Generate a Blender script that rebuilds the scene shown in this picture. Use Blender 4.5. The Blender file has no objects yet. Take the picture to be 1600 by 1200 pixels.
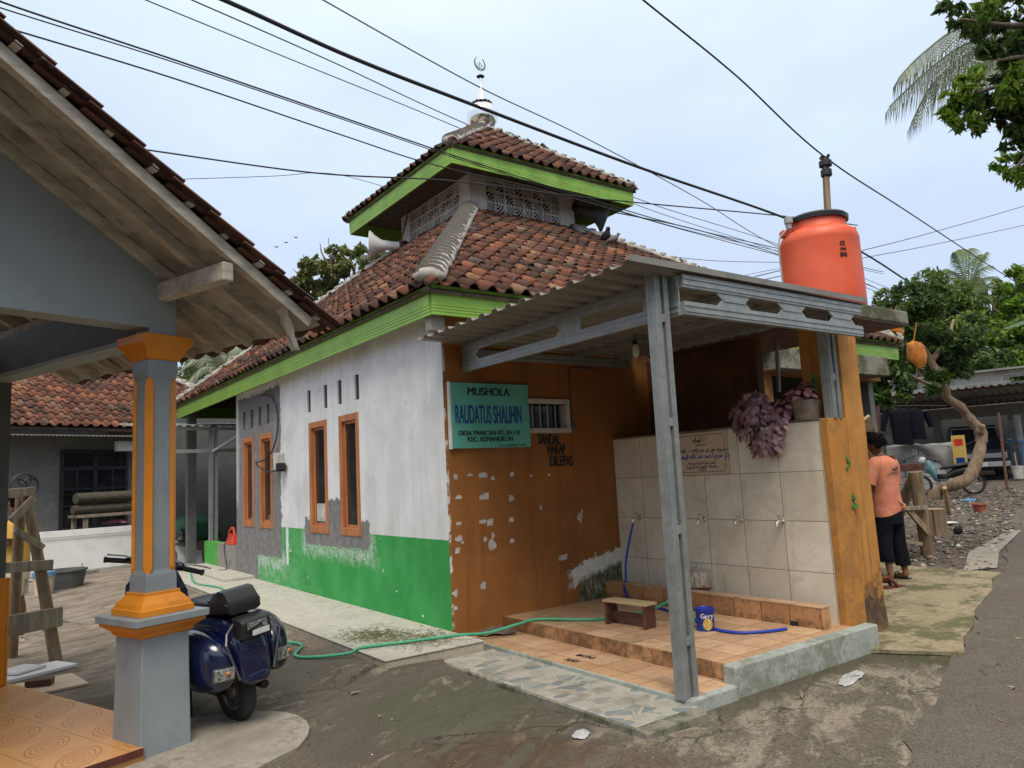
import bpy, bmesh, math, random
import numpy as np
from mathutils import Vector, Matrix
sc = bpy.context.scene
COL = sc.collection
R = math.radians

# ---------------------------------------------------------------- camera
FPX = 1156.516
YAW, PITCH, ROLL = 0.629251892, 0.122144852, -0.0504971175
CAM = Vector((-3.857, -6.501, 1.62))
_f = Vector((math.sin(YAW)*math.cos(PITCH), math.cos(YAW)*math.cos(PITCH), math.sin(PITCH)))
_r = Vector((math.cos(YAW), -math.sin(YAW), 0)); _u = _r.cross(_f)
CR = math.cos(ROLL)*_r + math.sin(ROLL)*_u
CU = -math.sin(ROLL)*_r + math.cos(ROLL)*_u
CF = _f
cam = bpy.data.objects.new('camera', bpy.data.cameras.new('camera')); COL.objects.link(cam)
cam.matrix_world = Matrix(((CR.x, CU.x, -CF.x, CAM.x), (CR.y, CU.y, -CF.y, CAM.y), (CR.z, CU.z, -CF.z, CAM.z), (0, 0, 0, 1)))
cam.data.sensor_fit = 'HORIZONTAL'; cam.data.sensor_width = 36; cam.data.lens = FPX/1600*36
cam.data.clip_start = 0.05; cam.data.clip_end = 2500
sc.camera = cam

# ---------------------------------------------------------------- sky, sun, exposure
SUN_EL, SUN_AZ = R(58), R(215)          # azimuth clockwise from +Y
w = bpy.data.worlds.new('World'); sc.world = w; w.use_nodes = True
nt = w.node_tree; nt.nodes.clear()
def wn(t, **k):
    n = nt.nodes.new(t)
    for a, b in k.items(): setattr(n, a, b)
    return n
out = wn('ShaderNodeOutputWorld'); bg = wn('ShaderNodeBackground'); bg.inputs['Strength'].default_value = 0.1
sky = wn('ShaderNodeTexSky', sky_type='NISHITA', sun_disc=False)
sky.sun_elevation = SUN_EL; sky.sun_rotation = SUN_AZ; sky.air_density = 1.5; sky.dust_density = 3.0
tc = wn('ShaderNodeTexCoord'); sp = wn('ShaderNodeSeparateXYZ'); nt.links.new(tc.outputs['Generated'], sp.inputs[0])
ramp = wn('ShaderNodeValToRGB')         # overcast: brighter towards the zenith
e = ramp.color_ramp.elements
e[0].position = 0.0; e[0].color = (.72, .80, .93, 1)
e[1].position = 1.0; e[1].color = (1.05, 1.03, .98, 1)
for p, c in ((.2, (.62, .735, .94)), (.38, (.65, .775, .975)), (.52, (.75, .875, 1.0)), (.7, (1.0, 1.02, 1.02))):
    x = e.new(p); x.color = (*c, 1)
nt.links.new(sp.outputs['Z'], ramp.inputs[0])
mp = wn('ShaderNodeMapping'); mp.inputs['Scale'].default_value = (1.0, 1.0, 2.6); nt.links.new(tc.outputs['Generated'], mp.inputs[0])
nz = wn('ShaderNodeTexNoise'); nz.inputs['Scale'].default_value = 2.6; nz.inputs['Detail'].default_value = 6; nz.inputs['Roughness'].default_value = .52
nt.links.new(mp.outputs[0], nz.inputs['Vector'])
mr = wn('ShaderNodeMapRange'); mr.interpolation_type = 'SMOOTHSTEP'
mr.inputs['From Min'].default_value = .36; mr.inputs['From Max'].default_value = .72; mr.inputs['To Min'].default_value = .94; mr.inputs['To Max'].default_value = 1.06
nt.links.new(nz.outputs['Fac'], mr.inputs['Value'])
vm = wn('ShaderNodeVectorMath', operation='SCALE'); nt.links.new(ramp.outputs[0], vm.inputs[0]); nt.links.new(mr.outputs[0], vm.inputs['Scale'])
v10 = wn('ShaderNodeVectorMath', operation='SCALE'); v10.inputs['Scale'].default_value = 10; nt.links.new(vm.outputs[0], v10.inputs[0])
mx = wn('ShaderNodeMix', data_type='RGBA'); mx.inputs[0].default_value = .9
nt.links.new(sky.outputs[0], mx.inputs[6]); nt.links.new(v10.outputs[0], mx.inputs[7])
nt.links.new(mx.outputs[2], bg.inputs['Color']); nt.links.new(bg.outputs[0], out.inputs[0])
sl = bpy.data.lights.new('sun', 'SUN'); sl.energy = 2.5; sl.angle = R(30); sl.color = (1, .93, .82)
so = bpy.data.objects.new('sun', sl); COL.objects.link(so)
sd = Vector((math.sin(SUN_AZ)*math.cos(SUN_EL), math.cos(SUN_AZ)*math.cos(SUN_EL), math.sin(SUN_EL)))
so.rotation_euler = sd.to_track_quat('Z', 'Y').to_euler(); so.location = (0, 0, 30)
vs = sc.view_settings; vs.view_transform = 'Standard'; vs.look = 'None'; vs.exposure = 0.2; vs.gamma = 1; vs.use_curve_mapping = False
sc.cycles.max_bounces = 6; sc.cycles.diffuse_bounces = 3; sc.cycles.glossy_bounces = 3; sc.cycles.transparent_max_bounces = 6
sc.cycles.use_denoising = True

# ---------------------------------------------------------------- survey helpers (pixel of the photo -> world point)
def ray(px, py):
    return (CR*(px-800) - CU*(py-600) + CF*FPX).normalized()
def at(px, py, depth):
    d = ray(px, py); return CAM + d*(depth/d.dot(CF))
def hit(px, py, p, n):
    d = ray(px, py); n = Vector(n); return CAM + d*((Vector(p)-CAM).dot(n)/d.dot(n))
TH = R(19.5)                            # the two neighbour houses stand turned by 19.5 degrees
UU = Vector((math.cos(TH), math.sin(TH), 0)); VV = Vector((-math.sin(TH), math.cos(TH), 0)); ZZ = Vector((0, 0, 1))
P0 = Vector((-2.978, -1.31, 0))
def uv(u, v, z): return P0 + UU*u + VV*v + ZZ*z
GX = [-60, -3, -.8, 0, 2.4, 3.4, 4.85, 11, 20, 28, 60, 2000]; GZ = [0, 0, 0, -.03, -.03, .06, .15, .39, .75, 1.0, 1.6, 1.6]
def sst(a, b, x): t = min(1, max(0, (x-a)/(b-a))); return t*t*(3-2*t)
def gz(x, y):
    z = float(np.interp(x, GX, GZ))
    return z + .06*sst(-1.4, -.3, y)*sst(-2.8, -1.5, x)*(1-sst(-.6, .4, x))
def gp(x, y, dz=0): return Vector((x, y, gz(x, y)+dz))

# ---------------------------------------------------------------- mesh builder
def basis(axis, up=(0, 0, 1)):
    a = Vector(axis).normalized(); u = Vector(up)
    if abs(a.dot(u)) > .98: u = Vector((0, 1, 0)) if abs(a.y) < .9 else Vector((1, 0, 0))
    s = a.cross(u).normalized(); return s, s.cross(a).normalized(), a
def catmull(pts, n=8):
    pts = [Vector(p) for p in pts]; o = []
    for i in range(len(pts)-1):
        p0 = pts[max(0, i-1)]; p1 = pts[i]; p2 = pts[i+1]; p3 = pts[min(len(pts)-1, i+2)]
        for k in range(n):
            t = k/n
            o.append(.5*((2*p1) + (p2-p0)*t + (2*p0-5*p1+4*p2-p3)*t*t + (3*p1-p0-3*p2+p3)*t**3))
    o.append(pts[-1]); return o
class MB:
    def __init__(s): s.v = []; s.f = []; s.m = []; s.mi = 0
    def add(s, vs, fs):
        b = len(s.v); s.v += [tuple(p) for p in vs]; s.f += [tuple(b+i for i in q) for q in fs]; s.m += [s.mi]*len(fs); return s
    def hexa(s, p):                     # 8 corners: bottom ring 0-3, top ring 4-7
        return s.add(p, [(3, 2, 1, 0), (4, 5, 6, 7), (0, 1, 5, 4), (1, 2, 6, 5), (2, 3, 7, 6), (3, 0, 4, 7)])
    def box(s, a, b):
        (x0, y0, z0), (x1, y1, z1) = a, b
        return s.hexa([(x0, y0, z0), (x1, y0, z0), (x1, y1, z0), (x0, y1, z0), (x0, y0, z1), (x1, y0, z1), (x1, y1, z1), (x0, y1, z1)])
    def ubox(s, u0, u1, v0, v1, z0, z1):  # box in the neighbour houses' frame
        return s.hexa([uv(u0, v0, z0), uv(u1, v0, z0), uv(u1, v1, z0), uv(u0, v1, z0), uv(u0, v0, z1), uv(u1, v0, z1), uv(u1, v1, z1), uv(u0, v1, z1)])
    def obox(s, c, ax, ay, az, hx, hy, hz):
        c = Vector(c); ax = Vector(ax)*hx; ay = Vector(ay)*hy; az = Vector(az)*hz
        return s.hexa([c-ax-ay-az, c+ax-ay-az, c+ax+ay-az, c-ax+ay-az, c-ax-ay+az, c+ax-ay+az, c+ax+ay+az, c-ax+ay+az])
    def beam(s, a, b, w, h, up=(0, 0, 1)):
        a = Vector(a); b = Vector(b); x, y, z = basis(b-a, up); return s.obox((a+b)/2, x, y, z, w/2, h/2, (b-a).length/2)
    def tube(s, pts, r, n=8, cap=True, sq=1.0, up=(0, 0, 1)):
        pts = [Vector(p) for p in pts]; k = len(pts); rr = r if isinstance(r, (list, tuple)) else [r]*k; vs = []; fs = []
        pu = None
        for i, p in enumerate(pts):
            d = (pts[min(k-1, i+1)]-pts[max(0, i-1)]); x, y, _ = basis(d, pu if pu is not None else up)
            if pu is None: pass
            pu = y
            for j in range(n):
                a = 2*math.pi*j/n; vs.append(p + x*math.cos(a)*rr[i] + y*math.sin(a)*rr[i]*sq)
        for i in range(k-1):
            for j in range(n): fs.append((i*n+j, i*n+(j+1) % n, (i+1)*n+(j+1) % n, (i+1)*n+j))
        if cap: fs += [tuple(range(n))[::-1], tuple((k-1)*n+j for j in range(n))]
        return s.add(vs, fs)
    def rings(s, rings, cap=True):
        n = len(rings[0]); vs = [p for r_ in rings for p in r_]; k = len(rings); fs = []
        for i in range(k-1):
            for j in range(n): fs.append((i*n+j, i*n+(j+1) % n, (i+1)*n+(j+1) % n, (i+1)*n+j))
        if cap: fs += [tuple(range(n))[::-1], tuple((k-1)*n+j for j in range(n))]
        return s.add(vs, fs)
    def lathe(s, prof, c=(0, 0, 0), n=24, axis=(0, 0, 1), cap=True, ell=1.0):
        c = Vector(c); x, y, z = basis(axis); rg = []
        for r_, h in prof: rg.append([c + x*r_*math.cos(2*math.pi*j/n) + y*r_*ell*math.sin(2*math.pi*j/n) + z*h for j in range(n)])
        return s.rings(rg, cap)
    def prism(s, poly, o, ax, ay, t):   # 2-D outline pulled by vector t
        o = Vector(o); ax = Vector(ax); ay = Vector(ay); t = Vector(t); n = len(poly)
        a = [o+ax*p[0]+ay*p[1] for p in poly]; b = [p+t for p in a]
        return s.add(a+b, [tuple(range(n))[::-1], tuple(range(n, 2*n))] + [(i, (i+1) % n, n+(i+1) % n, n+i) for i in range(n)])
    def poly(s, pts): return s.add(pts, [tuple(range(len(pts)))])
    def ball(s, c, rx, ry=None, rz=None, n=16, k=10, rot=None):
        ry = ry or rx; rz = rz or rx; c = Vector(c); rg = []
        for i in range(k+1):
            a = math.pi*(i/k); q = max(.002, math.sin(a)); ring = []
            for j in range(n):
                b = 2*math.pi*j/n; p = Vector((rx*q*math.cos(b), ry*q*math.sin(b), -rz*math.cos(a)))
                ring.append(c + (rot @ p if rot else p))
            rg.append(ring)
        return s.rings(rg)
    def build(s, name, mat, parent=None, smooth=False, bevel=0, sub=0, solid=0):
        me = bpy.data.meshes.new(name); me.from_pydata(s.v, [], s.f); me.update()
        mats = mat if isinstance(mat, (list, tuple)) else [mat]
        for m_ in mats: me.materials.append(m_)
        if len(mats) > 1: me.polygons.foreach_set('material_index', s.m)
        bm = bmesh.new(); bm.from_mesh(me); bmesh.ops.recalc_face_normals(bm, faces=bm.faces); bm.to_mesh(me); bm.free()
        o = bpy.data.objects.new(name, me); COL.objects.link(o)
        if smooth:
            me.polygons.foreach_set('use_smooth', [True]*len(me.polygons))
            if smooth != 2:
                try: me.set_sharp_from_angle(angle=R(38))
                except Exception: pass
        if solid: q = o.modifiers.new('solid', 'SOLIDIFY'); q.thickness = solid; q.offset = 0
        if bevel: q = o.modifiers.new('bevel', 'BEVEL'); q.width = bevel; q.segments = 2; q.limit_method = 'ANGLE'; q.angle_limit = R(40)
        if sub: q = o.modifiers.new('sub', 'SUBSURF'); q.levels = sub; q.render_levels = sub
        if parent is not None: setp(o, parent)
        return o
def mworld(o):
    m = o.matrix_basis
    return (mworld(o.parent) @ o.matrix_parent_inverse @ m) if o.parent else m.copy()
def setp(o, p): o.parent = p; o.matrix_parent_inverse = mworld(p).inverted(); return o
def arr_mesh(name, V, F, mat, parent=None, smooth=False):   # numpy quads, for leaves and tiles
    me = bpy.data.meshes.new(name); n = len(F); k = F.shape[1]
    me.vertices.add(len(V)); me.vertices.foreach_set('co', V.astype(np.float32).ravel())
    me.loops.add(n*k); me.loops.foreach_set('vertex_index', F.astype(np.int32).ravel())
    me.polygons.add(n); me.polygons.foreach_set('loop_start', np.arange(0, n*k, k, dtype=np.int32))
    me.update(calc_edges=True); me.validate(); me.materials.append(mat)
    if smooth: me.polygons.foreach_set('use_smooth', [True]*len(me.polygons))
    o = bpy.data.objects.new(name, me); COL.objects.link(o)
    if parent is not None: setp(o, parent)
    return o
def thing(name, label, cat, loc=(0, 0, 0), rz=0, group=None):
    o = bpy.data.objects.new(name, None); COL.objects.link(o); o.empty_display_size = .1
    o.location = loc; o.rotation_euler = (0, 0, rz); o['label'] = label; o['category'] = cat
    if group: o['group'] = group
    return o
def tag(o, label, cat, group=None):
    o['label'] = label; o['category'] = cat
    if group: o['group'] = group
    return o
def struct(o, kind='structure', label=None): o['kind'] = kind; return o
def dup(root, loc=None, rot=None, label=None, scale=None):
    def cp(o, par):
        c = o.copy(); COL.objects.link(c)
        if par is not None: c.parent = par; c.matrix_parent_inverse = o.matrix_parent_inverse.copy()
        for ch in list(o.children): cp(ch, c)
        return c
    r_ = cp(root, None)
    if loc is not None: r_.location = loc
    if rot is not None: r_.rotation_euler = rot
    if scale is not None: r_.scale = (scale,)*3
    if label: r_['label'] = label
    return r_
def text(body, name, mat, parent, M, size, bold=0, sx=1.0, ext=.001, align='CENTER', track=1.0, line=1.0, fit=None):
    cu = bpy.data.curves.new(name, 'FONT'); cu.body = body; cu.size = size; cu.offset = 0; cu.extrude = ext
    cu.align_x = align; cu.align_y = 'CENTER'; cu.space_character = track; cu.space_line = line; cu.materials.append(mat)
    tmp = bpy.data.objects.new('tmp_text', cu); COL.objects.link(tmp); bpy.context.view_layer.update()
    me = bpy.data.meshes.new_from_object(tmp.evaluated_get(bpy.context.evaluated_depsgraph_get())); bpy.data.objects.remove(tmp); bpy.data.curves.remove(cu)
    if bold:                            # heavier strokes: the outline repeated a hair to each side
        n0 = len(me.vertices); cs = [v.co.copy() for v in me.vertices]; ps = [tuple(p.vertices) for p in me.polygons]; vs_, fs_ = [], []
        for k_, (dx, dz) in enumerate(((0, 0), (-bold, .0003), (bold, .0006), (0, .0009))):
            dy = bold*.7 if k_ == 3 else 0
            vs_ += [(c.x+dx, c.y+dy, c.z+dz) for c in cs]; fs_ += [tuple(i+k_*n0 for i in f_) for f_ in ps]
        m2 = bpy.data.meshes.new(name); m2.from_pydata(vs_, [], fs_); m2.materials.append(mat); bpy.data.meshes.remove(me); me = m2
    if fit:
        xs_ = [v.co.x for v in me.vertices]; sx = fit/(max(xs_)-min(xs_))
    me.name = name; me.transform(M @ Matrix.Diagonal((sx, 1, 1, 1)))
    o = bpy.data.objects.new(name, me); COL.objects.link(o)
    if parent is not None:
        o.parent = parent; o.matrix_parent_inverse = mworld(parent).inverted()
    return o
def frameM(o, ax, ay):
    ax = Vector(ax).normalized(); ay = Vector(ay).normalized(); az = ax.cross(ay); o = Vector(o)
    return Matrix(((ax.x, ay.x, az.x, o.x), (ax.y, ay.y, az.y, o.y), (ax.z, ay.z, az.z, o.z), (0, 0, 0, 1)))

# ---------------------------------------------------------------- node expressions
class V:
    def __init__(s, nb, k): s.nb = nb; s.k = k
    def _m(s, op, o=None, c=None): return s.nb.math(op, s, o, c)
    def __add__(s, o): return s._m('ADD', o)
    __radd__ = __add__
    def __sub__(s, o): return s._m('SUBTRACT', o)
    def __rsub__(s, o): return s.nb.math('SUBTRACT', o, s)
    def __mul__(s, o): return s._m('MULTIPLY', o)
    __rmul__ = __mul__
    def __truediv__(s, o): return s._m('DIVIDE', o)
    def gt(s, o): return s._m('GREATER_THAN', o)
    def lt(s, o): return s._m('LESS_THAN', o)
    def abs(s): return s._m('ABSOLUTE')
    def floor(s): return s._m('FLOOR')
    def fract(s): return s._m('FRACT')
    def mn(s, o): return s._m('MINIMUM', o)
    def mxx(s, o): return s._m('MAXIMUM', o)
    def pingpong(s, o): return s._m('PINGPONG', o)
class NB:
    def __init__(s, name):
        s.mat = bpy.data.materials.new(name); s.mat.use_nodes = True; s.nt = s.mat.node_tree; s.nt.nodes.clear()
        s.out = s.n('ShaderNodeOutputMaterial'); s.b = s.n('ShaderNodeBsdfPrincipled'); s.link(s.b.outputs[0], s.out.inputs[0]); s.g = None; s._tc = None
    def n(s, t, **k):
        x = s.nt.nodes.new(t)
        for a, b in k.items(): setattr(x, a, b)
        return x
    def link(s, a, b): s.nt.links.new(a, b)
    def put(s, sock, v):
        if isinstance(v, V): s.link(v.k, sock)
        elif isinstance(v, (tuple, list)): sock.default_value = (*v, 1) if len(sock.default_value) == 4 and len(v) == 3 else v
        else: sock.default_value = v
    def math(s, op, a, b=None, c=None):
        x = s.n('ShaderNodeMath', operation=op); s.put(x.inputs[0], a)
        if b is not None: s.put(x.inputs[1], b)
        if c is not None: s.put(x.inputs[2], c)
        return V(s, x.outputs[0])
    def geo(s):
        if not s.g: s.g = s.n('ShaderNodeNewGeometry')
        return s.g
    def P(s): return V(s, s.geo().outputs['Position'])
    def rnd(s): return V(s, s.geo().outputs['Random Per Island'])
    def obj(s):
        if not s._tc: s._tc = s.n('ShaderNodeTexCoord')
        return V(s, s._tc.outputs['Object'])
    def xyz(s, v=None):
        x = s.n('ShaderNodeSeparateXYZ'); s.put(x.inputs[0], v or s.P()); return [V(s, o) for o in x.outputs]
    def vec(s, x, y, z):
        c = s.n('ShaderNodeCombineXYZ'); [s.put(c.inputs[i], q) for i, q in enumerate((x, y, z))]; return V(s, c.outputs[0])
    def sc(s, v, k):
        m = s.n('ShaderNodeMapping'); s.put(m.inputs[0], v); m.inputs['Scale'].default_value = k; return V(s, m.outputs[0])
    def noise(s, scale, detail=4, rough=.55, v=None, dist=0):
        x = s.n('ShaderNodeTexNoise'); s.put(x.inputs['Vector'], v or s.P()); x.inputs['Scale'].default_value = scale
        x.inputs['Detail'].default_value = detail; x.inputs['Roughness'].default_value = rough; x.inputs['Distortion'].default_value = dist
        return V(s, x.outputs['Fac'])
    def voro(s, scale, v=None, feature='F1', rand=1.0):
        x = s.n('ShaderNodeTexVoronoi', feature=feature); s.put(x.inputs['Vector'], v or s.P()); x.inputs['Scale'].default_value = scale
        x.inputs['Randomness'].default_value = rand
        return V(s, x.outputs['Distance']), (V(s, x.outputs['Color']) if feature != 'DISTANCE_TO_EDGE' else None)
    def wnoise(s, v):
        x = s.n('ShaderNodeTexWhiteNoise'); s.put(x.inputs['Vector'], v); return V(s, x.outputs['Value'])
    def ss(s, a, b, v, lo=0., hi=1.):
        x = s.n('ShaderNodeMapRange', interpolation_type='SMOOTHSTEP'); s.put(x.inputs['Value'], v)
        s.put(x.inputs['From Min'], a); s.put(x.inputs['From Max'], b); x.inputs['To Min'].default_value = lo; x.inputs['To Max'].default_value = hi
        return V(s, x.outputs[0])
    def mix(s, f, a, b, mode='MIX'):
        x = s.n('ShaderNodeMix', data_type='RGBA', blend_type=mode); s.put(x.inputs[0], f); s.put(x.inputs[6], a); s.put(x.inputs[7], b); return V(s, x.outputs[2])
    def ramp(s, f, stops):
        x = s.n('ShaderNodeValToRGB'); s.put(x.inputs[0], f); el = x.color_ramp.elements
        el[0].position, el[0].color = stops[0][0], (*stops[0][1], 1); el[1].position, el[1].color = stops[-1][0], (*stops[-1][1], 1)
        for p, c in stops[1:-1]: q = el.new(p); q.color = (*c, 1)
        return V(s, x.outputs[0])
    def boxm(s, a, b, a0, a1, b0, b1, soft=.02):   # soft rectangular mask in two coordinates
        return s.ss(a0-soft, a0+soft, a)*s.ss(a1+soft, a1-soft, a)*s.ss(b0-soft, b0+soft, b)*s.ss(b1+soft, b1-soft, b)
    def done(s, col, rough=.6, bump=None, bs=.3, bd=.01, metal=0., spec=.5, **kw):
        s.put(s.b.inputs['Base Color'], col); s.put(s.b.inputs['Roughness'], rough); s.put(s.b.inputs['Metallic'], metal); s.put(s.b.inputs['Specular IOR Level'], spec)
        for k, v_ in kw.items(): s.put(s.b.inputs[k.replace('_', ' ')], v_)
        if bump is not None:
            x = s.n('ShaderNodeBump'); x.inputs['Strength'].default_value = bs; x.inputs['Distance'].default_value = bd
            s.put(x.inputs['Height'], bump); s.link(x.outputs[0], s.b.inputs['Normal'])
        return s.mat
def plain(name, col, rough=.6, var=.18, scale=6, bs=.25, bscale=60, metal=0., obj=False, dirt=None, damt=.5, spec=.5, chip=None, **kw):
    nb = NB(name); p = nb.obj() if obj else nb.P()
    n1 = nb.noise(scale, 5, .6, p); n2 = nb.noise(bscale, 4, .6, p)
    lo = tuple(c*(1-var) for c in col); hi = tuple(min(1, c*(1+var)) for c in col)
    c = nb.mix(nb.ss(.3, .7, n1), lo, hi)
    if chip: c = nb.mix(nb.ss(.665, .68, nb.noise(13, 7, .7, p))*.8, c, chip); c = nb.mix(nb.ss(.58, .72, nb.noise(5, 7, .75, p))*.35, c, tuple(q*.55 for q in col))
    if dirt: c = nb.mix(nb.ss(.5, .72, nb.noise(scale*2.3, 6, .65, p))*damt, c, dirt)
    return nb.done(c, nb.ss(.2, .8, n2, max(0, rough-.08), min(1, rough+.08)), n2, bs, .004, metal, spec, **kw)
# ---------------------------------------------------------------- materials
def m_left_wall():
    nb = NB('whitewash_green'); x, y, z = nb.xyz()
    n1 = nb.noise(2.2, 6, .62); n2 = nb.noise(9, 5, .65); n3 = nb.noise(45, 4, .6)
    st = nb.noise(1.0, 5, .65, nb.vec(x, y*9, z*.55))
    white = nb.mix(nb.ss(.45, .75, st)*.28, nb.mix(nb.ss(.3, .7, n1), (.66, .66, .655), (.78, .78, .78)), (.42, .41, .40))
    white = nb.mix(nb.ss(.60, .70, n2)*nb.ss(2.3, 3.3, z + n1*.8)*.6, white, (.33, .31, .30))
    sc_ = nb.noise(3.2, 6, .7, nb.vec(x, y*2.2, z*.9))
    white = nb.mix(nb.ss(.64, .72, sc_)*.4, white, (.30, .29, .28)); white = nb.mix(nb.ss(.5, .66, nb.noise(.9, 6, .65))*.38, white, (.46, .44, .42))
    green = nb.mix(nb.ss(.35, .68, n1), (.035, .29, .065), (.055, .37, .09))
    fade = nb.ss(3.0, 6.2, y + (n1-.5)*3)
    green = nb.mix(fade*nb.ss(.35, .62, n2)*.6, green, (.30, .48, .31))
    gs = nb.noise(1.0, 6, .7, nb.vec(x, y*13, z*1.3))
    green = nb.mix(nb.ss(.60, .68, gs)*nb.ss(.25, .75, fade)*.85, green, (.50, .56, .49))
    drip = nb.boxm(y + (n2-.5)*.12, z, 4.72, 4.82, .45, 1.0, .03)
    green = nb.mix(drip, green, (.72, .74, .72))
    flake = nb.noise(5.5, 3, .5, nb.vec(x, y, z*1.3))
    green = nb.mix(nb.ss(.705, .715, flake + nb.ss(1.6, 2.6, y)*.015), green, (.75, .77, .74))
    col = nb.mix((z + (n2-.5)*.012).lt(1.003), white, green)
    yy = y + (n2-.5)*.30 + (n1-.5)*.2; zz = z + (n2-.5)*.26 + (n3-.5)*.05
    a = nb.boxm(yy, zz, 5.02, 9.9, .52, 3.22, .012)
    a2 = nb.boxm(yy, zz, 6.22, 9.9, -.3, 1.2, .012)
    b = nb.boxm(yy, zz, 1.86, 4.02, .80, 1.16, .012); b2 = nb.boxm(yy, zz, 2.68, 3.14, .8, 1.42, .012)
    halo = nb.boxm(yy, zz, 1.70, 4.14, .66, 1.0, .1).mxx(nb.boxm(yy, zz, 4.85, 6.25, .36, .62, .08))
    col = nb.mix(halo*nb.ss(.42, .55, n3 + (n2-.5)*.5)*.8, col, (.60, .63, .58))
    cem = nb.mix(nb.ss(.3, .7, n2), (.155, .145, .145), (.25, .235, .23))
    cem = nb.mix(nb.ss(.52, .68, st)*.5, cem, (.36, .34, .33)); cem = nb.mix(nb.ss(2.5, 3.1, z + (n1-.5))*.55, cem, (.07, .065, .065))
    pm = a.mxx(a2).mxx(b).mxx(b2)
    col = nb.mix(pm, col, cem)
    wv = nb.ss(7.28, 7.34, y + (n2-.5)*.1)*nb.ss(1.2, 1.5, z)*.75
    col = nb.mix(wv, col, (.50, .49, .48))
    crack = nb.ss(.035, .0, (nb.noise(1.3, 5, .6)-.5).abs())*.12*nb.ss(.5, .6, n1)
    col = nb.mix(crack, col, (.2, .19, .18))
    return nb.done(col, .8, n3*.4 + n2*.5 - pm*.5 + sc_*.4, .35, .008, spec=.3)
def m_front_wall():
    nb = NB('brown_paint'); x, y, z = nb.xyz()
    n1 = nb.noise(1.7, 6, .6); n2 = nb.noise(11, 5, .65); n3 = nb.noise(50, 4, .6)
    col = nb.mix(nb.ss(.3, .72, n1), (.25, .096, .024), (.33, .130, .033))
    col = nb.mix(nb.ss(.56, .70, n2)*.35, col, (.42, .22, .11))
    st = nb.noise(1, 5, .65, nb.vec(x*8, y, z*.6)); col = nb.mix(nb.ss(.50, .72, st)*.45, col, (.12, .055, .024))
    scf = nb.noise(4, 6, .75, nb.vec(x*2, y, z*.7)); col = nb.mix(nb.ss(.68, .73, scf)*.3, col, (.50, .36, .27))
    pe = nb.ss(.0, .035, (z-.60 + (x-1.98)*-.22 + (nb.noise(7, 5, .65)-.5)*.34)*-1)*nb.ss(1.62, 1.70, x + (n2-.5)*.2)
    rim = nb.ss(.13, .09, ((z-.53 + (x-1.98)*-.22 + (nb.noise(7, 5, .65)-.5)*.34)).abs())*nb.ss(1.5, 1.62, x + (n2-.5)*.3)
    col = nb.mix(rim, col, nb.mix(nb.ss(.35, .65, n2), (.62, .60, .54), (.75, .73, .68)))
    moss = nb.mix(nb.ss(.35, .65, nb.noise(9, 6, .7)), (.035, .045, .015), (.17, .16, .075))
    moss = nb.mix(nb.ss(.5, .62, nb.noise(14, 5, .7, nb.vec(x*2, y, z*.6)))*.8, moss, (.40, .37, .30))
    col = nb.mix(pe*nb.ss(.52, .44, z + (x-1.98)*-.22 + (n2-.5)*.15), col, moss)
    edge = nb.ss(.03, .0, x + (n2-.5)*.05 - .012)*nb.ss(.47, .55, nb.noise(3.0, 4, .6))
    col = nb.mix(edge, col, (.72, .70, .67))
    return nb.done(col, .72, n3*.3 + n2*.4, .3, .006, spec=.35)
def m_tilewall():
    nb = NB('beige_wall_tile'); x, y, z = nb.xyz()
    ty = (y*-1 + .02)/.4515; tz = (z - .155)/.4545
    g = nb.vec(ty.floor(), tz.floor(), 0.); rn = nb.wnoise(g)
    dy = (ty.fract()-.5).abs(); dz = (tz.fract()-.5).abs(); gr = nb.ss(.4915, .4945, dy.mxx(dz))
    n1 = nb.noise(3.5, 6, .6); n2 = nb.noise(26, 5, .6)
    vn = nb.noise(5, 5, .62, nb.vec(x + rn*9, y*1.0, z), 1.2)
    c = nb.mix(nb.ss(.3, .7, n1 + (rn-.5)*.3), (.62, .545, .42), (.73, .66, .535)); c = nb.mix(nb.ss(.50, .66, vn)*.35, c, (.44, .38, .30))
    dr = nb.noise(1, 5, .65, nb.vec(x, y*7, z*.5)); c = nb.mix(nb.ss(.56, .72, dr)*nb.ss(1.25, .3, z + (n1-.5)*.7)*.55, c, (.33, .25, .15))
    c = nb.mix(nb.boxm(y + (n2-.5)*.06, z, -2.62, -2.52, 1.2, 2.0, .06)*nb.ss(.35, .7, n1)*.4, c, (.35, .27, .13))
    c = nb.mix(gr*.85, c, (.15, .115, .08))
    return nb.done(c, nb.ss(.2, .8, n2, .22, .4), gr*-1 + n2*.05, .5, .004, spec=.5)
def m_floortile(name, ca, cb, size, ox, oy, grout, mosaicky=.35):
    nb = NB(name); x, y, z = nb.xyz()
    tx = (x+ox)/size; ty = (y+oy)/size; tz = (z-.175)/size
    rn = nb.wnoise(nb.vec(tx.floor(), ty.floor(), 0.))
    gr = nb.ss(.480, .488, (tx.fract()-.5).abs().mxx((ty.fract()-.5).abs()))
    n1 = nb.noise(3, 6, .65); n2 = nb.noise(34, 5, .65); n3 = nb.noise(12, 6, .65, None, 1.0)
    c = nb.mix(nb.ss(.28, .72, n1*.7 + rn*.35), ca, cb); c = nb.mix(nb.ss(.48, .62, n3)*mosaicky, c, tuple(q*.55 for q in ca))
    c = nb.mix(nb.ss(.54, .68, nb.noise(1.5, 6, .7))*.55, c, (.20, .145, .09))
    c = nb.mix(gr*.85, c, grout)
    wet = nb.ss(.46, .60, nb.noise(1.1, 4, .6))
    return nb.done(c, nb.ss(0, 1, wet, .62, .36), gr*-1 + n2*.2, .35, .004, spec=.4)
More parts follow.
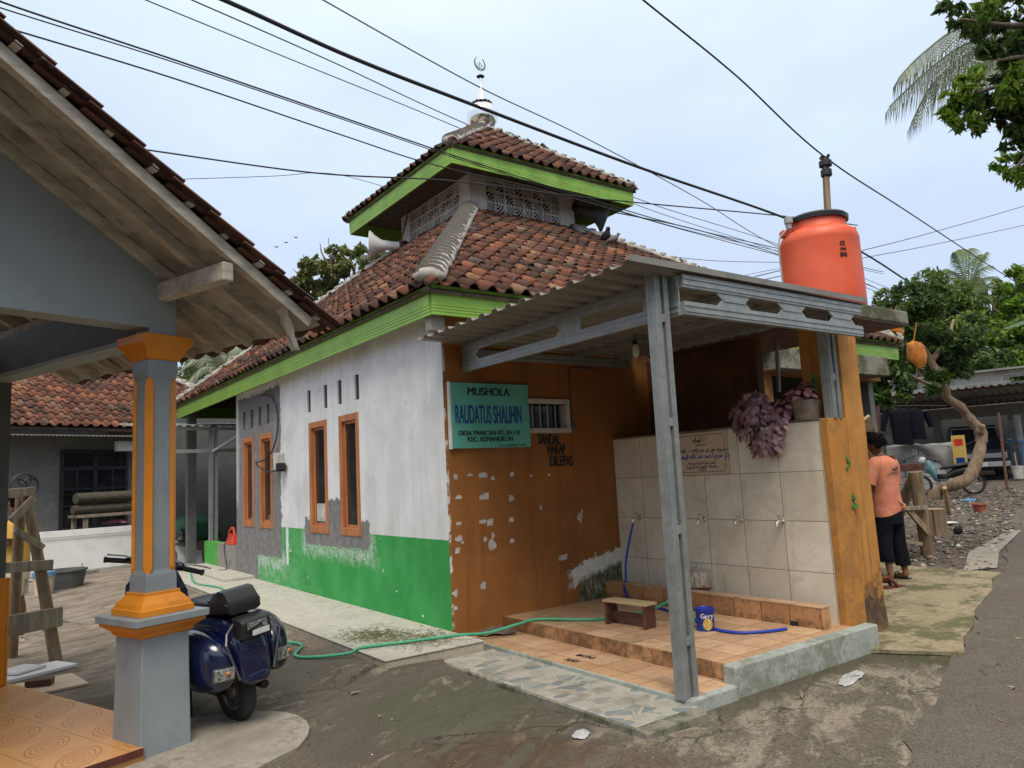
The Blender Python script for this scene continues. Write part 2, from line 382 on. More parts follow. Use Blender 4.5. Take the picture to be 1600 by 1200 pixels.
def m_risertile():
    nb = NB('orange_riser_tile'); x, y, z = nb.xyz()
    ty = (y)/.30; rn = nb.wnoise(nb.vec(ty.floor(), 0., 0.)); gr = nb.ss(.480, .489, (ty.fract()-.5).abs())
    n1 = nb.noise(6, 6, .7); n2 = nb.noise(30, 5, .65)
    c = nb.mix(nb.ss(.3, .7, n1*.6+rn*.4), (.40, .19, .085), (.52, .28, .13))
    c = nb.mix(nb.ss(.50, .66, nb.noise(20, 7, .75))*nb.ss(.0, -1.9, y)*.75, c, (.07, .05, .02)); c = nb.mix(nb.ss(.28, .17, z + (n1-.5)*.06)*nb.ss(.35, .6, nb.noise(5, 6, .7))*.7, c, (.07, .05, .025))
    c = nb.mix(nb.ss(.02, .09, (z-.17)*-1 + .09)*.0, c, (.05, .04, .02)); c = nb.mix(gr*.85, c, (.12, .06, .03))
    return nb.done(c, .5, n2*.3-gr, .35, .004)
def m_mosaic():
    nb = NB('broken_tile_mosaic'); x, y, z = nb.xyz()
    v = nb.vec(x*.62, y*1.05, 0.)
    d, c0 = nb.voro(10.5, v); e, _ = nb.voro(10.5, v, 'DISTANCE_TO_EDGE')
    r_, g_, b_ = nb.xyz(c0)
    col = nb.ramp(r_, [(0, (.33, .32, .285)), (.36, (.41, .395, .355)), (.40, (.24, .25, .235)), (.58, (.31, .31, .285)), (.62, (.17, .195, .195)), (.83, (.22, .245, .24)), (.86, (.33, .305, .26)), (1, (.38, .365, .33))])
    gr = nb.ss(.045, .02, e); n = nb.noise(18, 5, .65)
    col = nb.mix(gr, col, (.45, .39, .29)); col = nb.mix(nb.ss(.5, .66, nb.noise(2.6, 6, .7))*.6, col, (.16, .14, .10))
    col = nb.mix(nb.ss(.55, .7, n)*.25, col, (.2, .18, .14))
    return nb.done(col, .42, gr*-1 + n*.15, .45, .004)
def m_concrete(name, a, b, dirt, scale=3, damt=.8, rough=.85, moss=None, obj=False):
    nb = NB(name); p = nb.obj() if obj else nb.P()
    n1 = nb.noise(scale, 7, .65, p); n2 = nb.noise(scale*7, 6, .7, p); n3 = nb.noise(60, 4, .6, p)
    c = nb.mix(nb.ss(.3, .7, n1), a, b); c = nb.mix(nb.ss(.47, .66, n2*.45+n1*.55)*damt, c, dirt)
    if moss: c = nb.mix(nb.ss(.46, .58, nb.noise(scale*.8, 9, .76, p))*.8, c, moss)
    return nb.done(c, rough, n2*.6 + n3*.3, .5, .01, spec=.3)
def m_ground():
    nb = NB('yard_ground'); x, y, z = nb.xyz(); p = nb.P()
    warp = nb.vec(x*.42 + y*.26, y*.85 - x*.5, 0.)        # worn crust lies in drawn-out streaks
    rake = nb.vec(x*1.1 + y*1.5, (y*.83 - x*.56)*7.0, 0.)  # fine broom marks
    n0 = nb.noise(.35, 4, .6); n1 = nb.noise(1.3, 8, .68, warp, .6); n2 = nb.noise(4.2, 10, .74, warp, .5); n3 = nb.noise(48, 6, .75); n4 = nb.noise(.9, 6, .6, warp); n5 = nb.noise(1.6, 6, .7, rake)
    base = nb.mix(nb.ss(.3, .7, n1*.6 + n2*.4), (.105, .089, .069), (.195, .165, .125))
    base = nb.mix(nb.ss(.42, .62, n3)*.55, base, (.21, .175, .13)); base = nb.mix(nb.ss(.50, .38, n3)*.5, base, (.040, .034, .026))
    base = nb.mix(nb.ss(.45, .62, n0*.5 + n4*.5)*.5, base, (.088, .088, .050))
    left = nb.ss(.6, -1.4, x + (n0-.5)*2)
    rich = nb.ss(-2.0, -3.2, y + (n0-.5)*1.5)*nb.ss(-3.0, -1.4, x)*.040 + nb.ss(2.3, 3.2, x)*-.02
    crust = nb.ss(.495, .575, n2*.50 + n1*.26 + n5*.14 + n3*.10 + rich)
    cc = nb.mix(nb.ss(.35, .65, n3), (.25, .21, .155), (.39, .34, .265)); cc = nb.mix(nb.ss(.5, .62, n5)*.4, cc, (.19, .155, .11))
    col = nb.mix(crust*.72, base, cc)
    lf = nb.mix(nb.ss(.36, .64, n1), (.165, .135, .105), (.33, .275, .215)); lf = nb.mix(nb.ss(.48, .62, n2)*.55, lf, (.085, .072, .058)); lf = nb.mix(nb.ss(.40, .65, n3)*.3, lf, (.40, .33, .25))
    lf = nb.mix(nb.ss(.60, .68, n4)*.6, lf, (.17, .075, .05))
    far = left*nb.ss(.3, 1.6, y + (n0-.5)*2)
    col = nb.mix(far, col, lf)
    damp = nb.ss(1.75, .9, ((x+.95)*(x+.95)*.9 + (y+1.3)*(y+1.3)*.42) + (n1-.5)*1.6)
    dc = nb.mix(nb.ss(.35, .7, n1), (.085, .073, .058), (.150, .128, .098)); dc = nb.mix(nb.ss(.44, .64, n3)*.45, dc, (.17, .145, .11))
    col = nb.mix(damp*nb.ss(.62, .5, n2)*.9, col, dc)
    gm = nb.ss(.75, .1, ((x+1.0)*(x+1.0) + (y+1.9)*(y+1.9)*.6) + (n1-.5)*.8)
    col = nb.mix(gm*nb.ss(.3, .6, n3)*.45, col, (.066, .085, .038))
    red = nb.ss(.9, .2, ((x+1.5)*(x+1.5)*.8 + (y+3.3)*(y+3.3)*.5) + (n1-.5)*1.1)
    col = nb.mix(red*nb.ss(.40, .58, n2)*.75, col, (.115, .062, .034))
    kb = nb.ss(.22, .0, (y+2.98).abs()*.8 + (n2-.5)*.3)*nb.ss(-.2, .6, x)*nb.ss(3.2, 2.4, x)
    col = nb.mix(kb*nb.ss(.35, .6, n3*.5+n2*.5)*.9, col, (.045, .048, .022))
    ms = nb.ss(.5, .05, ((x-2.7)*(x-2.7) + (y+3.35)*(y+3.35)*3) + (n1-.5)*.6); col = nb.mix(ms*.7, col, (.060, .065, .028))
    cr, _ = nb.voro(1.25, nb.vec(x + n1*.5, y + n2*.4, 0.), 'DISTANCE_TO_EDGE')
    crk = nb.ss(.010, .003, cr)*nb.ss(.48, .62, n1)
    col = nb.mix(crk*.8, col, (.03, .027, .022))
    wild = nb.ss(5.2, 6.5, x + (n0-.5)*1.5)
    col = nb.mix(wild, col, nb.mix(nb.ss(.3, .7, n2), (.075, .063, .050), (.19, .16, .13)))
    col = nb.mix(nb.ss(26, 30, x)*1.0, col, (.06, .075, .03))
    return nb.done(col, nb.ss(0, 1, damp, .92, .66), n2*.8 + n3*.9 + crust*.6 + n5*.3 - crk, .8, .016, spec=.25)
def m_road():
    nb = NB('worn_asphalt'); x, y, z = nb.xyz()
    n1 = nb.noise(1.0, 7, .65); n2 = nb.noise(7, 7, .7); n3 = nb.noise(70, 4, .7)
    c = nb.mix(nb.ss(.3, .7, n1*.5+n2*.5), (.078, .066, .051), (.135, .115, .088)); c = nb.mix(nb.ss(.45, .62, n3)*.6, c, (.18, .16, .13)); c = nb.mix(nb.ss(.5, .38, n3)*.5, c, (.04, .036, .03))
    c = nb.mix(nb.ss(.60, .66, n2*.65 + n1*.35), c, (.24, .20, .16)); c = nb.mix(nb.ss(.55, .7, nb.noise(.6, 5, .6))*.5, c, (.13, .095, .075))
    cr, _ = nb.voro(.8, nb.vec(x + n1*.8, y + n2*.5, 0.), 'DISTANCE_TO_EDGE')
    c = nb.mix(nb.ss(.008, .002, cr)*nb.ss(.5, .62, n1)*.7, c, (.025, .023, .02))
    return nb.done(c, .82, n2*.5 + n3*.6, .6, .012, spec=.3)
def m_rooftile(name, stops, black=.75, bs=1.2):
    nb = NB(name); n1 = nb.noise(bs, 5, .62); n2 = nb.noise(16, 5, .65); n3 = nb.noise(60, 3, .6)
    r_ = nb.rnd(); c = nb.ramp(r_, stops)
    x, y, z = nb.xyz(); sn = nb.noise(1.0, 6, .7, nb.vec(x*2.2, y*2.2, z*.8)); c = nb.mix(nb.ss(.45, .58, n1*.4 + n2*.3 + sn*.3)*black, c, (.045, .033, .028))
    c = nb.mix(nb.ss(.60, .68, n2)*.35, c, (.30, .27, .23))
    return nb.done(c, .85, n2*.5 + n3*.5, .4, .006, spec=.2)
def m_wood(name, a, b, scale=1.0, axis='z', rough=.8, dirt=None):
    nb = NB(name); x, y, z = nb.xyz(nb.obj())
    k = {'x': (1.2, 16, 16), 'y': (16, 1.2, 16), 'z': (16, 16, 1.2)}[axis]
    n1 = nb.noise(scale, 6, .65, nb.vec(x*k[0], y*k[1], z*k[2]), .6); n2 = nb.noise(3.0, 5, .6, nb.obj()); n3 = nb.noise(scale*3, 4, .7, nb.vec(x*k[0], y*k[1], z*k[2]))
    c = nb.mix(nb.ss(.32, .68, n1), a, b); c = nb.mix(nb.ss(.5, .75, n2)*.4, c, dirt or tuple(q*.5 for q in a))
    return nb.done(c, rough, n1*.5 + n3*.5, .4, .005, spec=.3)
def m_leaf(name, stops, rough=.5, trans=.25):
    nb = NB(name); c = nb.ramp(nb.rnd(), stops); n1 = nb.noise(.9, 3, .6)
    c = nb.mix(nb.ss(.4, .66, n1)*.45, c, stops[0][1])
    nb.done(c, rough, None, spec=.35)
    t = nb.n('ShaderNodeBsdfTranslucent'); nb.put(t.inputs[0], nb.mix(.5, c, (.22, .30, .04)))
    mxs = nb.n('ShaderNodeMixShader'); mxs.inputs[0].default_value = trans
    nb.link(nb.b.outputs[0], mxs.inputs[1]); nb.link(t.outputs[0], mxs.inputs[2]); nb.link(mxs.outputs[0], nb.out.inputs[0])
    return nb.mat
def m_glass_dark(name='dark_window_glass'):
    nb = NB(name); n = nb.noise(2.5, 4, .6)
    return nb.done(nb.mix(nb.ss(.35, .7, n), (.010, .010, .011), (.030, .029, .028)), .09, None, spec=.5)
def m_porchtile():
    nb = NB('orange_vein_tile'); x, y, z = nb.xyz()
    dx = x + 2.978; dy = y + 1.31; c_, s_ = math.cos(TH), math.sin(TH)
    u = (dx*c_ + dy*s_ - .31)/.40; v = (dy*c_ - dx*s_ + .02)/.40
    rn = nb.wnoise(nb.vec(u.floor(), v.floor(), 3.)); n1 = nb.noise(5, 5, .6); n2 = nb.noise(30, 5, .6)
    fu = u.fract()-.5; fv = v.fract()-.5
    qa = (fu+fv)*.7; qb = (fu-fv)*.7; d = nb.math('SQRT', qa*qa*1.0 + qb*qb*3.4) + (n1-.5)*.05 + (n2-.5)*.015
    ln = nb.ss(.022, .004, (d-.13).abs()).mxx(nb.ss(.022, .004, (d-.235).abs())).mxx(nb.ss(.026, .006, (d-.35).abs())).mxx(nb.ss(.03, .008, (d-.47).abs()))
    ringv = .7 - ln*1.25 + (n2-.5)*.5
    c = nb.mix(nb.ss(-.5, .7, ringv), (.36, .135, .035), (.60, .29, .085)); c = nb.mix(nb.ss(.1, .0, d)*.5, c, (.45, .19, .05))
    c = nb.mix(nb.ss(.55, .75, n1)*.3, c, (.36, .15, .045)); c = nb.mix((rn-.5).abs()*.2, c, (.40, .2, .07))
    gr = nb.ss(.489, .494, fu.abs().mxx(fv.abs())); c = nb.mix(gr*.7, c, (.22, .10, .04))
    return nb.done(c, nb.ss(.2, .8, n2, .3, .5), n2*.2 - gr, .25, .004)
TERRA = [(0, (.060, .033, .027)), (.22, (.10, .047, .034)), (.5, (.155, .065, .042)), (.72, (.205, .082, .048)), (.88, (.29, .115, .058)), (.95, (.19, .145, .115)), (1, (.38, .17, .08))]
M = {
 'left_wall': m_left_wall(), 'front_wall': m_front_wall(), 'tilewall': m_tilewall(),
 'ptile': m_floortile('peach_floor_tile', (.46, .275, .155), (.60, .385, .235), .30, .02, .03, (.19, .11, .06)),
 'riser': m_risertile(), 'mosaic': m_mosaic(), 'ground': m_ground(), 'road': m_road(),
 'kerbblue': m_concrete('pale_blue_concrete', (.30, .33, .30), (.43, .465, .44), (.15, .14, .105), 3.5, .7, moss=(.20, .205, .155)),
 'conc': m_concrete('grey_concrete', (.22, .205, .18), (.38, .355, .31), (.085, .078, .062), 3),
 'conc_pale': m_concrete('pale_concrete', (.24, .21, .17), (.40, .365, .305), (.12, .10, .08), 2.6, .8),
 'conc_old': m_concrete('mossy_concrete', (.16, .15, .12), (.33, .31, .26), (.045, .042, .03), 2.5, .8, moss=(.055, .06, .022)),
 'apron': m_concrete('yellowed_concrete', (.23, .185, .11), (.40, .34, .225), (.085, .075, .045), 2.6, .95, moss=(.075, .078, .032)),
 'walkway': m_concrete('chalky_tile', (.38, .36, .31), (.56, .535, .47), (.22, .20, .165), 2.8, .75),
 'edge': m_concrete('stained_edge', (.36, .32, .24), (.50, .45, .36), (.12, .10, .065), 4, .8),
 'rooftile': m_rooftile('clay_roof_tile', TERRA, .82), 'rooftile_far': m_rooftile('orange_clay_tile', [(0, (.085, .042, .032)), (.3, (.145, .062, .042)), (.6, (.215, .088, .052)), (.85, (.29, .125, .07)), (1, (.18, .12, .09))], .75, .8),
 'rooftile_dark': m_rooftile('dark_clay_tile', [(0, (.060, .032, .026)), (.5, (.105, .050, .036)), (1, (.16, .075, .05))], .6),
 'mortar': m_concrete('lime_mortar', (.33, .31, .27), (.52, .49, .44), (.16, .15, .125), 7, .7), 'cap': m_concrete('lichened_cap', (.22, .20, .17), (.36, .33, .285), (.11, .095, .08), 6, .7),
 'lime': plain('lime_green_paint', (.265, .475, .065), .5, .12, 2.5, .3, 40, dirt=(.13, .25, .03), damt=.35), 'frame': m_wood('orange_brown_wood', (.36, .125, .045), (.52, .215, .085), rough=.55),
 'glass': m_glass_dark(), 'offwhite': plain('dirty_white_paint', (.50, .475, .44), .75, .22, 9, .4, 30, dirt=(.27, .25, .23)), 'lattice': plain('whitewashed_vent', (.62, .60, .60), .8, .14, 4, .3, dirt=(.30, .28, .27)),
 'dark': plain('painted_inner_shade', (.03, .028, .027), .9), 'steel': plain('galvanised_steel', (.31, .325, .315), .45, .12, 8, .15, 90, metal=.45, dirt=(.20, .21, .205), damt=.6),
 'sheet': plain('zincalume_sheet', (.25, .235, .21), .55, .16, 2, .15, 40, metal=.35, dirt=(.14, .115, .09), damt=.6),
 'chrome': plain('polished_steel', (.82, .83, .84), .12, .03, 5, .05, metal=1.0), 'orangepaint': m_concrete('ochre_paint', (.44, .185, .035), (.56, .25, .055), (.22, .10, .03), 3, .55, .7, moss=(.33, .155, .05)),
 'tank': plain('orange_plastic', (.72, .095, .035), .42, .08, 3, .12, 30, obj=True, dirt=(.50, .065, .03), damt=.35), 'black': plain('black_plastic', (.014, .014, .015), .4), 'blackrub': plain('black_rubber', (.016, .016, .017), .75, .2, 20),
 'greyplastic': plain('grey_pvc', (.30, .31, .31), .5), 'whitepl': plain('white_plastic', (.74, .74, .72), .4, .06), 'whiteboard': plain('white_painted_board', (.72, .72, .71), .55, .05, 1.5, dirt=(.52, .5, .48)),
 'teal': plain('teal_signboard', (.115, .43, .345), .5, .12, 1.4, .1, dirt=(.06, .26, .21), damt=.5), 'ink': plain('black_lettering', (.012, .013, .013), .6), 'inkblue': plain('blue_lettering', (.008, .055, .26), .5), 'inkgreen': plain('dark_green_lettering', (.02, .17, .10), .6),
 'greyhouse': plain('blue_grey_paint', (.27, .305, .315), .6, .07, 1.5, .15, 50, dirt=(.22, .25, .255), damt=.5), 'greydark': plain('dark_slate_paint', (.085, .095, .092), .7, .12), 'gold': plain('orange_gloss_paint', (.66, .225, .012), .42, .10, 4, .2, 40, chip=(.30, .13, .04)),
 'porchtile': m_porchtile(), 'maroon': plain('maroon_tile_border', (.11, .028, .022), .35, .2, 20), 'rafter': m_wood('weathered_rafter', (.37, .325, .265), (.58, .525, .44), 1.0, 'x', dirt=(.12, .095, .07)), 'underlay': plain('dusty_underlay', (.37, .345, .305), .9, .35, 3, .8, 9, dirt=(.085, .07, .055)),
 'oldwood': m_wood('weathered_timber', (.19, .155, .115), (.34, .29, .22)), 'polewood': m_wood('bark_stripped_pole', (.19, .13, .08), (.33, .245, .16)), 'darkwood': m_wood('dark_stained_wood', (.075, .030, .020), (.14, .065, .045), 1.0, 'x', .55), 'palewood': m_wood('pale_plank', (.36, .25, .14), (.52, .38, .22), 1.0, 'x'),
 'blue': plain('scooter_blue_paint', (.003, .008, .042), .22, .1, 3, .05, 40, obj=True, Coat_Weight=.8, Coat_Roughness=.05), 'vinyl': plain('black_vinyl', (.012, .012, .013), .38, .2, 9, .3, 50), 'tyre': plain('worn_tyre', (.030, .029, .028), .8, .25, 9, .5, 50), 'rim': plain('grey_rim', (.17, .17, .165), .4, .2, 10, metal=.6),
 'lens': plain('clear_lens', (.30, .30, .29), .10, .85, 55, .8, 120, metal=.5), 'amber': plain('amber_lens', (.55, .17, .02), .2), 'redlens': plain('red_lens', (.32, .02, .015), .15), 'plate': plain('blank_plate', (.55, .55, .53), .5, .1, 30),
 'alu': plain('dented_aluminium', (.74, .725, .69), .24, .14, 6, .3, 25, metal=.9, dirt=(.30, .26, .21)), 'canblue': plain('printed_blue_tin', (.012, .035, .24), .3), 'yellowprint': plain('yellow_print', (.55, .38, .10), .4, .45, 60), 'canlid': plain('blue_lid', (.010, .030, .30), .35),
 'hosegreen': plain('green_hose', (.07, .36, .20), .4, .12, 20), 'hoseblue': plain('blue_hose', (.012, .045, .36), .35, .12, 20), 'rag': plain('grey_rag', (.13, .10, .085), .95, .3, 20, .6, 40), 'litter': plain('crumpled_white_plastic', (.42, .42, .42), .45, .12, 20),
 'plaque': m_concrete('tan_stone', (.53, .41, .28), (.63, .50, .365), (.38, .26, .16), 8, .4, .45), 'cable': plain('black_cable', (.010, .011, .014), .6), 'cablegrey': plain('grey_cable', (.055, .065, .09), .6),
 'skin': plain('brown_skin', (.20, .092, .052), .5, .1, 9, .15, 70), 'hair': plain('black_hair', (.006, .0055, .005), .95, .3, 30, .6, 60, spec=.08), 'shirt': plain('faded_orange_cotton', (.60, .205, .12), .85, .16, 5, .5, 9, dirt=(.70, .36, .26), damt=.7), 'jeans': plain('dark_navy_cloth', (.008, .009, .014), .95, .3, 7, .4, 12, spec=.1), 'sandal': plain('maroon_sandal', (.10, .022, .018), .6, .2, 20),
 'yellow': plain('mustard_cotton', (.50, .29, .055), .85, .12, 6, .3, 12), 'cream': plain('cream_cotton', (.50, .43, .33), .85, .12, 6, .3, 12), 'paleblue': plain('pale_blue_cotton', (.36, .47, .48), .85, .15, 9, .3, 12), 'patterned': plain('black_white_print', (.22, .22, .21), .85, .85, 30, .3, 12),
 'block': None, 'bark': m_wood('tree_bark', (.17, .115, .075), (.31, .22, .145), .8, 'z', .9), 'barkdark': m_wood('dark_bark', (.07, .055, .04), (.15, .12, .09), .8, 'z', .9),
 'leaf_dark': m_leaf('dark_leaf', [(0, (.018, .040, .010)), (.4, (.034, .075, .017)), (.8, (.065, .125, .026)), (1, (.12, .19, .04))]), 'leaf_mid': m_leaf('mid_leaf', [(0, (.035, .068, .014)), (.4, (.068, .125, .024)), (.8, (.12, .20, .036)), (1, (.20, .28, .05))]),
 'leaf_lime': m_leaf('lime_leaf', [(0, (.05, .105, .014)), (.4, (.10, .20, .022)), (.8, (.20, .33, .035)), (1, (.30, .42, .05))], .45, .35), 'leaf_olive': m_leaf('olive_leaf', [(0, (.07, .085, .026)), (.4, (.13, .145, .042)), (.8, (.19, .20, .06)), (1, (.28, .25, .10))], .55, .2), 'frond': m_leaf('grey_frond', [(0, (.09, .105, .07)), (.5, (.17, .19, .12)), (1, (.30, .31, .20))], .5, .2), 'palm': m_leaf('palm_leaf', [(0, (.05, .09, .022)), (.5, (.10, .16, .04)), (1, (.19, .25, .08))], .45, .2),
 'purple': m_leaf('dusty_purple_leaf', [(0, (.22, .11, .13)), (.4, (.38, .21, .23)), (.8, (.54, .34, .35)), (1, (.66, .48, .46))], .6, .1), 'pink': m_leaf('dusty_pink_leaf', [(0, (.24, .085, .105)), (.5, (.36, .15, .17)), (1, (.48, .25, .26))], .55, .12), 'sprig': m_leaf('bright_sprig', [(0, (.04, .16, .02)), (1, (.12, .32, .05))], .4, .3),
 'orangebag': plain('orange_bag', (.62, .21, .03), .6, .22, 12, .5, 20), 'redpot': plain('red_clay_pot', (.33, .095, .05), .7), 'bluepl': plain('blue_plastic_bag', (.10, .22, .40), .5, .2, 12), 'rustpost': plain('rusty_post', (.12, .055, .04), .8, .3, 12), 'darkgreen': plain('green_tarp', (.010, .085, .035), .6, .2, 6, .5, 10), 'greytarp': plain('grey_tarpaulin', (.26, .255, .24), .5, .16, 3, .8, 5), 'navycar': plain('dark_vehicle_paint', (.016, .020, .034), .25, .15, 3, .05, 40), 'bikeblue': plain('pale_teal_fairing', (.17, .36, .40), .3), 'redplastic': plain('red_plastic', (.55, .035, .015), .4), 'mat': m_wood('rolled_mat', (.045, .041, .030), (.095, .085, .062), 2.0, 'x', .95), 'farwall': m_concrete('grey_render', (.14, .145, .14), (.23, .23, .22), (.10, .10, .10), 1.0, .6), 'farframe': plain('blue_black_frame', (.022, .026, .03), .5), 'bulb': plain('frosted_bulb', (.62, .58, .46), .3), 'feather': plain('slate_feather', (.03, .032, .038), .6, .3, 30), 'featherb': plain('brown_feather', (.13, .105, .095), .7, .3, 30), 'thatch': plain('faded_pot', (.20, .15, .115), .8, .3, 14), 'dirtygreen': plain('weathered_grass', (.13, .14, .045), .9, .4, 40), 'iron': plain('black_iron', (.012, .012, .013), .5),
}
def m_block():
    nb = NB('concrete_block'); x, y, z = nb.xyz(nb.obj())
    rows = z/.21; q = rows.floor(); tx = (x*.42 - y*.91 + q*.2)/.42
    gr = nb.ss(.465, .48, (tx.fract()-.5).abs()*1.0).mxx(nb.ss(.44, .46, (rows.fract()-.5).abs()))
    rn = nb.wnoise(nb.vec(tx.floor(), q, 1.)); n = nb.noise(5, 6, .65, nb.obj())
    c = nb.mix(nb.ss(.2, .8, n*.5 + rn*.5), (.24, .235, .225), (.36, .35, .33)); c = nb.mix(gr*.8, c, (.50, .48, .44))
    return nb.done(c, .9, n - gr*.5, .4, .01, spec=.2)
M['block'] = m_block()
nb = NB('faded_orange_plastic'); x, y, z = nb.xyz(); n1 = nb.noise(2.2, 5, .6); st = nb.noise(1, 6, .7, nb.vec(x*11, y*11, z*.7)); c_ = nb.mix(nb.ss(.3, .7, n1), (.66, .085, .032), (.74, .115, .045)); c_ = nb.mix(nb.ss(.55, .74, st)*.35, c_, (.52, .20, .12)); c_ = nb.mix(nb.ss(.62, .72, nb.noise(6, 6, .7))*.25, c_, (.45, .07, .03)); M['tank'] = nb.done(c_, .48, nb.noise(14, 4), .15, .006)
# ---------------------------------------------------------------- ground, road, paths
def grid_sheet(name, xs, ys, mat, dz=0):
    V_ = np.array([(x, y, gz(x, y)+dz) for y in ys for x in xs]); nx = len(xs)
    F_ = np.array([(j*nx+i, j*nx+i+1, (j+1)*nx+i+1, (j+1)*nx+i) for j in range(len(ys)-1) for i in range(nx-1)])
    return struct(arr_mesh(name, V_, F_, mat, smooth=True))
xs = sorted(set([-1500, -400, -150] + GX[:-1] + [round(-12+.5*i, 3) for i in range(60)] + [22, 24, 26, 30, 34, 45, 100, 250, 700, 1500]))
ys = sorted(set([-1500, -400, -120, -50, -25] + [round(-12+.5*i, 3) for i in range(60)] + [20, 24, 30, 40, 60, 100, 250, 700, 1500]))
grid_sheet('ground', xs, ys, M['ground'])
edge = [(-3.2, -6.4), (-1.4, -5.2), (.18, -4.28), (.94, -4.03), (2.75, -3.48), (3.4, -3.3), (4.85, -2.9), (6.2, -2.55), (7.6, -2.0), (9.6, -1.5), (11, -.95), (14.5, .1), (20, 1.6), (28, 3.8), (60, 13)]
ed = []
for i in range(len(edge)-1):
    n_ = 6 if i < 9 else 3
    for k in range(n_): t = k/n_; ed.append((edge[i][0]*(1-t)+edge[i+1][0]*t, edge[i][1]*(1-t)+edge[i+1][1]*t))
rng = random.Random(4); vs_, fs_ = [], []
for i, (x, y) in enumerate(ed):
    j = rng.uniform(-.05, .05)
    for k, o in enumerate((0, .4, 1, 2, 3.2, 4.4)):
        px_, py_ = x+o*.30, y+j*(k == 0)-o*.95; vs_.append((px_, py_, gz(px_, py_)+.012))
for i in range(len(ed)-1):
    for k in range(5): a = i*6+k; fs_.append((a, a+1, a+7, a+6))
m_ = MB(); m_.add(vs_, fs_); struct(m_.build('road', M['road'], smooth=2))

def sheet_outline(name, pts, mat, top=.02, skirt=.06, jit=.02, seed=1, step=.22):
    """a slab poured on the ground with a broken edge"""
    rg = random.Random(seed); P_ = []
    for i in range(len(pts)):
        a = Vector((*pts[i], 0)); b = Vector((*pts[(i+1) % len(pts)], 0)); n_ = max(1, int((b-a).length/step))
        for k in range(n_):
            p = a.lerp(b, k/n_); P_.append((p.x+rg.uniform(-jit, jit), p.y+rg.uniform(-jit, jit)))
    bm = bmesh.new(); vv = [bm.verts.new((x, y, gz(x, y)+top)) for x, y in P_]
    f_ = bm.faces.new(vv); ex = bmesh.ops.extrude_face_region(bm, geom=[f_])
    for v_ in [q for q in ex['geom'] if isinstance(q, bmesh.types.BMVert)]: v_.co.z -= skirt
    bmesh.ops.triangulate(bm, faces=[q for q in bm.faces if len(q.verts) > 4]); bmesh.ops.recalc_face_normals(bm, faces=bm.faces)
    me = bpy.data.meshes.new(name); bm.to_mesh(me); bm.free(); me.materials.append(mat)
    o = bpy.data.objects.new(name, me); COL.objects.link(o); return struct(o)
# yellowed apron beside the tank pillar, built in strips so it follows the rise of the ground
bx = [2.34, 2.63, 3.0, 3.4, 3.9, 4.4, 4.85, 5.4, 5.78]; rng = random.Random(8); m_ = MB(); vs_ = []
for i, x in enumerate(bx):
    y0 = -2.97 if i == 0 else -3.53 + (x-2.63)*.285 + rng.uniform(-.03, .03)
    for k in range(7):
        y = y0 + (.1-y0)*k/6; xx = x + (.16*(k/6) if i == len(bx)-1 else 0) + rng.uniform(-.02, .02)*(i == len(bx)-1); vs_.append((xx, y+rng.uniform(-.02, .02)*(k == 0), gz(xx, y)+.020))
fs_ = [(i*7+k, i*7+k+1, i*7+k+8, i*7+k+7) for i in range(len(bx)-1) for k in range(6)]
m_.add(vs_, fs_); struct(m_.build('pavement', M['apron'], solid=.03))
sheet_outline('pavement', [(-2.70, -.55), (-2.30, -.80), (-2.10, -.93), (-2.02, -1.05), (-1.975, -1.18), (-1.97, -1.32), (-2.0, -1.47), (-2.07, -1.62), (-2.2, -1.78), (-2.6, -2.0), (-3.2, -2.1), (-3.2, -.6)], M['conc_pale'], .022, .06, .008, 3, .12)
vs_ = [gp(x, y, .016) for x, y in ((5.85, -2.22), (6.18, -2.46), (7.4, -2.02), (7.2, -1.72), (9.5, -1.35), (9.62, -1.5))]
m_ = MB(); m_.add(vs_, [(0, 1, 2, 3), (3, 2, 5, 4)]); struct(m_.build('path', M['conc_pale']))

# walkway along the white wall, ceramic top on a stained concrete edge
m_ = MB(); m_.box((-1.0, -.56, -.06), (-.002, 8.9, .105)); m_.mi = 1
rng = random.Random(2); ptop = [(-1.0, -.57)]
m_.box((-1.008, -.57, .105), (-.002, 8.9, .122))
struct(m_.build('path', [M['edge'], M['walkway']], bevel=.008))
m_ = MB(); m_.box((-.52, 6.35, .122), (-.002, 9.6, .165)); struct(m_.build('path', M['walkway'], bevel=.006))
# mosaic ramp in front of the step
m_ = MB(); m_.box((-.50, -3.02, -.12), (.085, -.562, .018)); m_.mi = 1; m_.box((-.485, -3.0, .018), (.084, -.57, .030)); m_.mi = 2
m_.hexa([(-.52, -3.12, -.12), (.06, -3.12, -.12), (.06, -3.0, -.12), (-.52, -3.0, -.12), (-.51, -3.11, .02), (.05, -3.11, .025), (.05, -3.0, .036), (-.51, -3.0, .034)])
m_.box((-.512, -3.0, -.12), (-.486, -.562, .026))
struct(m_.build('path', [M['edge'], M['mosaic'], M['conc_old']], bevel=.008))

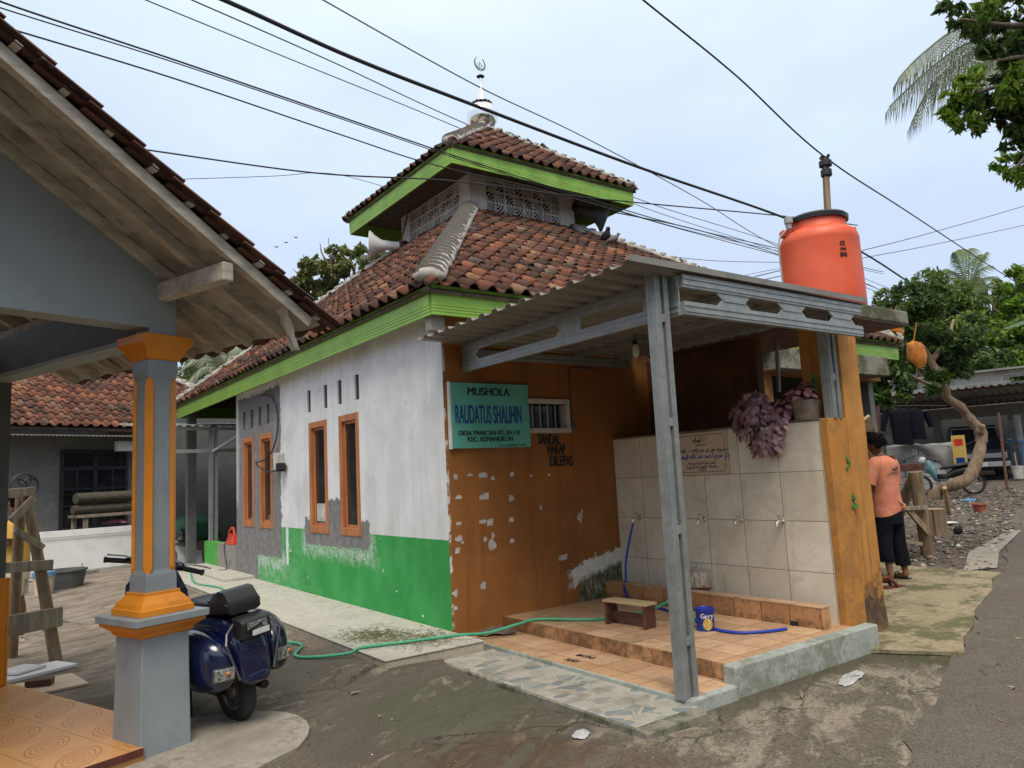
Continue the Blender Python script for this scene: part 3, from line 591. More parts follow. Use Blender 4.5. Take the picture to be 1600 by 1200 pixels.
# rubble and gravel beyond the apron: one mass nobody could count
def scatter_stones(name, n, area, mat, smin, smax, seed, flat=.6):
    rg = np.random.RandomState(seed); Vs, Fs = [], []; base = np.array([(1, 0, 0), (0, 1, 0), (-1, 0, 0), (0, -1, 0), (0, 0, 1), (0, 0, -.6)], float)
    tri = np.array([(0, 1, 4), (1, 2, 4), (2, 3, 4), (3, 0, 4), (1, 0, 5), (2, 1, 5), (3, 2, 5), (0, 3, 5)])
    k = 0
    while k < n:
        x, y = area(rg)
        if x is None: continue
        s = smin + (smax-smin)*rg.rand()**3; a = rg.rand()*6.28; q = base*(.6+.8*rg.rand(6, 1)); q = q*np.array([s, s*(.5+.5*rg.rand()), s*flat*(.4+.6*rg.rand())])
        c, d = math.cos(a), math.sin(a); q = np.stack([q[:, 0]*c-q[:, 1]*d + x, q[:, 0]*d+q[:, 1]*c + y, q[:, 2] + gz(x, y) + s*.15], 1)
        Vs.append(q); Fs.append(tri+6*k); k += 1
    o = arr_mesh(name, np.concatenate(Vs), np.concatenate(Fs), mat); o['kind'] = 'stuff'; return o
def area_r(rg):
    x = 5.8 + 12*rg.rand()**1.4; lo = float(np.interp(x, [e_[0] for e_ in edge], [e_[1] for e_ in edge])); y = lo + .1 + rg.rand()**1.1*(4.2 + (x-5)*.1)
    return (None, None) if (5.9 < x < 7.4 and y < -1.7 and rg.rand() < .8) else (x, y)
nb = NB('mixed_rubble'); c_ = nb.ramp(nb.rnd(), [(0, (.05, .045, .04)), (.35, (.15, .13, .11)), (.6, (.26, .23, .20)), (.78, (.18, .075, .045)), (.9, (.40, .37, .33)), (1, (.55, .53, .5))]); M['rubble'] = nb.done(c_, .9)
scatter_stones('gravel', 5200, area_r, M['rubble'], .012, .075, 5)
def area_f(rg):
    x = -4.5 + 8*rg.rand(); y = -4.6 + 6*rg.rand(); return (None, None) if (x > -1.1 and y > -3.2 and x < 2.6) or (x < -2.4 and y < .5) else (x, y)
scatter_stones('gravel', 1500, area_f, M['rubble'], .003, .014, 9)
def litter_leaves(name, n, area, seed, mat):
    rg = np.random.RandomState(seed); Vs, Fs = [], []; k = 0
    while k < n:
        x, y = area(rg)
        if x is None: continue
        s = .02+.035*rg.rand(); a = rg.rand()*6.28; q = np.array([(-s, 0, .004), (0, -s*.45, .012*rg.rand()), (s, 0, .006), (0, s*.45, .02*rg.rand())]); c, d = math.cos(a), math.sin(a)
        Vs.append(np.stack([q[:, 0]*c-q[:, 1]*d+x, q[:, 0]*d+q[:, 1]*c+y, q[:, 2]+gz(x, y)+.012], 1)); Fs.append(np.array([(0, 1, 2, 3)])+4*k); k += 1
    o = arr_mesh(name, np.concatenate(Vs), np.concatenate(Fs), mat); o['kind'] = 'stuff'; return o
nb = NB('dry_leaf'); c_ = nb.ramp(nb.rnd(), [(0, (.09, .05, .025)), (.5, (.20, .12, .06)), (.8, (.34, .24, .13)), (1, (.46, .42, .36))]); M['dryleaf'] = nb.done(c_, .8)
litter_leaves('leaves', 2600, area_r, 12, M['dryleaf'])
litter_leaves('leaves', 26, area_f, 13, M['dryleaf'])
# dry trampled grass lying on the walkway corner
rg = np.random.RandomState(3); Vs, Fs = [], []
for k in range(1500):
    cx, cy = (-.62, .42) if rg.rand() < .6 else (-.35, -.08); x = cx+rg.randn()*.17; y = cy+rg.randn()*.22
    if not (-.98 < x < -.02): x = cx
    a = rg.rand()*6.28; L = .03+.05*rg.rand(); q = np.array([(0, -.002, 0), (0, .002, 0), (L, .001, .006*rg.rand()), (L, -.001, .006)]); c, d = math.cos(a), math.sin(a)
    Vs.append(np.stack([q[:, 0]*c-q[:, 1]*d+x, q[:, 0]*d+q[:, 1]*c+y, q[:, 2]+.126], 1)); Fs.append(np.array([(0, 1, 2, 3)])+4*k)
o = arr_mesh('grass', np.concatenate(Vs), np.concatenate(Fs), M['dirtygreen']); o['kind'] = 'stuff'

# ---------------------------------------------------------------- roof tile layer
TP = [(0, .008), (.09, .038), (.22, .060), (.38, .055), (.52, .020), (.70, .0), (.88, .002), (1.02, .010)]
def tiles(name, O, U, S, span, L, mat, parent, w=.225, e=.25, seed=1, lift=.0, under=False, jit=1.0):
    """pantiles on a slope: rows of S-shaped tiles, every tile its own island"""
    O = np.array(O, float); U = np.array(U, float); S = np.array(S, float); N = np.cross(U, S); N /= np.linalg.norm(N)
    rg = np.random.RandomState(seed); np_ = len(TP); Vs, Fs = [], []; nt_ = 0
    pa = np.array([p[0] for p in TP])*w; ph = np.array([p[1] for p in TP])*(w/.205)
    rows = int(L/e)+1
    for i in range(rows):
        s0 = i*e; a0, a1 = span(min(L, s0+e*.5)); 
        if a1-a0 < w*.5: continue
        j0 = math.floor(a0/w); j1 = math.ceil(a1/w)
        for j in range(j0, j1):
            ac = (j+.5)*w
            if ac < a0-w*.15 or ac > a1+w*.15: continue
            da, ds, dh, ro = rg.randn(4)*np.array([.004, .010, .004, .014])*jit
            ln = min(e*1.16, L-s0+.03); b0 = -.02 + ds; b1 = b0+ln
            A = np.concatenate([pa, pa, pa, pa+0]) ; B = np.concatenate([np.full(np_, b0), np.full(np_, b1), np.full(np_, b0), np.full(np_, b1)])
            Hh = np.concatenate([ph+.042, ph+.004, ph+.020, ph-.012]) + dh + lift
            A2 = A + (B-b0)*ro + da + j*w; B2 = B + (A-w/2)*-ro + s0
            Vs.append(O + A2[:, None]*U + B2[:, None]*S + Hh[:, None]*N)
            fs = []
            for q in range(np_-1):
                fs.append((q, q+1, np_+q+1, np_+q)); fs.append((2*np_+q, 2*np_+q+1, q+1, q))
                if under: fs.append((3*np_+q, 3*np_+q+1, 2*np_+q+1, 2*np_+q))
            fs.append((2*np_, 0, np_, 3*np_)); fs.append((np_-1, 3*np_-1, 4*np_-1, 2*np_-1))
            Fs.append(np.array(fs)+4*np_*nt_); nt_ += 1
    o = arr_mesh(name, np.concatenate(Vs), np.concatenate(Fs), mat, parent)
    return o
def hip_roof(root, e, zt, t, tz, seed, w=.225, ex=.25, deck=None):
    """four tiled slopes between eave rectangle e at zt and top rectangle t at tz"""
    x0, y0, x1, y1 = e; a0, b0, a1, b1 = t
    fc = [((x0, y0), (x1, y0), (a0, b0), (a1, b0)), ((x1, y0), (x1, y1), (a1, b0), (a1, b1)), ((x1, y1), (x0, y1), (a1, b1), (a0, b1)), ((x0, y1), (x0, y0), (a0, b1), (a0, b0))]
    for k, (p, q, pt, qt) in enumerate(fc):
        P_ = Vector((*p, zt)); Q = Vector((*q, zt)); PT = Vector((*pt, tz)); QT = Vector((*qt, tz)); U = (Q-P_).normalized(); W_ = (Q-P_).length
        d = PT-P_; oa = d.dot(U); sv = d-U*oa; L = sv.length; S = sv.normalized(); ob = (QT-P_).dot(U)
        o = tiles('roof_slope', P_, U, S, (lambda s, oa=oa, ob=ob, W_=W_, L=L: (oa*s/L, W_+(ob-W_)*s/L)), L, M['rooftile'], root, w, ex, seed+k)
        N = U.cross(S).normalized(); m_ = MB()
        base = [P_, Q, QT, PT]; m_.add([v_-N*.03 for v_ in base]+[v_-N*.065 for v_ in base], [(0, 1, 2, 3), (7, 6, 5, 4), (0, 4, 5, 1), (1, 5, 6, 2), (2, 6, 7, 3), (3, 7, 4, 0)])
        m_.build('roof_deck', M['barkdark'], root)
def hip_cap(root, A, B, pitch, seed, r=.13, side=.2, lump=True, name='ridge'):
    """mortar bed with half-round caps stepped along a hip from A (low) to B (high)"""
    A = Vector(A); B = Vector(B); x, y, z = basis(B-A); L = (B-A).length; rg = random.Random(seed)
    rngs = []; n = max(4, int(L/.07))
    for i in range(n+1):
        c = A + z*(L*i/n); q = []
        for j in range(11):
            a = math.pi*(-.12+1.24*j/10); k = 1+rg.uniform(-.13, .13)
            q.append(c + x*math.cos(a)*side*k*(1-.12*max(0, math.sin(a))) + y*(math.sin(a)*r*.80*k - .012))
        q.append(c - y*.12); rngs.append(q)
    m_ = MB(); m_.rings(rngs); bed = m_.build(name, M['mortar'], root, smooth=2)
    m_ = MB(); k = 0.04
    while k < L-pitch*.3:
        c0 = A + z*k; c1 = A + z*(k+pitch*.42); rr = side*.66*(1+rg.uniform(-.06, .06)); q0, q1, q2, q3 = [], [], [], []
        for j in range(9):
            a = math.pi*(.03+.94*j/8); q0.append(c0 + x*math.cos(a)*side*.98 + y*(math.sin(a)*r*1.02+.006)); q1.append(c1 + x*math.cos(a)*side*.88 + y*(math.sin(a)*r*.90+.006))
        b0 = [c0-y*.05]; b1 = [c1-y*.05]
        m_.rings([q0+b0, q1+b1]); k += pitch*(1+rg.uniform(-.06, .06))
    m_.build('ridge_cap', M['cap'], bed)
    if lump: m_ = MB(); m_.ball(A + z*.05 + y*.0, side*.82, r*.80, r*.8, 10, 7); o = m_.build('mortar_lump', M['mortar'], bed, smooth=2); dd = o.modifiers.new('d', 'DISPLACE'); tx = bpy.data.textures.new('lump', 'CLOUDS'); tx.noise_scale = .12; dd.texture = tx; dd.strength = .07
def wall_holes(m_, o, ax, up, nrm, W, H, holes, t):
    """rectangular wall slab with openings; ax/up span it, nrm points outwards, t is its thickness"""
    o = Vector(o); ax = Vector(ax); up = Vector(up); nrm = Vector(nrm)
    X = sorted({0, W} | {q for h in holes for q in h[:2]}); Z = sorted({0, H} | {q for h in holes for q in h[2:]})
    solid = lambda i, j: 0 <= i < len(X)-1 and 0 <= j < len(Z)-1 and not any(h[0] <= (X[i]+X[i+1])/2 <= h[1] and h[2] <= (Z[j]+Z[j+1])/2 <= h[3] for h in holes)
    pt = lambda a, b, d: o+ax*a+up*b-nrm*d
    for i in range(len(X)-1):
        for j in range(len(Z)-1):
            if not solid(i, j): continue
            a, b, c, d = X[i], X[i+1], Z[j], Z[j+1]
            m_.poly([pt(a, c, 0), pt(b, c, 0), pt(b, d, 0), pt(a, d, 0)]); m_.poly([pt(a, d, t), pt(b, d, t), pt(b, c, t), pt(a, c, t)])
            for (di, dj, e0, e1) in ((-1, 0, (a, c), (a, d)), (1, 0, (b, c), (b, d)), (0, -1, (a, c), (b, c)), (0, 1, (a, d), (b, d))):
                if not solid(i+di, j+dj): m_.poly([pt(*e0, 0), pt(*e1, 0), pt(*e1, t), pt(*e0, t)])
def blob(rg, cx, cz, rx, rz, n=11):
    ph = rg.uniform(0, 6); return [(cx+rx*math.cos(6.283*i/n+ph)*rg.uniform(.55, 1.15), cz+rz*math.sin(6.283*i/n+ph)*rg.uniform(.55, 1.15)) for i in range(n)]
# ---------------------------------------------------------------- prayer house
MQ = thing('prayer_house', 'small prayer house with tiled two-tier roof, lime green fascias, white and green side wall', 'prayer house', (4.35, 5.5, 0))
wins = [(2.085, 2.70), (3.125, 3.785), (5.425, 6.065), (6.415, 7.025)]
slits = [2.11, 2.66, 3.15, 3.77, 5.62, 6.05, 6.5, 6.95]
hl = [(a, b, .96, 2.50) for a, b in wins] + [(s-.065, s+.065, 2.655, 2.975) for s in slits]
m_ = MB(); wall_holes(m_, (0, .004, 0), (0, 1, 0), (0, 0, 1), (-1, 0, 0), 7.456, 3.44, hl, .15); m_.build('side_wall', M['left_wall'], MQ)
for i, (a, b) in enumerate(wins):
    m_ = MB(); zt, zb = 2.50, .96; f = .085; xo, xi = -.012, .075
    m_.box((xo, a, zb), (xi, a+f, zt)); m_.box((xo, b-f, zb), (xi, b, zt)); m_.box((xo, a+f, zt-f), (xi, b-f, zt)); m_.box((xo, a+f, zb), (xi, b-f, zb+f*1.15))
    fr = m_.build('window', M['frame'], MQ, bevel=.006)
    m_ = MB(); g = .035; m_.box((.03, a+f, zb+f*1.15), (.06, a+f+g, zt-f)); m_.box((.03, b-f-g, zb+f*1.15), (.06, b-f, zt-f)); m_.box((.03, a+f+g, zt-f-g), (.06, b-f-g, zt-f)); m_.box((.03, a+f+g, zb+f*1.15), (.06, b-f-g, zb+f*1.15+g)); m_.build('sash', M['frame'], fr, bevel=.004)
    m_ = MB(); m_.box((.045, a+f+g, zb+f*1.15+g), (.050, b-f-g, zt-f-g)); m_.build('pane', M['glass'], fr)
    if i == 1: m_ = MB(); m_.box((.041, a+f+g+.02, zb+.16), (.0445, b-f-g-.02, zb+.40)); m_.build('pale_board', M['offwhite'], fr)
for s_ in slits: m_ = MB(); m_.box((.022, s_-.064, 2.656), (.034, s_+.064, 2.974)); m_.build('slit_shade_panel', M['dark'], MQ)  # dark panel in each slit stands in for its inner shade
# brown front wall with peeled spots
m_ = MB(); wall_holes(m_, (.003, 0, 0), (1, 0, 0), (0, 0, 1), (0, -1, 0), 8.697, 3.44, [(1.087, 1.60, 2.12, 2.395), (5.6, 8.697, .1, 2.9)], .15)
m_.mi = 1; rg = random.Random(21)
def pk(px, py): p = hit(px, py, (0, 0, 0), (0, 1, 0)); return p.x, p.z
spots = [(712, 745, 3, 4), (716, 777, 5, 3), (755, 743, 7, 4), (770, 747, 3, 3), (757, 776, 8, 5), (799, 778, 4, 5), (800, 741, 3, 4), (754, 815, 5, 3), (766, 816, 5, 5), (799, 812, 4, 4), (717, 818, 4, 3), (768, 852, 8, 11), (717, 842, 7, 6), (755, 915, 4, 5), (712, 927, 5, 6), (712, 950, 3, 4), (800, 845, 3, 3), (845, 793, 2, 3), (880, 871, 6, 4), (858, 742, 2, 2), (830, 743, 2, 2), (715, 860, 4, 5), (906, 808, 5, 6), (734, 742, 4, 2)]
for (px, py, rx, rz) in spots:
    x, z = pk(px, py); k = .0082*(1+x*.2)
    sq = rx < 9 and rz < 6
    P_ = blob(rg, x, z, rx*k*.85, rz*k*.8, 9) if not sq else [(x-rx*k, z-rz*k*.7), (x+rx*k*rg.uniform(.6, 1), z-rz*k*rg.uniform(.5, .9)), (x+rx*k*rg.uniform(.7, 1), z+rz*k*rg.uniform(.4, .9)), (x+rg.uniform(-.2, .2)*rx*k, z+rz*k*rg.uniform(.5, 1)), (x-rx*k*rg.uniform(.6, 1), z+rz*k*rg.uniform(.3, .8))]
    for q_ in range(1 if sq else 3):
        if q_: P_ = blob(rg, x+rg.uniform(-1.1, 1.1)*rx*k, z+rg.uniform(-1.1, 1.1)*rz*k, rx*k*.35, rz*k*.35, 8)
        Q_ = []
        for i_ in range(len(P_)):           # ragged outline
            a_, b_ = P_[i_], P_[(i_+1) % len(P_)]
            for s_ in (0, .33, .66): Q_.append((a_[0]+(b_[0]-a_[0])*s_+rg.uniform(-.16, .16)*rx*k*.5, a_[1]+(b_[1]-a_[1])*s_+rg.uniform(-.16, .16)*rz*k*.5))
        m_.poly([(p[0], -.0025-rg.uniform(0, .0003)-.0006*q_, p[1]) for p in Q_])
m_.build('front_wall', [M['front_wall'], M['offwhite']], MQ)
wf = MB(); wf.box((1.06, -.035, 2.395), (1.66, .12, 2.45)); wf.box((1.06, -.035, 2.065), (1.66, .12, 2.12)); wf.box((1.60, -.033, 2.12), (1.657, .12, 2.395)); wf = wf.build('barred_vent', M['offwhite'], MQ, bevel=.006)
m_ = MB(); [m_.tube([(x, .05, 2.12), (x, .05, 2.395)], .006, 6) for x in (1.17, 1.28, 1.39, 1.50)]; m_.build('bar', M['lattice'], wf)
m_ = MB(); m_.box((1.09, .10, 2.12), (1.60, .12, 2.395)); m_.build('pane', M['glass'], wf)
m_ = MB(); m_.box((8.55, .15, 0), (8.70, 7.46, 3.44)); m_.box((.15, 7.31, 0), (8.55, 7.46, 3.44)); m_.box((.15, .15, 0), (8.55, 7.31, .1)); m_.build('back_wall', M['farwall'], MQ)
m_ = MB(); m_.box((5.36, -.34, 2.93), (8.35, -.002, 3.24)); m_.build('concrete_ledge', M['conc_old'], MQ, bevel=.01)
# fascias: board with grooves along its lower half
def fascia(m_, a, b, nrm, z0, z1):
    a = Vector(a); b = Vector(b); nrm = Vector(nrm); d = (b-a); H = z1-z0
    for k, (f0, f1, o) in enumerate(((0, .10, .000), (.11, .20, .004), (.21, .30, .008), (.31, 1, .011))):
        c = (a+b)/2 + nrm*(o/2); m_.obox((c.x, c.y, z0+H*(f0+f1)/2), d.normalized(), nrm, (0, 0, 1), d.length/2+.02*(abs(nrm.y) > .5) + o*.5, .016+o/2, H*(f1-f0)/2)
    c = (a+b)/2 - nrm*.012; m_.obox((c.x, c.y, z0+H/2), d.normalized(), nrm, (0, 0, 1), d.length/2-.01, .006, H*.49)
for (a, b, n_) in (((-.22, -.20), (-.22, 11.2), (-1, 0, 0)), ((-.205, -.22), (8.9, -.22), (0, -1, 0)), ((8.9, -.2), (8.9, 11.2), (1, 0, 0)), ((-.2, 11.2), (8.88, 11.2), (0, 1, 0))):
    m_ = MB(); fascia(m_, (*a, 0), (*b, 0), n_, 3.245, 3.545); m_.build('fascia', M['lime'], MQ)
EZ = 3.505
hip_roof(MQ, (-.31, -.31, 8.99, 11.29), EZ, (3.10, 4.05, 5.55, 6.65), 6.30, 31)
for k, (a, b) in enumerate((((-.30, -.30), (3.12, 4.07)), ((8.98, -.30), (5.53, 4.07)), ((-.30, 11.28), (3.12, 6.63)), ((8.98, 11.28), (5.53, 6.63)))):
    L = Vector((*a, EZ)).lerp(Vector((*b, 6.31)), .012 if k == 0 else .0); hip_cap(MQ, (L.x, L.y, L.z+.09), (*b, 6.40), .205, 40+k, .105 if k == 0 else .085, .160 if k == 0 else .12)
m_ = MB(); m_.box((-.15, -.15, 3.33), (-.002, 11.0, 3.37)); m_.box((.16, .16, 3.40), (8.54, 7.30, 3.43)); m_.box((-.002, -.19, 3.445), (8.7, -.002, 3.47)); m_.build('soffit', M['offwhite'], MQ)
m_ = MB(); m_.box((-.20, -.14, 3.10), (-.03, -.03, 3.26)); m_.build('beam_end', M['conc'], MQ, bevel=.01)
# lantern storey with vent blocks
cx0, cy0, cx1, cy1 = 3.10, 4.05, 5.55, 6.65
m_ = MB()
for (x, y) in ((cx0, cy0), (cx1-.36, cy0), (cx0, cy1-.36), (cx1-.36, cy1-.36)): m_.box((x, y, 6.0), (x+.36, y+.36, 7.5))
m_.box((cx0+.01, cy0+.01, 6.15), (cx1-.01, cy1-.01, 6.33)); m_.build('lantern_post', M['lattice'], MQ, bevel=.01)
m_ = MB(); m_.box((cx0+.30, cy0+.30, 6.33), (cx1-.30, cy1-.30, 7.45)); m_.build('lantern_shade_box', M['dark'], MQ)  # dark box added behind the lattice in place of interior shade
def annulus(m_, c, ax, up, nr, r0, r1, t, n=18):
    c = Vector(c); q = []
    for j in range(n):
        a = 2*math.pi*j/n; d = ax*math.cos(a)+up*math.sin(a); q.append([c+d*r0, c+d*r1, c+d*r1+nr*t, c+d*r0+nr*t])
    b = len(m_.v); m_.v += [tuple(p) for r_ in q for p in r_]
    for j in range(n):
        k = (j+1) % n
        for s in range(4): m_.f.append((b+j*4+s, b+j*4+(s+1) % 4, b+k*4+(s+1) % 4, b+k*4+s)); m_.m.append(m_.mi)
def lattice(o, ax, nr, W, nc, z0, z1, nr_):
    m_ = MB(); o = Vector(o); ax = Vector(ax); nr = Vector(nr); up = ZZ; bw = W/nc; bh = (z1-z0)/nr_; t = .045
    for i in range(nc+1): m_.obox(o+ax*(bw*i)+up*((z0+z1)/2)+nr*t/2, ax, nr, up, .016, t/2, (z1-z0)/2)
    for j in range(nr_+1): m_.obox(o+ax*(W/2)+up*(z0+bh*j)+nr*t/2, ax, nr, up, W/2, t/2+.002, .016)
    for i in range(nc):
        for j in range(nr_):
            c = o+ax*(bw*(i+.5))+up*(z0+bh*(j+.5)); R0 = min(bw, bh)/2
            for r_ in (.96, .70, .44): annulus(m_, c, ax, up, nr, R0*r_-.020, R0*r_, t-.004)
            m_.obox(c+nr*t/2, ax, nr, up, R0*.9, t/2-.006, .014); m_.obox(c+nr*t/2, ax, nr, up, .014, t/2-.008, R0*.9)
    m_.build('vent_lattice', M['lattice'], MQ)
lattice((cx0+.36, cy0+.06, 0), (1, 0, 0), (0, -1, 0), cx1-cx0-.72, 4, 6.33, 7.19, 2)
lattice((cx0+.06, cy1-.36, 0), (0, -1, 0), (-1, 0, 0), cy1-cy0-.72, 4, 6.33, 7.19, 2)
lattice((cx1-.06, cy0+.36, 0), (0, 1, 0), (1, 0, 0), cy1-cy0-.72, 4, 6.33, 7.19, 2)
lattice((cx1-.36, cy1-.06, 0), (-1, 0, 0), (0, 1, 0), cx1-cx0-.72, 4, 6.33, 7.19, 2)
ux0, uy0, ux1, uy1 = 2.30, 3.32, 6.42, 7.38
for (a, b, n_) in (((ux0, uy0+.02), (ux0, uy1-.02), (-1, 0, 0)), ((ux0+.015, uy0), (ux1, uy0), (0, -1, 0)), ((ux1, uy0+.02), (ux1, uy1), (1, 0, 0)), ((ux0+.02, uy1), (ux1-.02, uy1), (0, 1, 0))):
    m_ = MB(); fascia(m_, (*a, 0), (*b, 0), n_, 6.73, 7.075); m_.build('fascia', M['lime'], MQ)
hip_roof(MQ, (ux0-.08, uy0-.08, ux1+.08, uy1+.08), 7.035, (4.33, 5.32, 4.39, 5.38), 8.68, 61)
for k, (x, y) in enumerate(((ux0, uy0), (ux1, uy0), (ux0, uy1), (ux1, uy1))):
    hip_cap(MQ, (x-.05 if x < 4 else x+.05, y-.05 if y < 5 else y+.05, 7.10), (4.36, 5.35, 8.74), .21, 70+k, .095 if k == 0 else .085, .145 if k == 0 else .13, k != 0)
m_ = MB(); m_.box((cx0-.2, cy0-.2, 7.2), (cx1+.2, cy1+.2, 7.22)); m_.box((ux0+.02, uy0+.02, 6.99), (ux1-.02, uy1-.02, 7.005)); m_.build('ceiling', M['barkdark'], MQ)
dc = (4.36, 5.35, 0)
m_ = MB(); m_.lathe([(.19, 8.60), (.20, 8.70), (.25, 8.74), (.305, 8.84), (.32, 8.94), (.31, 9.04), (.265, 9.13), (.18, 9.20), (.12, 9.225)], dc, 28); dome = m_.build('dome', M['chrome'], MQ, smooth=1)
m_ = MB()
for j in range(14):
    a = 6.283*j/14; m_.ball((dc[0]+.185*math.cos(a), dc[1]+.185*math.sin(a), 9.215), .042, .042, .022, 8, 5)
m_.lathe([(.19, 9.195), (.20, 9.21), (.15, 9.235)], dc, 24); m_.build('scalloped_collar', M['black'], dome, smooth=1)
m_ = MB(); m_.lathe([(.11, 9.23), (.105, 9.30), (.075, 9.42), (.05, 9.52), (.034, 9.66), (.030, 9.78), (.012, 9.80), (.010, 9.99)], dc, 18); sp_ = m_.build('spire', M['chrome'], dome, smooth=1)
m_ = MB(); m_.lathe([(.01, 9.785), (.07, 9.805), (.085, 9.82), (.06, 9.84), (.01, 9.855)], dc, 16); m_.build('spire_disc', M['black'], dome, smooth=1)
m_ = MB(); ax_ = (CR*.75 + CF*.66).normalized(); ax_.z = 0; ax_.normalize(); up_ = ZZ; nr_ = ax_.cross(up_); cc = Vector((dc[0], dc[1], 10.10)); cr_ = []
for j in range(27):                     # crescent opening upwards
    a = R(90+28) + R(304)*j/26; th_ = .040*math.sin(math.pi*j/26)+.006
    cr_.append([cc+(ax_*math.cos(a)+up_*math.sin(a))*(.15-th_) - nr_*.008, cc+(ax_*math.cos(a)+up_*math.sin(a))*.15-nr_*.008, cc+(ax_*math.cos(a)+up_*math.sin(a))*.15+nr_*.008, cc+(ax_*math.cos(a)+up_*math.sin(a))*(.15-th_)+nr_*.008])
m_.rings(cr_)
for s, h in ((-.045, .10), (-.015, .14), (.02, .12), (.05, .08)): m_.tube([cc+ax_*s-up_*.09, cc+ax_*(s*1.2+.012)-up_*.09+up_*h*.6, cc+ax_*s-up_*.09+up_*h], .007, 6)
m_.build('crescent', plain('tarnished_steel', (.22, .22, .22), .3, .5, 30, metal=.6), dome)
# painted words on the brown wall
x, z = pk(858, 687); text('SANDAL', 'lettering', M['ink'], MQ, frameM((x, -.004, z), (1, 0, -.035), (0, 0, 1)), .165, .009, fit=pk(876, 687)[0]-pk(841, 687)[0])
x, z = pk(869, 703); text('HARAP', 'lettering', M['ink'], MQ, frameM((x, -.004, z), (1, 0, -.02), (0, 0, 1)), .155, .009, fit=pk(884, 703)[0]-pk(855, 703)[0])
x, z = pk(877, 721); text('DILEPAS', 'lettering', M['ink'], MQ, frameM((x, -.004, z), (1, 0, -.02), (0, 0, 1)), .165, .009, fit=pk(895, 721)[0]-pk(859, 721)[0])
# porch posts carrying the far eave
m_ = MB(); m_.box((-.12, 10.75, 0), (.06, 10.93, 3.36)); m_.box((8.5, 10.75, 0), (8.68, 10.93, 3.36)); m_.build('porch_post', M['farwall'], MQ)

# name board
SB = thing('sign_board', 'teal prayer house name board with blue and black lettering, fixed on the brown wall', 'sign', (.55, -.02, 2.25))
m_ = MB(); m_.box((.045, -.04, 1.915), (1.06, -.006, 2.597)); m_.build('board', M['teal'], SB, bevel=.003)
m_ = MB(); m_.box((.040, -.043, 1.910), (.060, -.005, 2.602)); m_.build('edge_strip', M['whitepl'], SB)
fx = lambda px, py: hit(px, py, (0, -.042, 0), (0, 1, 0))
def sline(t, a, b, size, mat, bold, sx, **k):
    p = (fx(*a)+fx(*b))/2; text(t, 'lettering', mat, SB, frameM(p, (1, 0, 0), ZZ), size, bold, sx, fit=abs(fx(*b).x-fx(*a).x), **k)
S_ = lambda x, y: (690+x/7.27, 590+y/7.27)
sline('MUSHOLA', S_(290, 160), S_(770, 175), .118, M['ink'], .0042, 1.0)
sline('RAUDATUS SHALIHIN', S_(155, 425), S_(910, 440), .27, M['inkblue'], .0075, .475)
sline('DESA PANICAN RT. 04 / 01', S_(200, 632), S_(895, 628), .068, M['ink'], .0024, .93)
sline('KEC. KEMANGKON', S_(297, 703), S_(813, 697), .072, M['ink'], .0028, .93)
sline('KKN UNSOED 2023', S_(665, 772), S_(960, 765), .034, M['inkgreen'], .0005, .95)

# horn loudspeakers under the upper eaves
def speaker(loc, d, label, mat):
    t = thing('loudspeaker', label, 'loudspeaker', loc, 0, 'horn loudspeakers under the upper eaves'); d = Vector(d).normalized(); c = Vector(loc)
    m_ = MB(); m_.lathe([(.075, -.30), (.08, -.12), (.095, .0), (.13, .10), (.20, .20), (.275, .27), (.30, .30), (.295, .305), (.262, .268), (.19, .19), (.115, .09), (.05, .0)], c, 28, d); m_.build('horn', mat, t, smooth=1)
    m_ = MB(); m_.lathe([(.02, -.42), (.085, -.42), (.095, -.40), (.095, -.30), (.07, -.28)], c, 20, d); m_.build('driver', M['black'], t, smooth=1)
    m_ = MB(); b = c-d*.3; m_.tube([b+ZZ*.08, b+ZZ*.30-d*.05, b+ZZ*.65-d*.15], .016, 8); m_.obox(b, d, d.cross(ZZ), ZZ, .03, .09, .09); m_.build('bracket', M['rustpost'], t)
c_ = at(603, 384, 14.55); speaker(c_, Vector((-.80, .50, .02)), 'white horn loudspeaker hanging under the upper eave above the white side wall', M['whitepl'])
c_ = at(925, 335, 14.6); speaker(c_, Vector((.75, -.55, -.42)), 'dark horn loudspeaker under the upper eave nearest the pigeons', M['greydark'])
# birds on the lower ridge
def bird(p, d, label, mat, s=1.0):
    p = Vector(p); d = Vector(d).normalized(); t = thing('pigeon', label, 'bird', p, 0, 'pigeons on the roof ridge'); x = d.cross(ZZ).normalized()
    rg_ = []
    for (a, h, r_) in ((-.17, .075, .008), (-.12, .085, .028), (-.06, .10, .055), (.0, .125, .07), (.05, .155, .062), (.085, .195, .036), (.105, .235, .034), (.13, .245, .022), (.15, .24, .004)):
        c = p+d*a*s+ZZ*h*s; n_ = (d*.8+ZZ*.6).normalized(); q = x.cross(n_).normalized(); rg_.append([c+(x*math.cos(6.283*j/10)+q*math.sin(6.283*j/10))*r_*s for j in range(10)])
    m_ = MB(); m_.rings(rg_); m_.build('body', mat, t, smooth=2)
    m_ = MB(); [m_.tube([p+x*k*.025*s+ZZ*.08*s, p+x*k*.028*s-ZZ*.01], .006*s, 5) for k in (-1, 1)]; m_.build('legs', M['redpot'], t)
bird(at(947, 383, 13.7), CR*.3-CF*.9, 'dark pigeon standing upright on the roof ridge beside a brown one', M['feather'], 1.25)
bird(at(959, 384, 13.6), CR*.95+CF*.1, 'brownish pigeon crouched on the ridge right of the upright dark one', M['featherb'], .95)
bird(at(904, 374, 13.9), -CR*.6+CF*.5, 'dark pigeon at the foot of the lantern storey below the dark loudspeaker', M['feather'], 1.2)
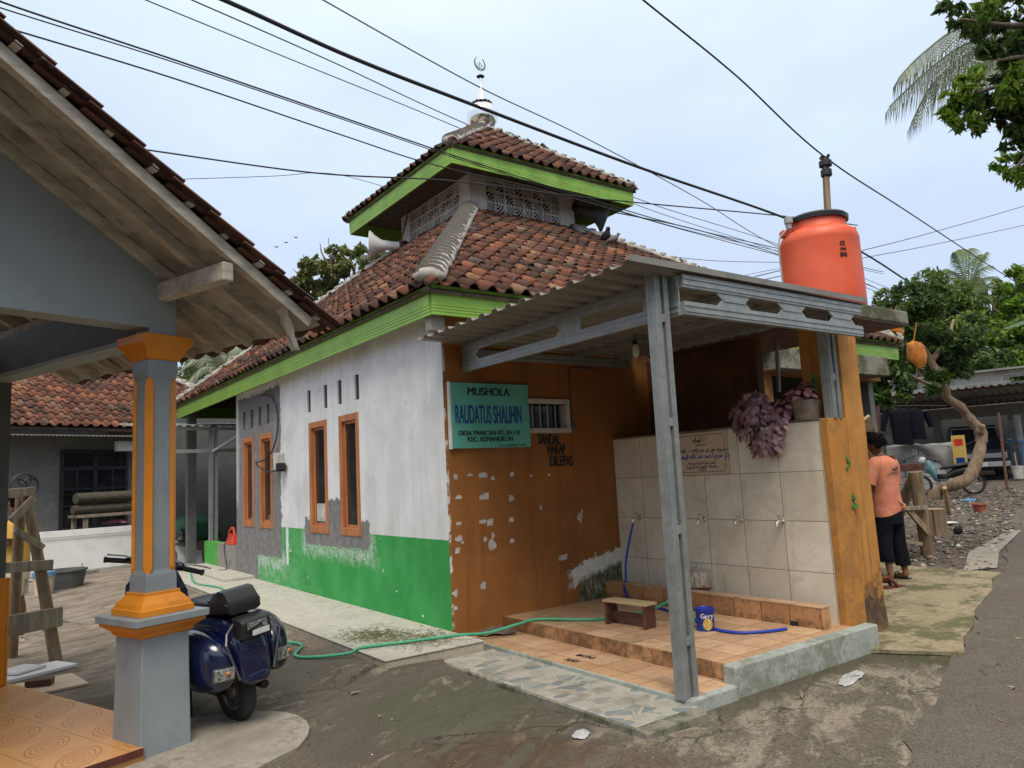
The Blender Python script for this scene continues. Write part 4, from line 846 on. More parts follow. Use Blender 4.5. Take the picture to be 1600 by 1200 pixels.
for k, (px, py) in enumerate(((432, 386), (447, 379), (462, 371))):
    c = at(px, py, 60); m_ = MB(); m_.poly([c, c-CR*.35+CU*.14-CF*.1, c-CR*.1-CF*.2]); m_.poly([c, c+CR*.35+CU*.10-CF*.1, c+CR*.1-CF*.2]); m_.tube([c-CR*.1, c+CR*.12], .05, 5)
    tag(m_.build('flying_bird', M['feather']), ['tiny bird in the distant sky, lowest and leftmost of three', 'tiny distant bird between two others in the sky', 'tiny distant bird in the sky, closest to the white loudspeaker'][k], 'bird', 'birds flying far off')

# electricity meter and cable loop on the white wall
MT = thing('meter_box', 'small grey electric meter box with loose cable on the white wall', 'meter', (-.05, 4.95, 2.0))
m_ = MB(); m_.box((-.11, 4.86, 1.88), (-.003, 5.06, 2.14)); m_.build('box', M['offwhite'], MT, bevel=.01)
m_ = MB(); m_.box((-.135, 4.80, 1.85), (-.003, 4.855, 1.98)); m_.box((-.14, 4.70, 1.88), (-.02, 4.79, 1.95)); m_.build('switch', M['black'], MT, bevel=.006)
m_ = MB(); m_.tube(catmull([(-.06, 5.0, 1.88), (-.09, 5.3, 1.86), (-.08, 5.75, 1.93), (-.10, 5.95, 2.03), (-.07, 5.5, 2.08), (-.06, 5.1, 2.3), (-.05, 4.98, 2.7), (-.04, 5.3, 3.05), (-.05, 5.8, 3.15)], 6), .011, 6); m_.build('cable', M['cable'], MT)

# low parapet, steel post and metal awning over the far porch
PP = thing('low_parapet', 'knee-high parapet beside the far end of the white wall, half green half grey', 'wall', (.06, 8.6, .1))
m_ = MB(); m_.box((-.02, 8.72, .0), (.14, 9.72, .60)); m_.build('green_half', plain('parapet_green', (.07, .36, .05), .7, .12, 4), PP)
m_ = MB(); m_.box((-.015, 7.465, .0), (.14, 8.718, .60)); m_.build('grey_half', M['conc'], PP)
AW = thing('porch_awning', 'corrugated metal awning on pale steel frame at the far end of the white wall', 'awning', (.05, 9.4, .6))
m_ = MB(); m_.beam((.03, 9.40, .60), (.03, 9.40, 2.95), .07, .09); m_.beam((.13, 9.40, .60), (.13, 9.40, 2.95), .05, .09); m_.build('post', M['steel'], AW)
m_ = MB(); m_.beam((-1.1, 9.38, 2.42), (3.0, 9.38, 2.42), .06, .07); m_.beam((-1.3, 9.3, 2.86), (3.0, 9.3, 2.86), .06, .06); m_.beam((.05, 9.36, 2.40), (.9, 8.6, 3.0), .05, .05); m_.beam((.55, 9.0, 2.72), (1.2, 9.34, 2.44), .05, .05); m_.build('frame', M['steel'], AW)
def corr(m_, O, U, S, W, L, pitch, amp, t=.002, nprof=4):
    O = Vector(O); U = Vector(U).normalized(); S = Vector(S).normalized(); N = U.cross(S); n = int(W/pitch)*nprof; prof = [(0, 0), (.30, 0), (.40, 1), (.90, 1)]
    pts = []
    for i in range(int(W/pitch)+1):
        for a, h in prof:
            s = (i+a)*pitch
            if s <= W: pts.append((s, h*amp))
    vs = []; K = max(2, int(L/.8)+1)
    for k in range(K):
        for s, h in pts: vs.append(O+U*s+S*(L*k/(K-1))+N*h)
    q = len(pts); m_.add(vs, [(k*q+i, k*q+i+1, (k+1)*q+i+1, (k+1)*q+i) for k in range(K-1) for i in range(q-1)]); return m_
m_ = MB(); corr(m_, (-1.35, 9.2, 2.90), (1, 0, 0), (0, 1, .10), 4.4, 2.6, .16, .028); m_.build('sheet', M['sheet'], AW, solid=.003)
# ---------------------------------------------------------------- washing place in front of the brown wall
WP = thing('washing_platform', 'two-step orange tiled washing platform with pale blue kerb in front of brown wall', 'platform', (1.3, -1.4, 0))
m_ = MB(); m_.box((.62, -2.83, -.1), (2.33, -.003, .175)); m_.build('floor', M['ptile'], WP)
m_ = MB(); m_.box((.605, -2.83, .058), (.622, -.004, .178)); m_.build('riser', M['riser'], WP)
m_ = MB(); m_.box((.10, -2.93, -.1), (.606, -.005, .058)); m_.build('lower_step', M['ptile'], WP)
m_ = MB(); m_.box((.078, -2.97, -.12), (.102, -.40, .062)); m_.build('step_edge', M['kerbblue'], WP, bevel=.006)
m_ = MB(); m_.box((.56, -2.95, -.12), (2.50, -2.832, .186)); m_.box((.06, -2.968, -.12), (.562, -2.90, .066)); m_.build('kerb', M['kerbblue'], WP, bevel=.012)
m_ = MB(); m_.box((2.05, -2.72, .172), (2.165, -.005, .352)); m_.build('trough_curb', M['riser'], WP, bevel=.004)
m_ = MB(); m_.box((2.046, -2.724, .352), (2.168, -.006, .362)); m_.build('trough_top', M['ptile'], WP)
m_ = MB(); m_.box((2.044, -2.48, .178), (2.05, -2.40, .215)); m_.build('drain_hole', M['black'], WP)
def gpx(px, py, z): return hit(px, py, (0, 0, z), (0, 0, 1))
a = gpx(884, 1022, .06); b = gpx(926, 1031, .06)
for t_, c in (('BATAS', gpx(915, 1026, .0605)), ('SUCI', gpx(893, 1032, .0605))):
    text(t_, 'lettering', M['ink'], WP, frameM(c, (b-a), ZZ.cross(b-a)), .085, .002, .8, ext=.0008)
TWL = thing('tiled_wall', 'beige tiled washing wall with a row of taps and an ochre painted end', 'wall', (2.46, -1.36, 0))
m_ = MB(); m_.box((2.33, -2.70, -.1), (2.60, -.003, 1.972)); m_.build('tile_facing', M['tilewall'], TWL)
m_ = MB(); m_.box((2.326, -2.78, -.1), (2.63, -2.70, 1.985)); m_.build('painted_end', M['orangepaint'], TWL, bevel=.008)
m_ = MB(); m_.box((2.32, -2.70, 1.972), (2.63, -.004, 1.992)); m_.build('coping', M['conc_old'], TWL, bevel=.006)
for k, y in enumerate((-.36, -1.30, -1.767, -2.237)):
    m_ = MB(); z = 1.065; m_.lathe([(.001, 0), (.028, .0), (.028, .006), (.011, .010), (.011, .06)], (2.33, y, z), 14, (-1, 0, 0)); m_.tube([(2.275, y, z), (2.235, y, z), (2.215, y, z-.015), (2.21, y, z-.05)], [.013, .013, .012, .011], 10); m_.lathe([(.009, 0), (.009, .03), (.016, .032), (.016, .045), (.004, .047)], (2.262, y, z), 10); m_.obox((2.262, y, z+.052), (0, 1, 0), (1, 0, 0), ZZ, .034, .007, .005)
    m_.build('tap', M['alu'], TWL, smooth=1)
PQ = thing('stone_plaque', 'tan stone plaque with Arabic lettering fixed on the beige tiled wall', 'plaque', (2.32, -1.33, 1.74))
m_ = MB(); m_.box((2.312, -1.672, 1.522), (2.329, -.996, 1.965)); m_.build('slab', M['plaque'], PQ, bevel=.004)
m_ = MB()
def rr_(y0, y1, z0, z1, r):
    o = []
    for (cy, cz, a0) in ((y1-r, z1-r, 0), (y0+r, z1-r, 90), (y0+r, z0+r, 180), (y1-r, z0+r, 270)):
        for k in range(5): a = R(a0+k*22.5); o.append(Vector((2.3105, cy+r*math.cos(a), cz+r*math.sin(a))))
    return o
q = rr_(-1.642, -1.026, 1.552, 1.935, .05); m_.tube(q+[q[0]], .0022, 4); m_.build('border', M['ink'], PQ)
pl = lambda z, y=-1.334: frameM((2.3112, y, z), (0, -1, 0), ZZ)
def arab(s):
    """joined letter shapes in visual order, built from the plain letters"""
    F = {'ا': 'ﺍﺎ', 'أ': 'ﺃﺄ', 'ب': 'ﺏﺐﺑﺒ', 'ة': 'ﺓﺔ', 'ت': 'ﺕﺖﺗﺘ', 'ح': 'ﺡﺢﺣﺤ', 'د': 'ﺩﺪ', 'ذ': 'ﺫﺬ', 'ر': 'ﺭﺮ', 'س': 'ﺱﺲﺳﺴ', 'ش': 'ﺵﺶﺷﺸ', 'ص': 'ﺹﺺﺻﺼ', 'ع': 'ﻉﻊﻋﻌ', 'غ': 'ﻍﻎﻏﻐ', 'ف': 'ﻑﻒﻓﻔ', 'ق': 'ﻕﻖﻗﻘ', 'ك': 'ﻙﻚﻛﻜ', 'ل': 'ﻝﻞﻟﻠ', 'م': 'ﻡﻢﻣﻤ', 'ن': 'ﻥﻦﻧﻨ', 'ه': 'ﻩﻪﻫﻬ', 'و': 'ﻭﻮ', 'ي': 'ﻱﻲﻳﻴ', 'ئ': 'ﺉﺊﺋﺌ', 'ج': 'ﺝﺞﺟﺠ'}
    o = []
    for i, c in enumerate(s):
        if c not in F: o.append(c); continue
        pv = i > 0 and s[i-1] in F and len(F[s[i-1]]) == 4; nx = i+1 < len(s) and s[i+1] in F; g = F[c]
        o.append(g[3] if (pv and nx and len(g) == 4) else g[1] if pv else g[2] if (nx and len(g) == 4) else g[0])
    r_ = ''.join(o)[::-1]; out_, num = '', ''
    for c in r_:
        if c.isdigit(): num = c+num
        else: out_ += num+c; num = ''
    return out_+num
text(arab('مشروع حفر بئر عام 1442 ه - 2020 م'), 'lettering', M['ink'], PQ, pl(1.775), .052, .001, .95, ext=.0006)
text(arab('بئر مريم أحمد عبد الله الوهيبي'), 'lettering', M['inkblue'], PQ, pl(1.715), .070, .0022, .86, ext=.0006)
text(arab('تنفيذ شركة قرية سياحة'), 'lettering', M['ink'], PQ, pl(1.645), .042, .001, .95, ext=.0006)
text(arab('بإشراف المؤسسة الخيرية'), 'lettering', M['ink'], PQ, pl(1.607), .042, .001, .95, ext=.0006)
text('2 0 2 0', 'lettering', M['ink'], PQ, pl(1.572), .032, .001, 1, ext=.0006)
text(arab('نماء'), 'lettering', M['ink'], PQ, pl(1.885, -1.29), .075, .003, 1, ext=.0006)
text(arab('جمعية خيرية'), 'lettering', M['ink'], PQ, pl(1.838, -1.33), .03, .001, 1, ext=.0006)
m_ = MB(); m_.tube(catmull([(2.311, -1.395, 1.872), (2.311, -1.425, 1.905), (2.311, -1.402, 1.915), (2.311, -1.388, 1.905), (2.311, -1.372, 1.915), (2.311, -1.352, 1.905), (2.311, -1.382, 1.868)], 4), .003, 5); m_.build('emblem', M['gold'], PQ)
# ochre pillar, tank slab, side wall of the small wash room
TP_ = thing('ochre_pillar', 'tall ochre painted pillar carrying the tank slab, stained at the foot', 'pillar', (2.82, -2.55, 0))
m_ = MB(); rg = random.Random(5); rngs = []
for k in range(9):
    z = -.1+3.045*k/8; x0, x1, y0, y1 = 2.665-.02*(k < 2), 2.985+.035*(k < 2)*(2-k)/2, -2.765-.02*(k < 1), -2.35; rngs.append([Vector((x0+rg.uniform(-.004, .004), y0+rg.uniform(-.004, .004), z)), Vector((x1+rg.uniform(-.004, .004), y0+rg.uniform(-.004, .004), z)), Vector((x1, y1, z)), Vector((x0, y1, z))])
m_.rings(rngs)
nb = NB('ochre_pillar_paint'); x, y, z = nb.xyz(); n1 = nb.noise(3, 6, .65); n2 = nb.noise(12, 6, .7); n3 = nb.noise(1, 5, .65, nb.vec(x*14, y*14, z*.8))
c_ = nb.mix(nb.ss(.3, .7, n1), (.40, .165, .032), (.54, .245, .055)); c_ = nb.mix(nb.ss(.52, .66, n3)*.6, c_, (.26, .105, .03)); c_ = nb.mix(nb.ss(.70, .73, n2), c_, (.62, .55, .45))
c_ = nb.mix(nb.ss(.62, .2, z + (n2-.5)*.9 + (n1-.5)*.6)*.95, c_, (.045, .035, .022)); c_ = nb.mix(nb.ss(.22, .0, z + (n2-.5)*.5)*.7, c_, (.28, .16, .07)); M['pillarp'] = nb.done(c_, .75, n2*.6+n3*.4, .4, .008)
m_.build('shaft', M['pillarp'], TP_, bevel=.012)
SLB = thing('tank_slab', 'weathered concrete slab on the ochre pillar under the orange water tank', 'slab', (3.4, -2, 2.95))
m_ = MB(); m_.box((2.725, -2.80, 2.965), (4.0, -.25, 3.11)); m_.build('slab', M['conc_old'], SLB, bevel=.02)
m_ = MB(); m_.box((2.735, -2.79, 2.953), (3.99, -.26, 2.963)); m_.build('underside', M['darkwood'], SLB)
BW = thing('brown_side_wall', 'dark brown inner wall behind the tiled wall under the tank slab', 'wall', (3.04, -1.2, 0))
m_ = MB(); m_.box((2.99, -1.62, -.05), (3.10, -.004, 2.952)); m_.box((2.99, -2.34, -.05), (3.10, -1.621, 2.25)); m_.box((2.605, -2.34, 2.0), (2.985, -2.25, 2.3)); m_.build('panel', plain('painted_shade_brown', (.105, .045, .020), .8, .3, 2, .3, dirt=(.04, .022, .014), damt=.7), BW)  # brown darkened so the shade under the canopy sits in the colour
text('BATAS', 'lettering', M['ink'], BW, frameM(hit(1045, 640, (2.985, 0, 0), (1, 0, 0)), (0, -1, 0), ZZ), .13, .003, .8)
# orange water tank
tc_ = Vector((3.475, -2.20, 3.112)); WT = thing('water_tank', 'orange plastic water tank with black lid on the concrete slab', 'water tank', tc_)
m_ = MB(); rr = .405; m_.lathe([(rr*.985, 0), (rr*1.01, .02), (rr*1.01, .24), (rr*1.0, .52), (rr*.988, .80), (rr*.992, .806), (rr*.986, .835), (rr*.975, .855), (rr*.945, .892), (rr*.89, .918), (rr*.80, .938), (rr*.74, .948), (rr*.72, .962), (rr*.715, 1.06)], tc_, 44)
for a in (-35, 145): m_.obox(tc_+Vector((math.cos(R(a))*rr*.86, math.sin(R(a))*rr*.86, .945)), (math.cos(R(a)), math.sin(R(a)), 0), (-math.sin(R(a)), math.cos(R(a)), 0), ZZ, .055, .05, .035)
m_.build('body', M['tank'], WT, smooth=1, bevel=.006)
m_ = MB(); m_.lathe([(rr*.70, 1.04), (rr*.78, 1.04), (rr*.79, 1.085), (rr*.74, 1.105), (rr*.3, 1.13), (.01, 1.135)], tc_, 36); m_.build('lid', M['black'], WT, smooth=1)
pv = hit(1232, 345, tc_, CF); m_ = MB(); m_.lathe([(.012, -.10), (.030, -.09), (.030, -.035), (.045, -.03), (.045, .03), (.02, .05)], pv, 14); m_.build('float_valve', M['greyplastic'], WT, smooth=1)
m_ = MB(); m_.tube(catmull([pv-ZZ*.08, pv-ZZ*.12-CR*.05, pv-ZZ*.25-CR*.125, pv-ZZ*.7-CR*.125, pv-ZZ*1.1-CR*.11], 5), .009, 6); m_.build('pipe', M['greyplastic'], WT)
d_ = (CAM-tc_); d_.z = 0; a0 = math.atan2(d_.y, d_.x)
for k, (t_, h, s_) in enumerate((('C2', .70, .06), ('13 08', .64, .034), ('SNI', .58, .062))):
    a = a0+R(33); n_ = Vector((math.cos(a), math.sin(a), 0)); text(t_, 'lettering', M['ink'], WT, frameM(tc_+n_*(rr+.003)+ZZ*h, ZZ.cross(n_), ZZ), s_, .002, .8, ext=.003)
pt = at(1289, 250, 9.0); pb = at(1283, 330, 9.0); m_ = MB(); m_.tube([hit(1213, 526, (0, -1.64, 0), (0, 1, 0)), hit(1217, 612, (0, -1.64, 0), (0, 1, 0))], .022, 8); tag(m_.build('water_pipe', M['greyplastic']), 'grey upright water pipe behind the purple hanging plant', 'pipe'); PO = thing('service_pole', 'short wooden service pole with black insulators rising behind the tank', 'pole', (pb.x, pb.y, 3.15))
m_ = MB(); m_.beam((pb.x-.1, pb.y, 2.2), pt-ZZ*.05, .075, .06, CR); m_.build('post', M['polewood'], PO, bevel=.006)
m_ = MB(); m_.lathe([(.04, -.22), (.065, -.20), (.065, -.13), (.04, -.12), (.04, -.09), (.075, -.08), (.075, -.02), (.05, .0), (.05, .03), (.02, .04)], pt, 14); [m_.ball(pt+Vector((.05*math.cos(a), .05*math.sin(a), .04)), .02, n=8, k=5) for a in (0, 1.6, 3.1, 4.7)]; m_.build('insulator', M['black'], PO, smooth=1)

# ---------------------------------------------------------------- steel canopy
CN = thing('steel_canopy', 'flat corrugated metal canopy on galvanised posts over the washing platform', 'canopy', (.12, -2.9, .06))
m_ = MB(); corr(m_, (-.30, -3.04, 3.035), (0, 1, 0), (1, 0, -.008), 3.02, 3.02, .20, .030); m_.build('roof_sheet', M['sheet'], CN, solid=.003)
m_ = MB(); m_.box((-.30, -3.052, 3.02), (2.72, -3.04, 3.066)); m_.build('edge_flashing', M['sheet'], CN)
def channel(m_, a, b, w, h, up=(0, 0, 1)):   # ribbed C-channel chord
    a = Vector(a); b = Vector(b); x, y, z = basis(b-a, up); c = (a+b)/2; L = (b-a).length/2
    m_.obox(c, x, y, z, w/2, h/2, L); m_.obox(c+y*h*.22, x, y, z, w/2+.006, h*.09, L-.001); m_.obox(c-y*h*.22, x, y, z, w/2+.006, h*.09, L-.002)
def post(x, y, z0, z1):
    m_ = MB()
    for dx in (0, .085):
        m_.box((x+dx, y-.05, z0), (x+dx+.045, y-.044, z1)); m_.box((x+dx, y+.044, z0), (x+dx+.045, y+.05, z1)); m_.box((x+dx, y-.044, z0), (x+dx+.006, y+.044, z1)); m_.box((x+dx+.012, y-.054, z0), (x+dx+.020, y-.05, z1)); m_.box((x+dx+.028, y-.054, z0), (x+dx+.036, y-.05, z1))
        m_.box((x+dx-.004, y-.02, z0), (x+dx, y-.008, z1)); m_.box((x+dx-.004, y+.012, z0), (x+dx, y+.024, z1))
    z = z0+.35
    while z < z1-.1: m_.box((x+.045, y-.046, z), (x+.085, y-.036, z+.06)); z += .75
    m_.build('post', M['steel'], CN, bevel=.002)
post(.055, -2.88, .055, 3.03); post(2.44, -2.74, 1.985, 2.99)
def plates(m_, o, ax, nrm, spans, z0, z1, t=.012):
    """web plates between the chords; notched ends leave six-sided openings"""
    for (a, b, nl, nr) in spans:
        zm = (z0+z1)/2; q = .075; P_ = [(a, z0), (b, z0)] + ([(b-q, zm)] if nr else []) + [(b, z1), (a, z1)] + ([(a+q, zm)] if nl else [])
        m_.prism(P_, o, ax, ZZ, Vector(nrm)*t)
F_ = (0, -1, 0)
m_ = MB(); channel(m_, (.25, -3.0, 2.955), (2.66, -3.0, 2.955), .04, .098); m_.build('truss_chord', M['steel'], CN, bevel=.002)
m_ = MB(); channel(m_, (.25, -3.0, 2.755), (2.66, -3.0, 2.755), .04, .098); m_.build('truss_chord', M['steel'], CN, bevel=.002)
for (sp_, ln_) in (((.62, 1.045, 1, 1), (.70, .97)), ((1.38, 1.80, 1, 1), (1.46, 1.72)), ((2.12, 2.56, 1, 1), (2.20, 2.48))):
    m_ = MB(); plates(m_, (0, -3.0, 0), (1, 0, 0), F_, [sp_], 2.80, 2.91); m_.box((ln_[0], -3.018, 2.842), (ln_[1], -3.0121, 2.868)); m_.build('truss_web', M['steel'], CN, bevel=.001)
for z in (2.955, 2.755): m_ = MB(); channel(m_, (.25, -2.98, z), (.25, -.02, z), .04, .098); m_.build('truss_chord', M['steel'], CN, bevel=.002)
for sp_ in ((-2.98, -2.62, 0, 0), (-1.9, -1.55, 0, 1), (-.35, -.02, 1, 0)): m_ = MB(); plates(m_, (.25, 0, 0), (0, 1, 0), (-1, 0, 0), [sp_], 2.80, 2.91); m_.build('truss_web', M['steel'], CN, bevel=.001)
for x in (1.0, 1.75, 2.45):
    m_ = MB(); channel(m_, (x, -2.98, 2.965), (x, -.02, 2.965), .035, .075); m_.build('purlin', M['steel'], CN, bevel=.002)
m_ = MB(); channel(m_, (.28, -.06, 2.90), (2.6, -.06, 2.90), .04, .10); m_.build('wall_plate', M['steel'], CN, bevel=.002)
m_ = MB(); m_.lathe([(.012, .0), (.03, -.01), (.03, -.045), (.022, -.05)], (1.586, -1.2, 2.93), 12); m_.tube([(1.586, -1.2, 2.93), (1.6, -1.2, 2.99)], .006, 6); hb = m_.build('lamp_holder', M['black'], CN, smooth=1)
m_ = MB(); m_.lathe([(.020, 0), (.030, -.02), (.036, -.07), (.034, -.11), (.016, -.135), (.002, -.138)], (1.586, -1.2, 2.882), 16); m_.build('bulb', M['bulb'], hb, smooth=1)
m_ = MB(); m_.tube([(1.69, -.012, 2.16), (1.69, -.012, 2.82), (1.95, -.012, 2.83), (2.1, -.02, 2.80)], .008, 6); m_.ball((1.69, -.02, 2.14), .045, .03, .045, 10, 6); m_.build('conduit', M['cablegrey'], CN)

# ---------------------------------------------------------------- plants
def heart_leaf(V_, F_, c, d, n, s):
    """one heart-shaped leaf: d towards its tip, n its upper side"""
    d = Vector(d).normalized(); x = d.cross(n).normalized(); n = x.cross(d); b = len(V_)
    out_ = [(0, 0), (.30, -.18), (.52, .02), (.50, .38), (.26, .78), (0, 1.05), (-.26, .78), (-.50, .38), (-.52, .02), (-.30, -.18)]
    for a, q in out_: V_.append(c + x*a*s + d*q*s - n*(abs(a)*.35+q*q*.18)*s)
    V_.append(c+d*.4*s); k = len(out_); F_ += [(b+i, b+(i+1) % k, b+k) for i in range(k)]
def leaf_plant(name, parent, blobs, n, smin, smax, mat, seed, hang=.8):
    rg = random.Random(seed); V_, F_ = [], []
    for i in range(n):
        c, r_ = rg.choices(blobs, [b[2] for b in blobs])[0][:2]; c = Vector(c); r_ = Vector(r_)
        o = Vector((rg.gauss(0, 1), rg.gauss(0, 1), rg.gauss(0, 1))).normalized(); o = Vector((o.x*r_.x, o.y*r_.y, o.z*r_.z))*rg.uniform(.55, 1)
        out_ = (o.normalized()+Vector((-.4, -.2, 0))*.8).normalized(); d = (out_*.45 - ZZ*hang + Vector((rg.uniform(-.35, .35), rg.uniform(-.35, .35), rg.uniform(-.2, .3)))).normalized(); n_ = (out_ + ZZ*.5).normalized()
        heart_leaf(V_, F_, c+o, d, n_, rg.uniform(smin, smax))
    return arr_mesh(name, np.array([tuple(p) for p in V_]), np.array(F_), mat, parent, smooth=True)
HP = thing('hanging_plant', 'cluster of dusty purple heart-shaped leaves hanging over the tiled wall', 'plant', (2.40, -2.1, 1.99))
leaf_plant('foliage', HP, [((2.30, -2.05, 2.15), (.16, .24, .17), 4), ((2.27, -2.12, 1.95), (.12, .31, .17), 4.5), ((2.25, -2.16, 1.80), (.09, .22, .11), 2.6), ((2.36, -1.82, 2.08), (.10, .14, .12), 1.6)], 400, .040, .085, M['purple'], 3)
m_ = MB(); m_.lathe([(.001, 0), (.10, 0), (.125, .12), (.12, .125), (.11, .10)], (2.47, -2.05, 1.992), 16); m_.build('pot', M['thatch'], HP, smooth=1)
m_ = MB(); rg = random.Random(4); [m_.tube(catmull([(2.47, -2.05, 2.08), (2.38, -2.05+rg.uniform(-.15, .2), 2.15), (2.27, -2.05+rg.uniform(-.25, .25), rg.uniform(1.7, 2.05))], 4), .005, 5) for _ in range(12)]; m_.build('stems', M['barkdark'], HP)
H2 = thing('potted_plant', 'potted pink heart-leaved plant at the end of the tiled wall beside the post', 'plant', (2.46, -2.50, 1.992))
leaf_plant('foliage', H2, [((2.44, -2.46, 2.24), (.13, .17, .09), 3), ((2.36, -2.33, 2.14), (.07, .08, .10), 1.2), ((2.46, -2.54, 2.30), (.08, .1, .07), 1.4)], 62, .055, .085, M['pink'], 9, .6)
m_ = MB(); m_.lathe([(.001, 0), (.115, 0), (.135, .18), (.125, .185), (.11, .15)], (2.46, -2.50, 1.993), 18); m_.build('pot', M['thatch'], H2, smooth=1)
def sprig(px, py, pl_p, pl_n, n, label, s=.05, seed=1, grp='green sprigs on the pillar'):
    c = hit(px, py, pl_p, pl_n); t = thing('sprig', label, 'plant', c, 0, grp); rg = random.Random(seed); V_, F_ = [], []
    m_ = MB(); m_.tube([c+ZZ*.05, c+ZZ*.0-CF*.015, c-ZZ*.06-CF*.01], .003, 5); m_.build('stem', M['barkdark'], t)
    for i in range(n): heart_leaf(V_, F_, c+Vector((rg.uniform(-.03, .03), -.012-rg.uniform(0, .02), rg.uniform(-.07, .07))), (rg.uniform(-.6, .6), -.25, -rg.uniform(.2, 1)), (0, -1, .3), s*rg.uniform(.7, 1.1))
    arr_mesh('foliage', np.array([tuple(p) for p in V_]), np.array(F_), M['sprig'], t, smooth=True)
sprig(1331, 777, (2.8, -2.77, 0), (0, 1, 0), 6, 'lower green sprig growing from the ochre pillar', .055, 2)
sprig(1323, 722, (2.8, -2.77, 0), (0, 1, 0), 5, 'upper green sprig growing from the ochre pillar', .042, 3)
sprig(1268, 595, (2.6, -2.55, 0), (0, 1, 0), 6, 'green leaves behind the short steel post above the pink plant', .07, 4)

# ---------------------------------------------------------------- loose things on the platform
ST = thing('stool', 'small dark wooden stool with pale top on the tiled platform', 'stool', (1.13, -1.33, .175), R(-84))
def lb(m_, a, b): return m_.box(a, b)
m_ = MB(); m_.box((-.26, -.085, .205), (.26, .085, .228)); o = m_.build('seat', M['palewood'], None, bevel=.004); o.parent = ST
for s in (-1, 1): m_ = MB(); m_.box((s*.225-.014, -.08, 0), (s*.225+.014, .08, .205)); o = m_.build('leg', M['darkwood'], None, bevel=.004); o.parent = ST
m_ = MB(); m_.box((-.211, -.012, .03), (.211, .012, .12)); o = m_.build('stretcher', M['darkwood'], None, bevel=.003); o.parent = ST
cc_ = gpx(1103, 984, .176); CNN = thing('paint_tin', 'blue printed food tin with blue lid standing on the tiled platform', 'tin', cc_)
m_ = MB(); m_.lathe([(.078, 0), (.082, .004), (.080, .012), (.080, .165), (.082, .172)], cc_, 32); m_.build('body', M['canblue'], CNN, smooth=1)
m_ = MB(); m_.lathe([(.083, .160), (.086, .162), (.086, .188), (.080, .192), (.076, .184), (.001, .183)], cc_, 32); m_.build('lid', M['canlid'], CNN, smooth=1)
a0 = math.atan2(CAM.y-cc_.y, CAM.x-cc_.x)
m_ = MB(); vs_ = []
for i in range(13):
    t_ = -1+2*i/12; ang = a0+R(16)+.55*t_; hh = .050*math.sqrt(max(0.01, 1-t_*t_)); vs_ += [cc_+Vector((.0812*math.cos(ang), .0812*math.sin(ang), .060-hh)), cc_+Vector((.0812*math.cos(ang), .0812*math.sin(ang), .060+hh))]
m_.add(vs_, [(2*i, 2*i+2, 2*i+3, 2*i+1) for i in range(12)]); m_.build('printed_picture', M['yellowprint'], CNN)
for k, ch in enumerate('Gery'):
    ang = a0+R(-14)+R(k*20); n_ = Vector((math.cos(ang), math.sin(ang), 0)); text(ch, 'lettering', M['whitepl'], CNN, frameM(cc_+n_*.0818+ZZ*.128, ZZ.cross(n_), ZZ), .058, .0016, .9, ext=.0006)
pc = Vector((2.20, -1.235, .362)); pc = gpx(1094, 917, .363); POT = thing('cooking_pot', 'dented aluminium cooking pot with lid on the trough curb', 'pot', pc)
m_ = MB(); m_.lathe([(.12, 0), (.150, .014), (.152, .06), (.150, .162), (.156, .168), (.156, .176), (.148, .174)], pc, 32); m_.build('body', M['alu'], POT, smooth=1)
m_ = MB(); m_.lathe([(.158, .174), (.160, .182), (.14, .194), (.03, .204), (.012, .206), (.016, .226), (.001, .229)], pc, 32); m_.build('lid', M['alu'], POT, smooth=1)
m_ = MB(); d_ = CR*.98+CF*.1; d_.z = 0; d_.normalize(); x_ = d_.cross(ZZ); m_.tube(catmull([pc+d_*.150+x_*.03+ZZ*.14, pc+d_*.188+x_*.02+ZZ*.175, pc+d_*.188-x_*.02+ZZ*.175, pc+d_*.150-x_*.03+ZZ*.14], 5), .006, 6); m_.build('handle', M['alu'], POT)
# hoses
def hose(name, pts, r, mat, label, n=8):
    m_ = MB(); m_.tube(catmull(pts, n), r, 8); tag(m_.build(name, mat, smooth=2), label, 'hose')
gh = [(-.62, 8.2, .18), (-.90, 6.6, .14), (-.78, 5.6, .14), (-.92, 4.4, .14), (-1.12, 3.4, .08), (-1.25, 2.4, .08), (-1.5, 1.55, .078), (-1.36, 1.25, .078), (-1.22, .85, .078), (-1.42, .45, .078), (-1.35, .25, .078), (-1.08, .02, .10), (-.97, -.02, .138), (-.55, -.14, .138), (-.1, -.24, .136), (.2, -.32, .12), (.50, -.42, .17), (.70, -.50, .195), (1.0, -.85, .19), (1.25, -1.02, .19), (1.40, -1.28, .26), (1.46, -1.50, .36), (1.49, -1.66, .46), (1.50, -1.72, .44), (1.50, -1.75, .30), (1.50, -1.77, .19)]
hose('garden_hose', gh, .0145, M['hosegreen'], 'long green garden hose winding over the walkway onto the platform')
bh = [(2.21, -.36, 1.01), (2.20, -.34, .93), (2.17, -.30, .75), (2.13, -.28, .55), (2.10, -.30, .40), (2.03, -.34, .30), (1.96, -.5, .20), (1.90, -.85, .19), (1.80, -1.25, .19), (1.62, -1.72, .19), (1.45, -2.05, .19), (1.46, -2.28, .19), (1.62, -2.42, .19), (1.84, -2.50, .19)]
hose('water_hose', bh, .0135, M['hoseblue'], 'blue water hose hanging from the first tap down to the platform floor')
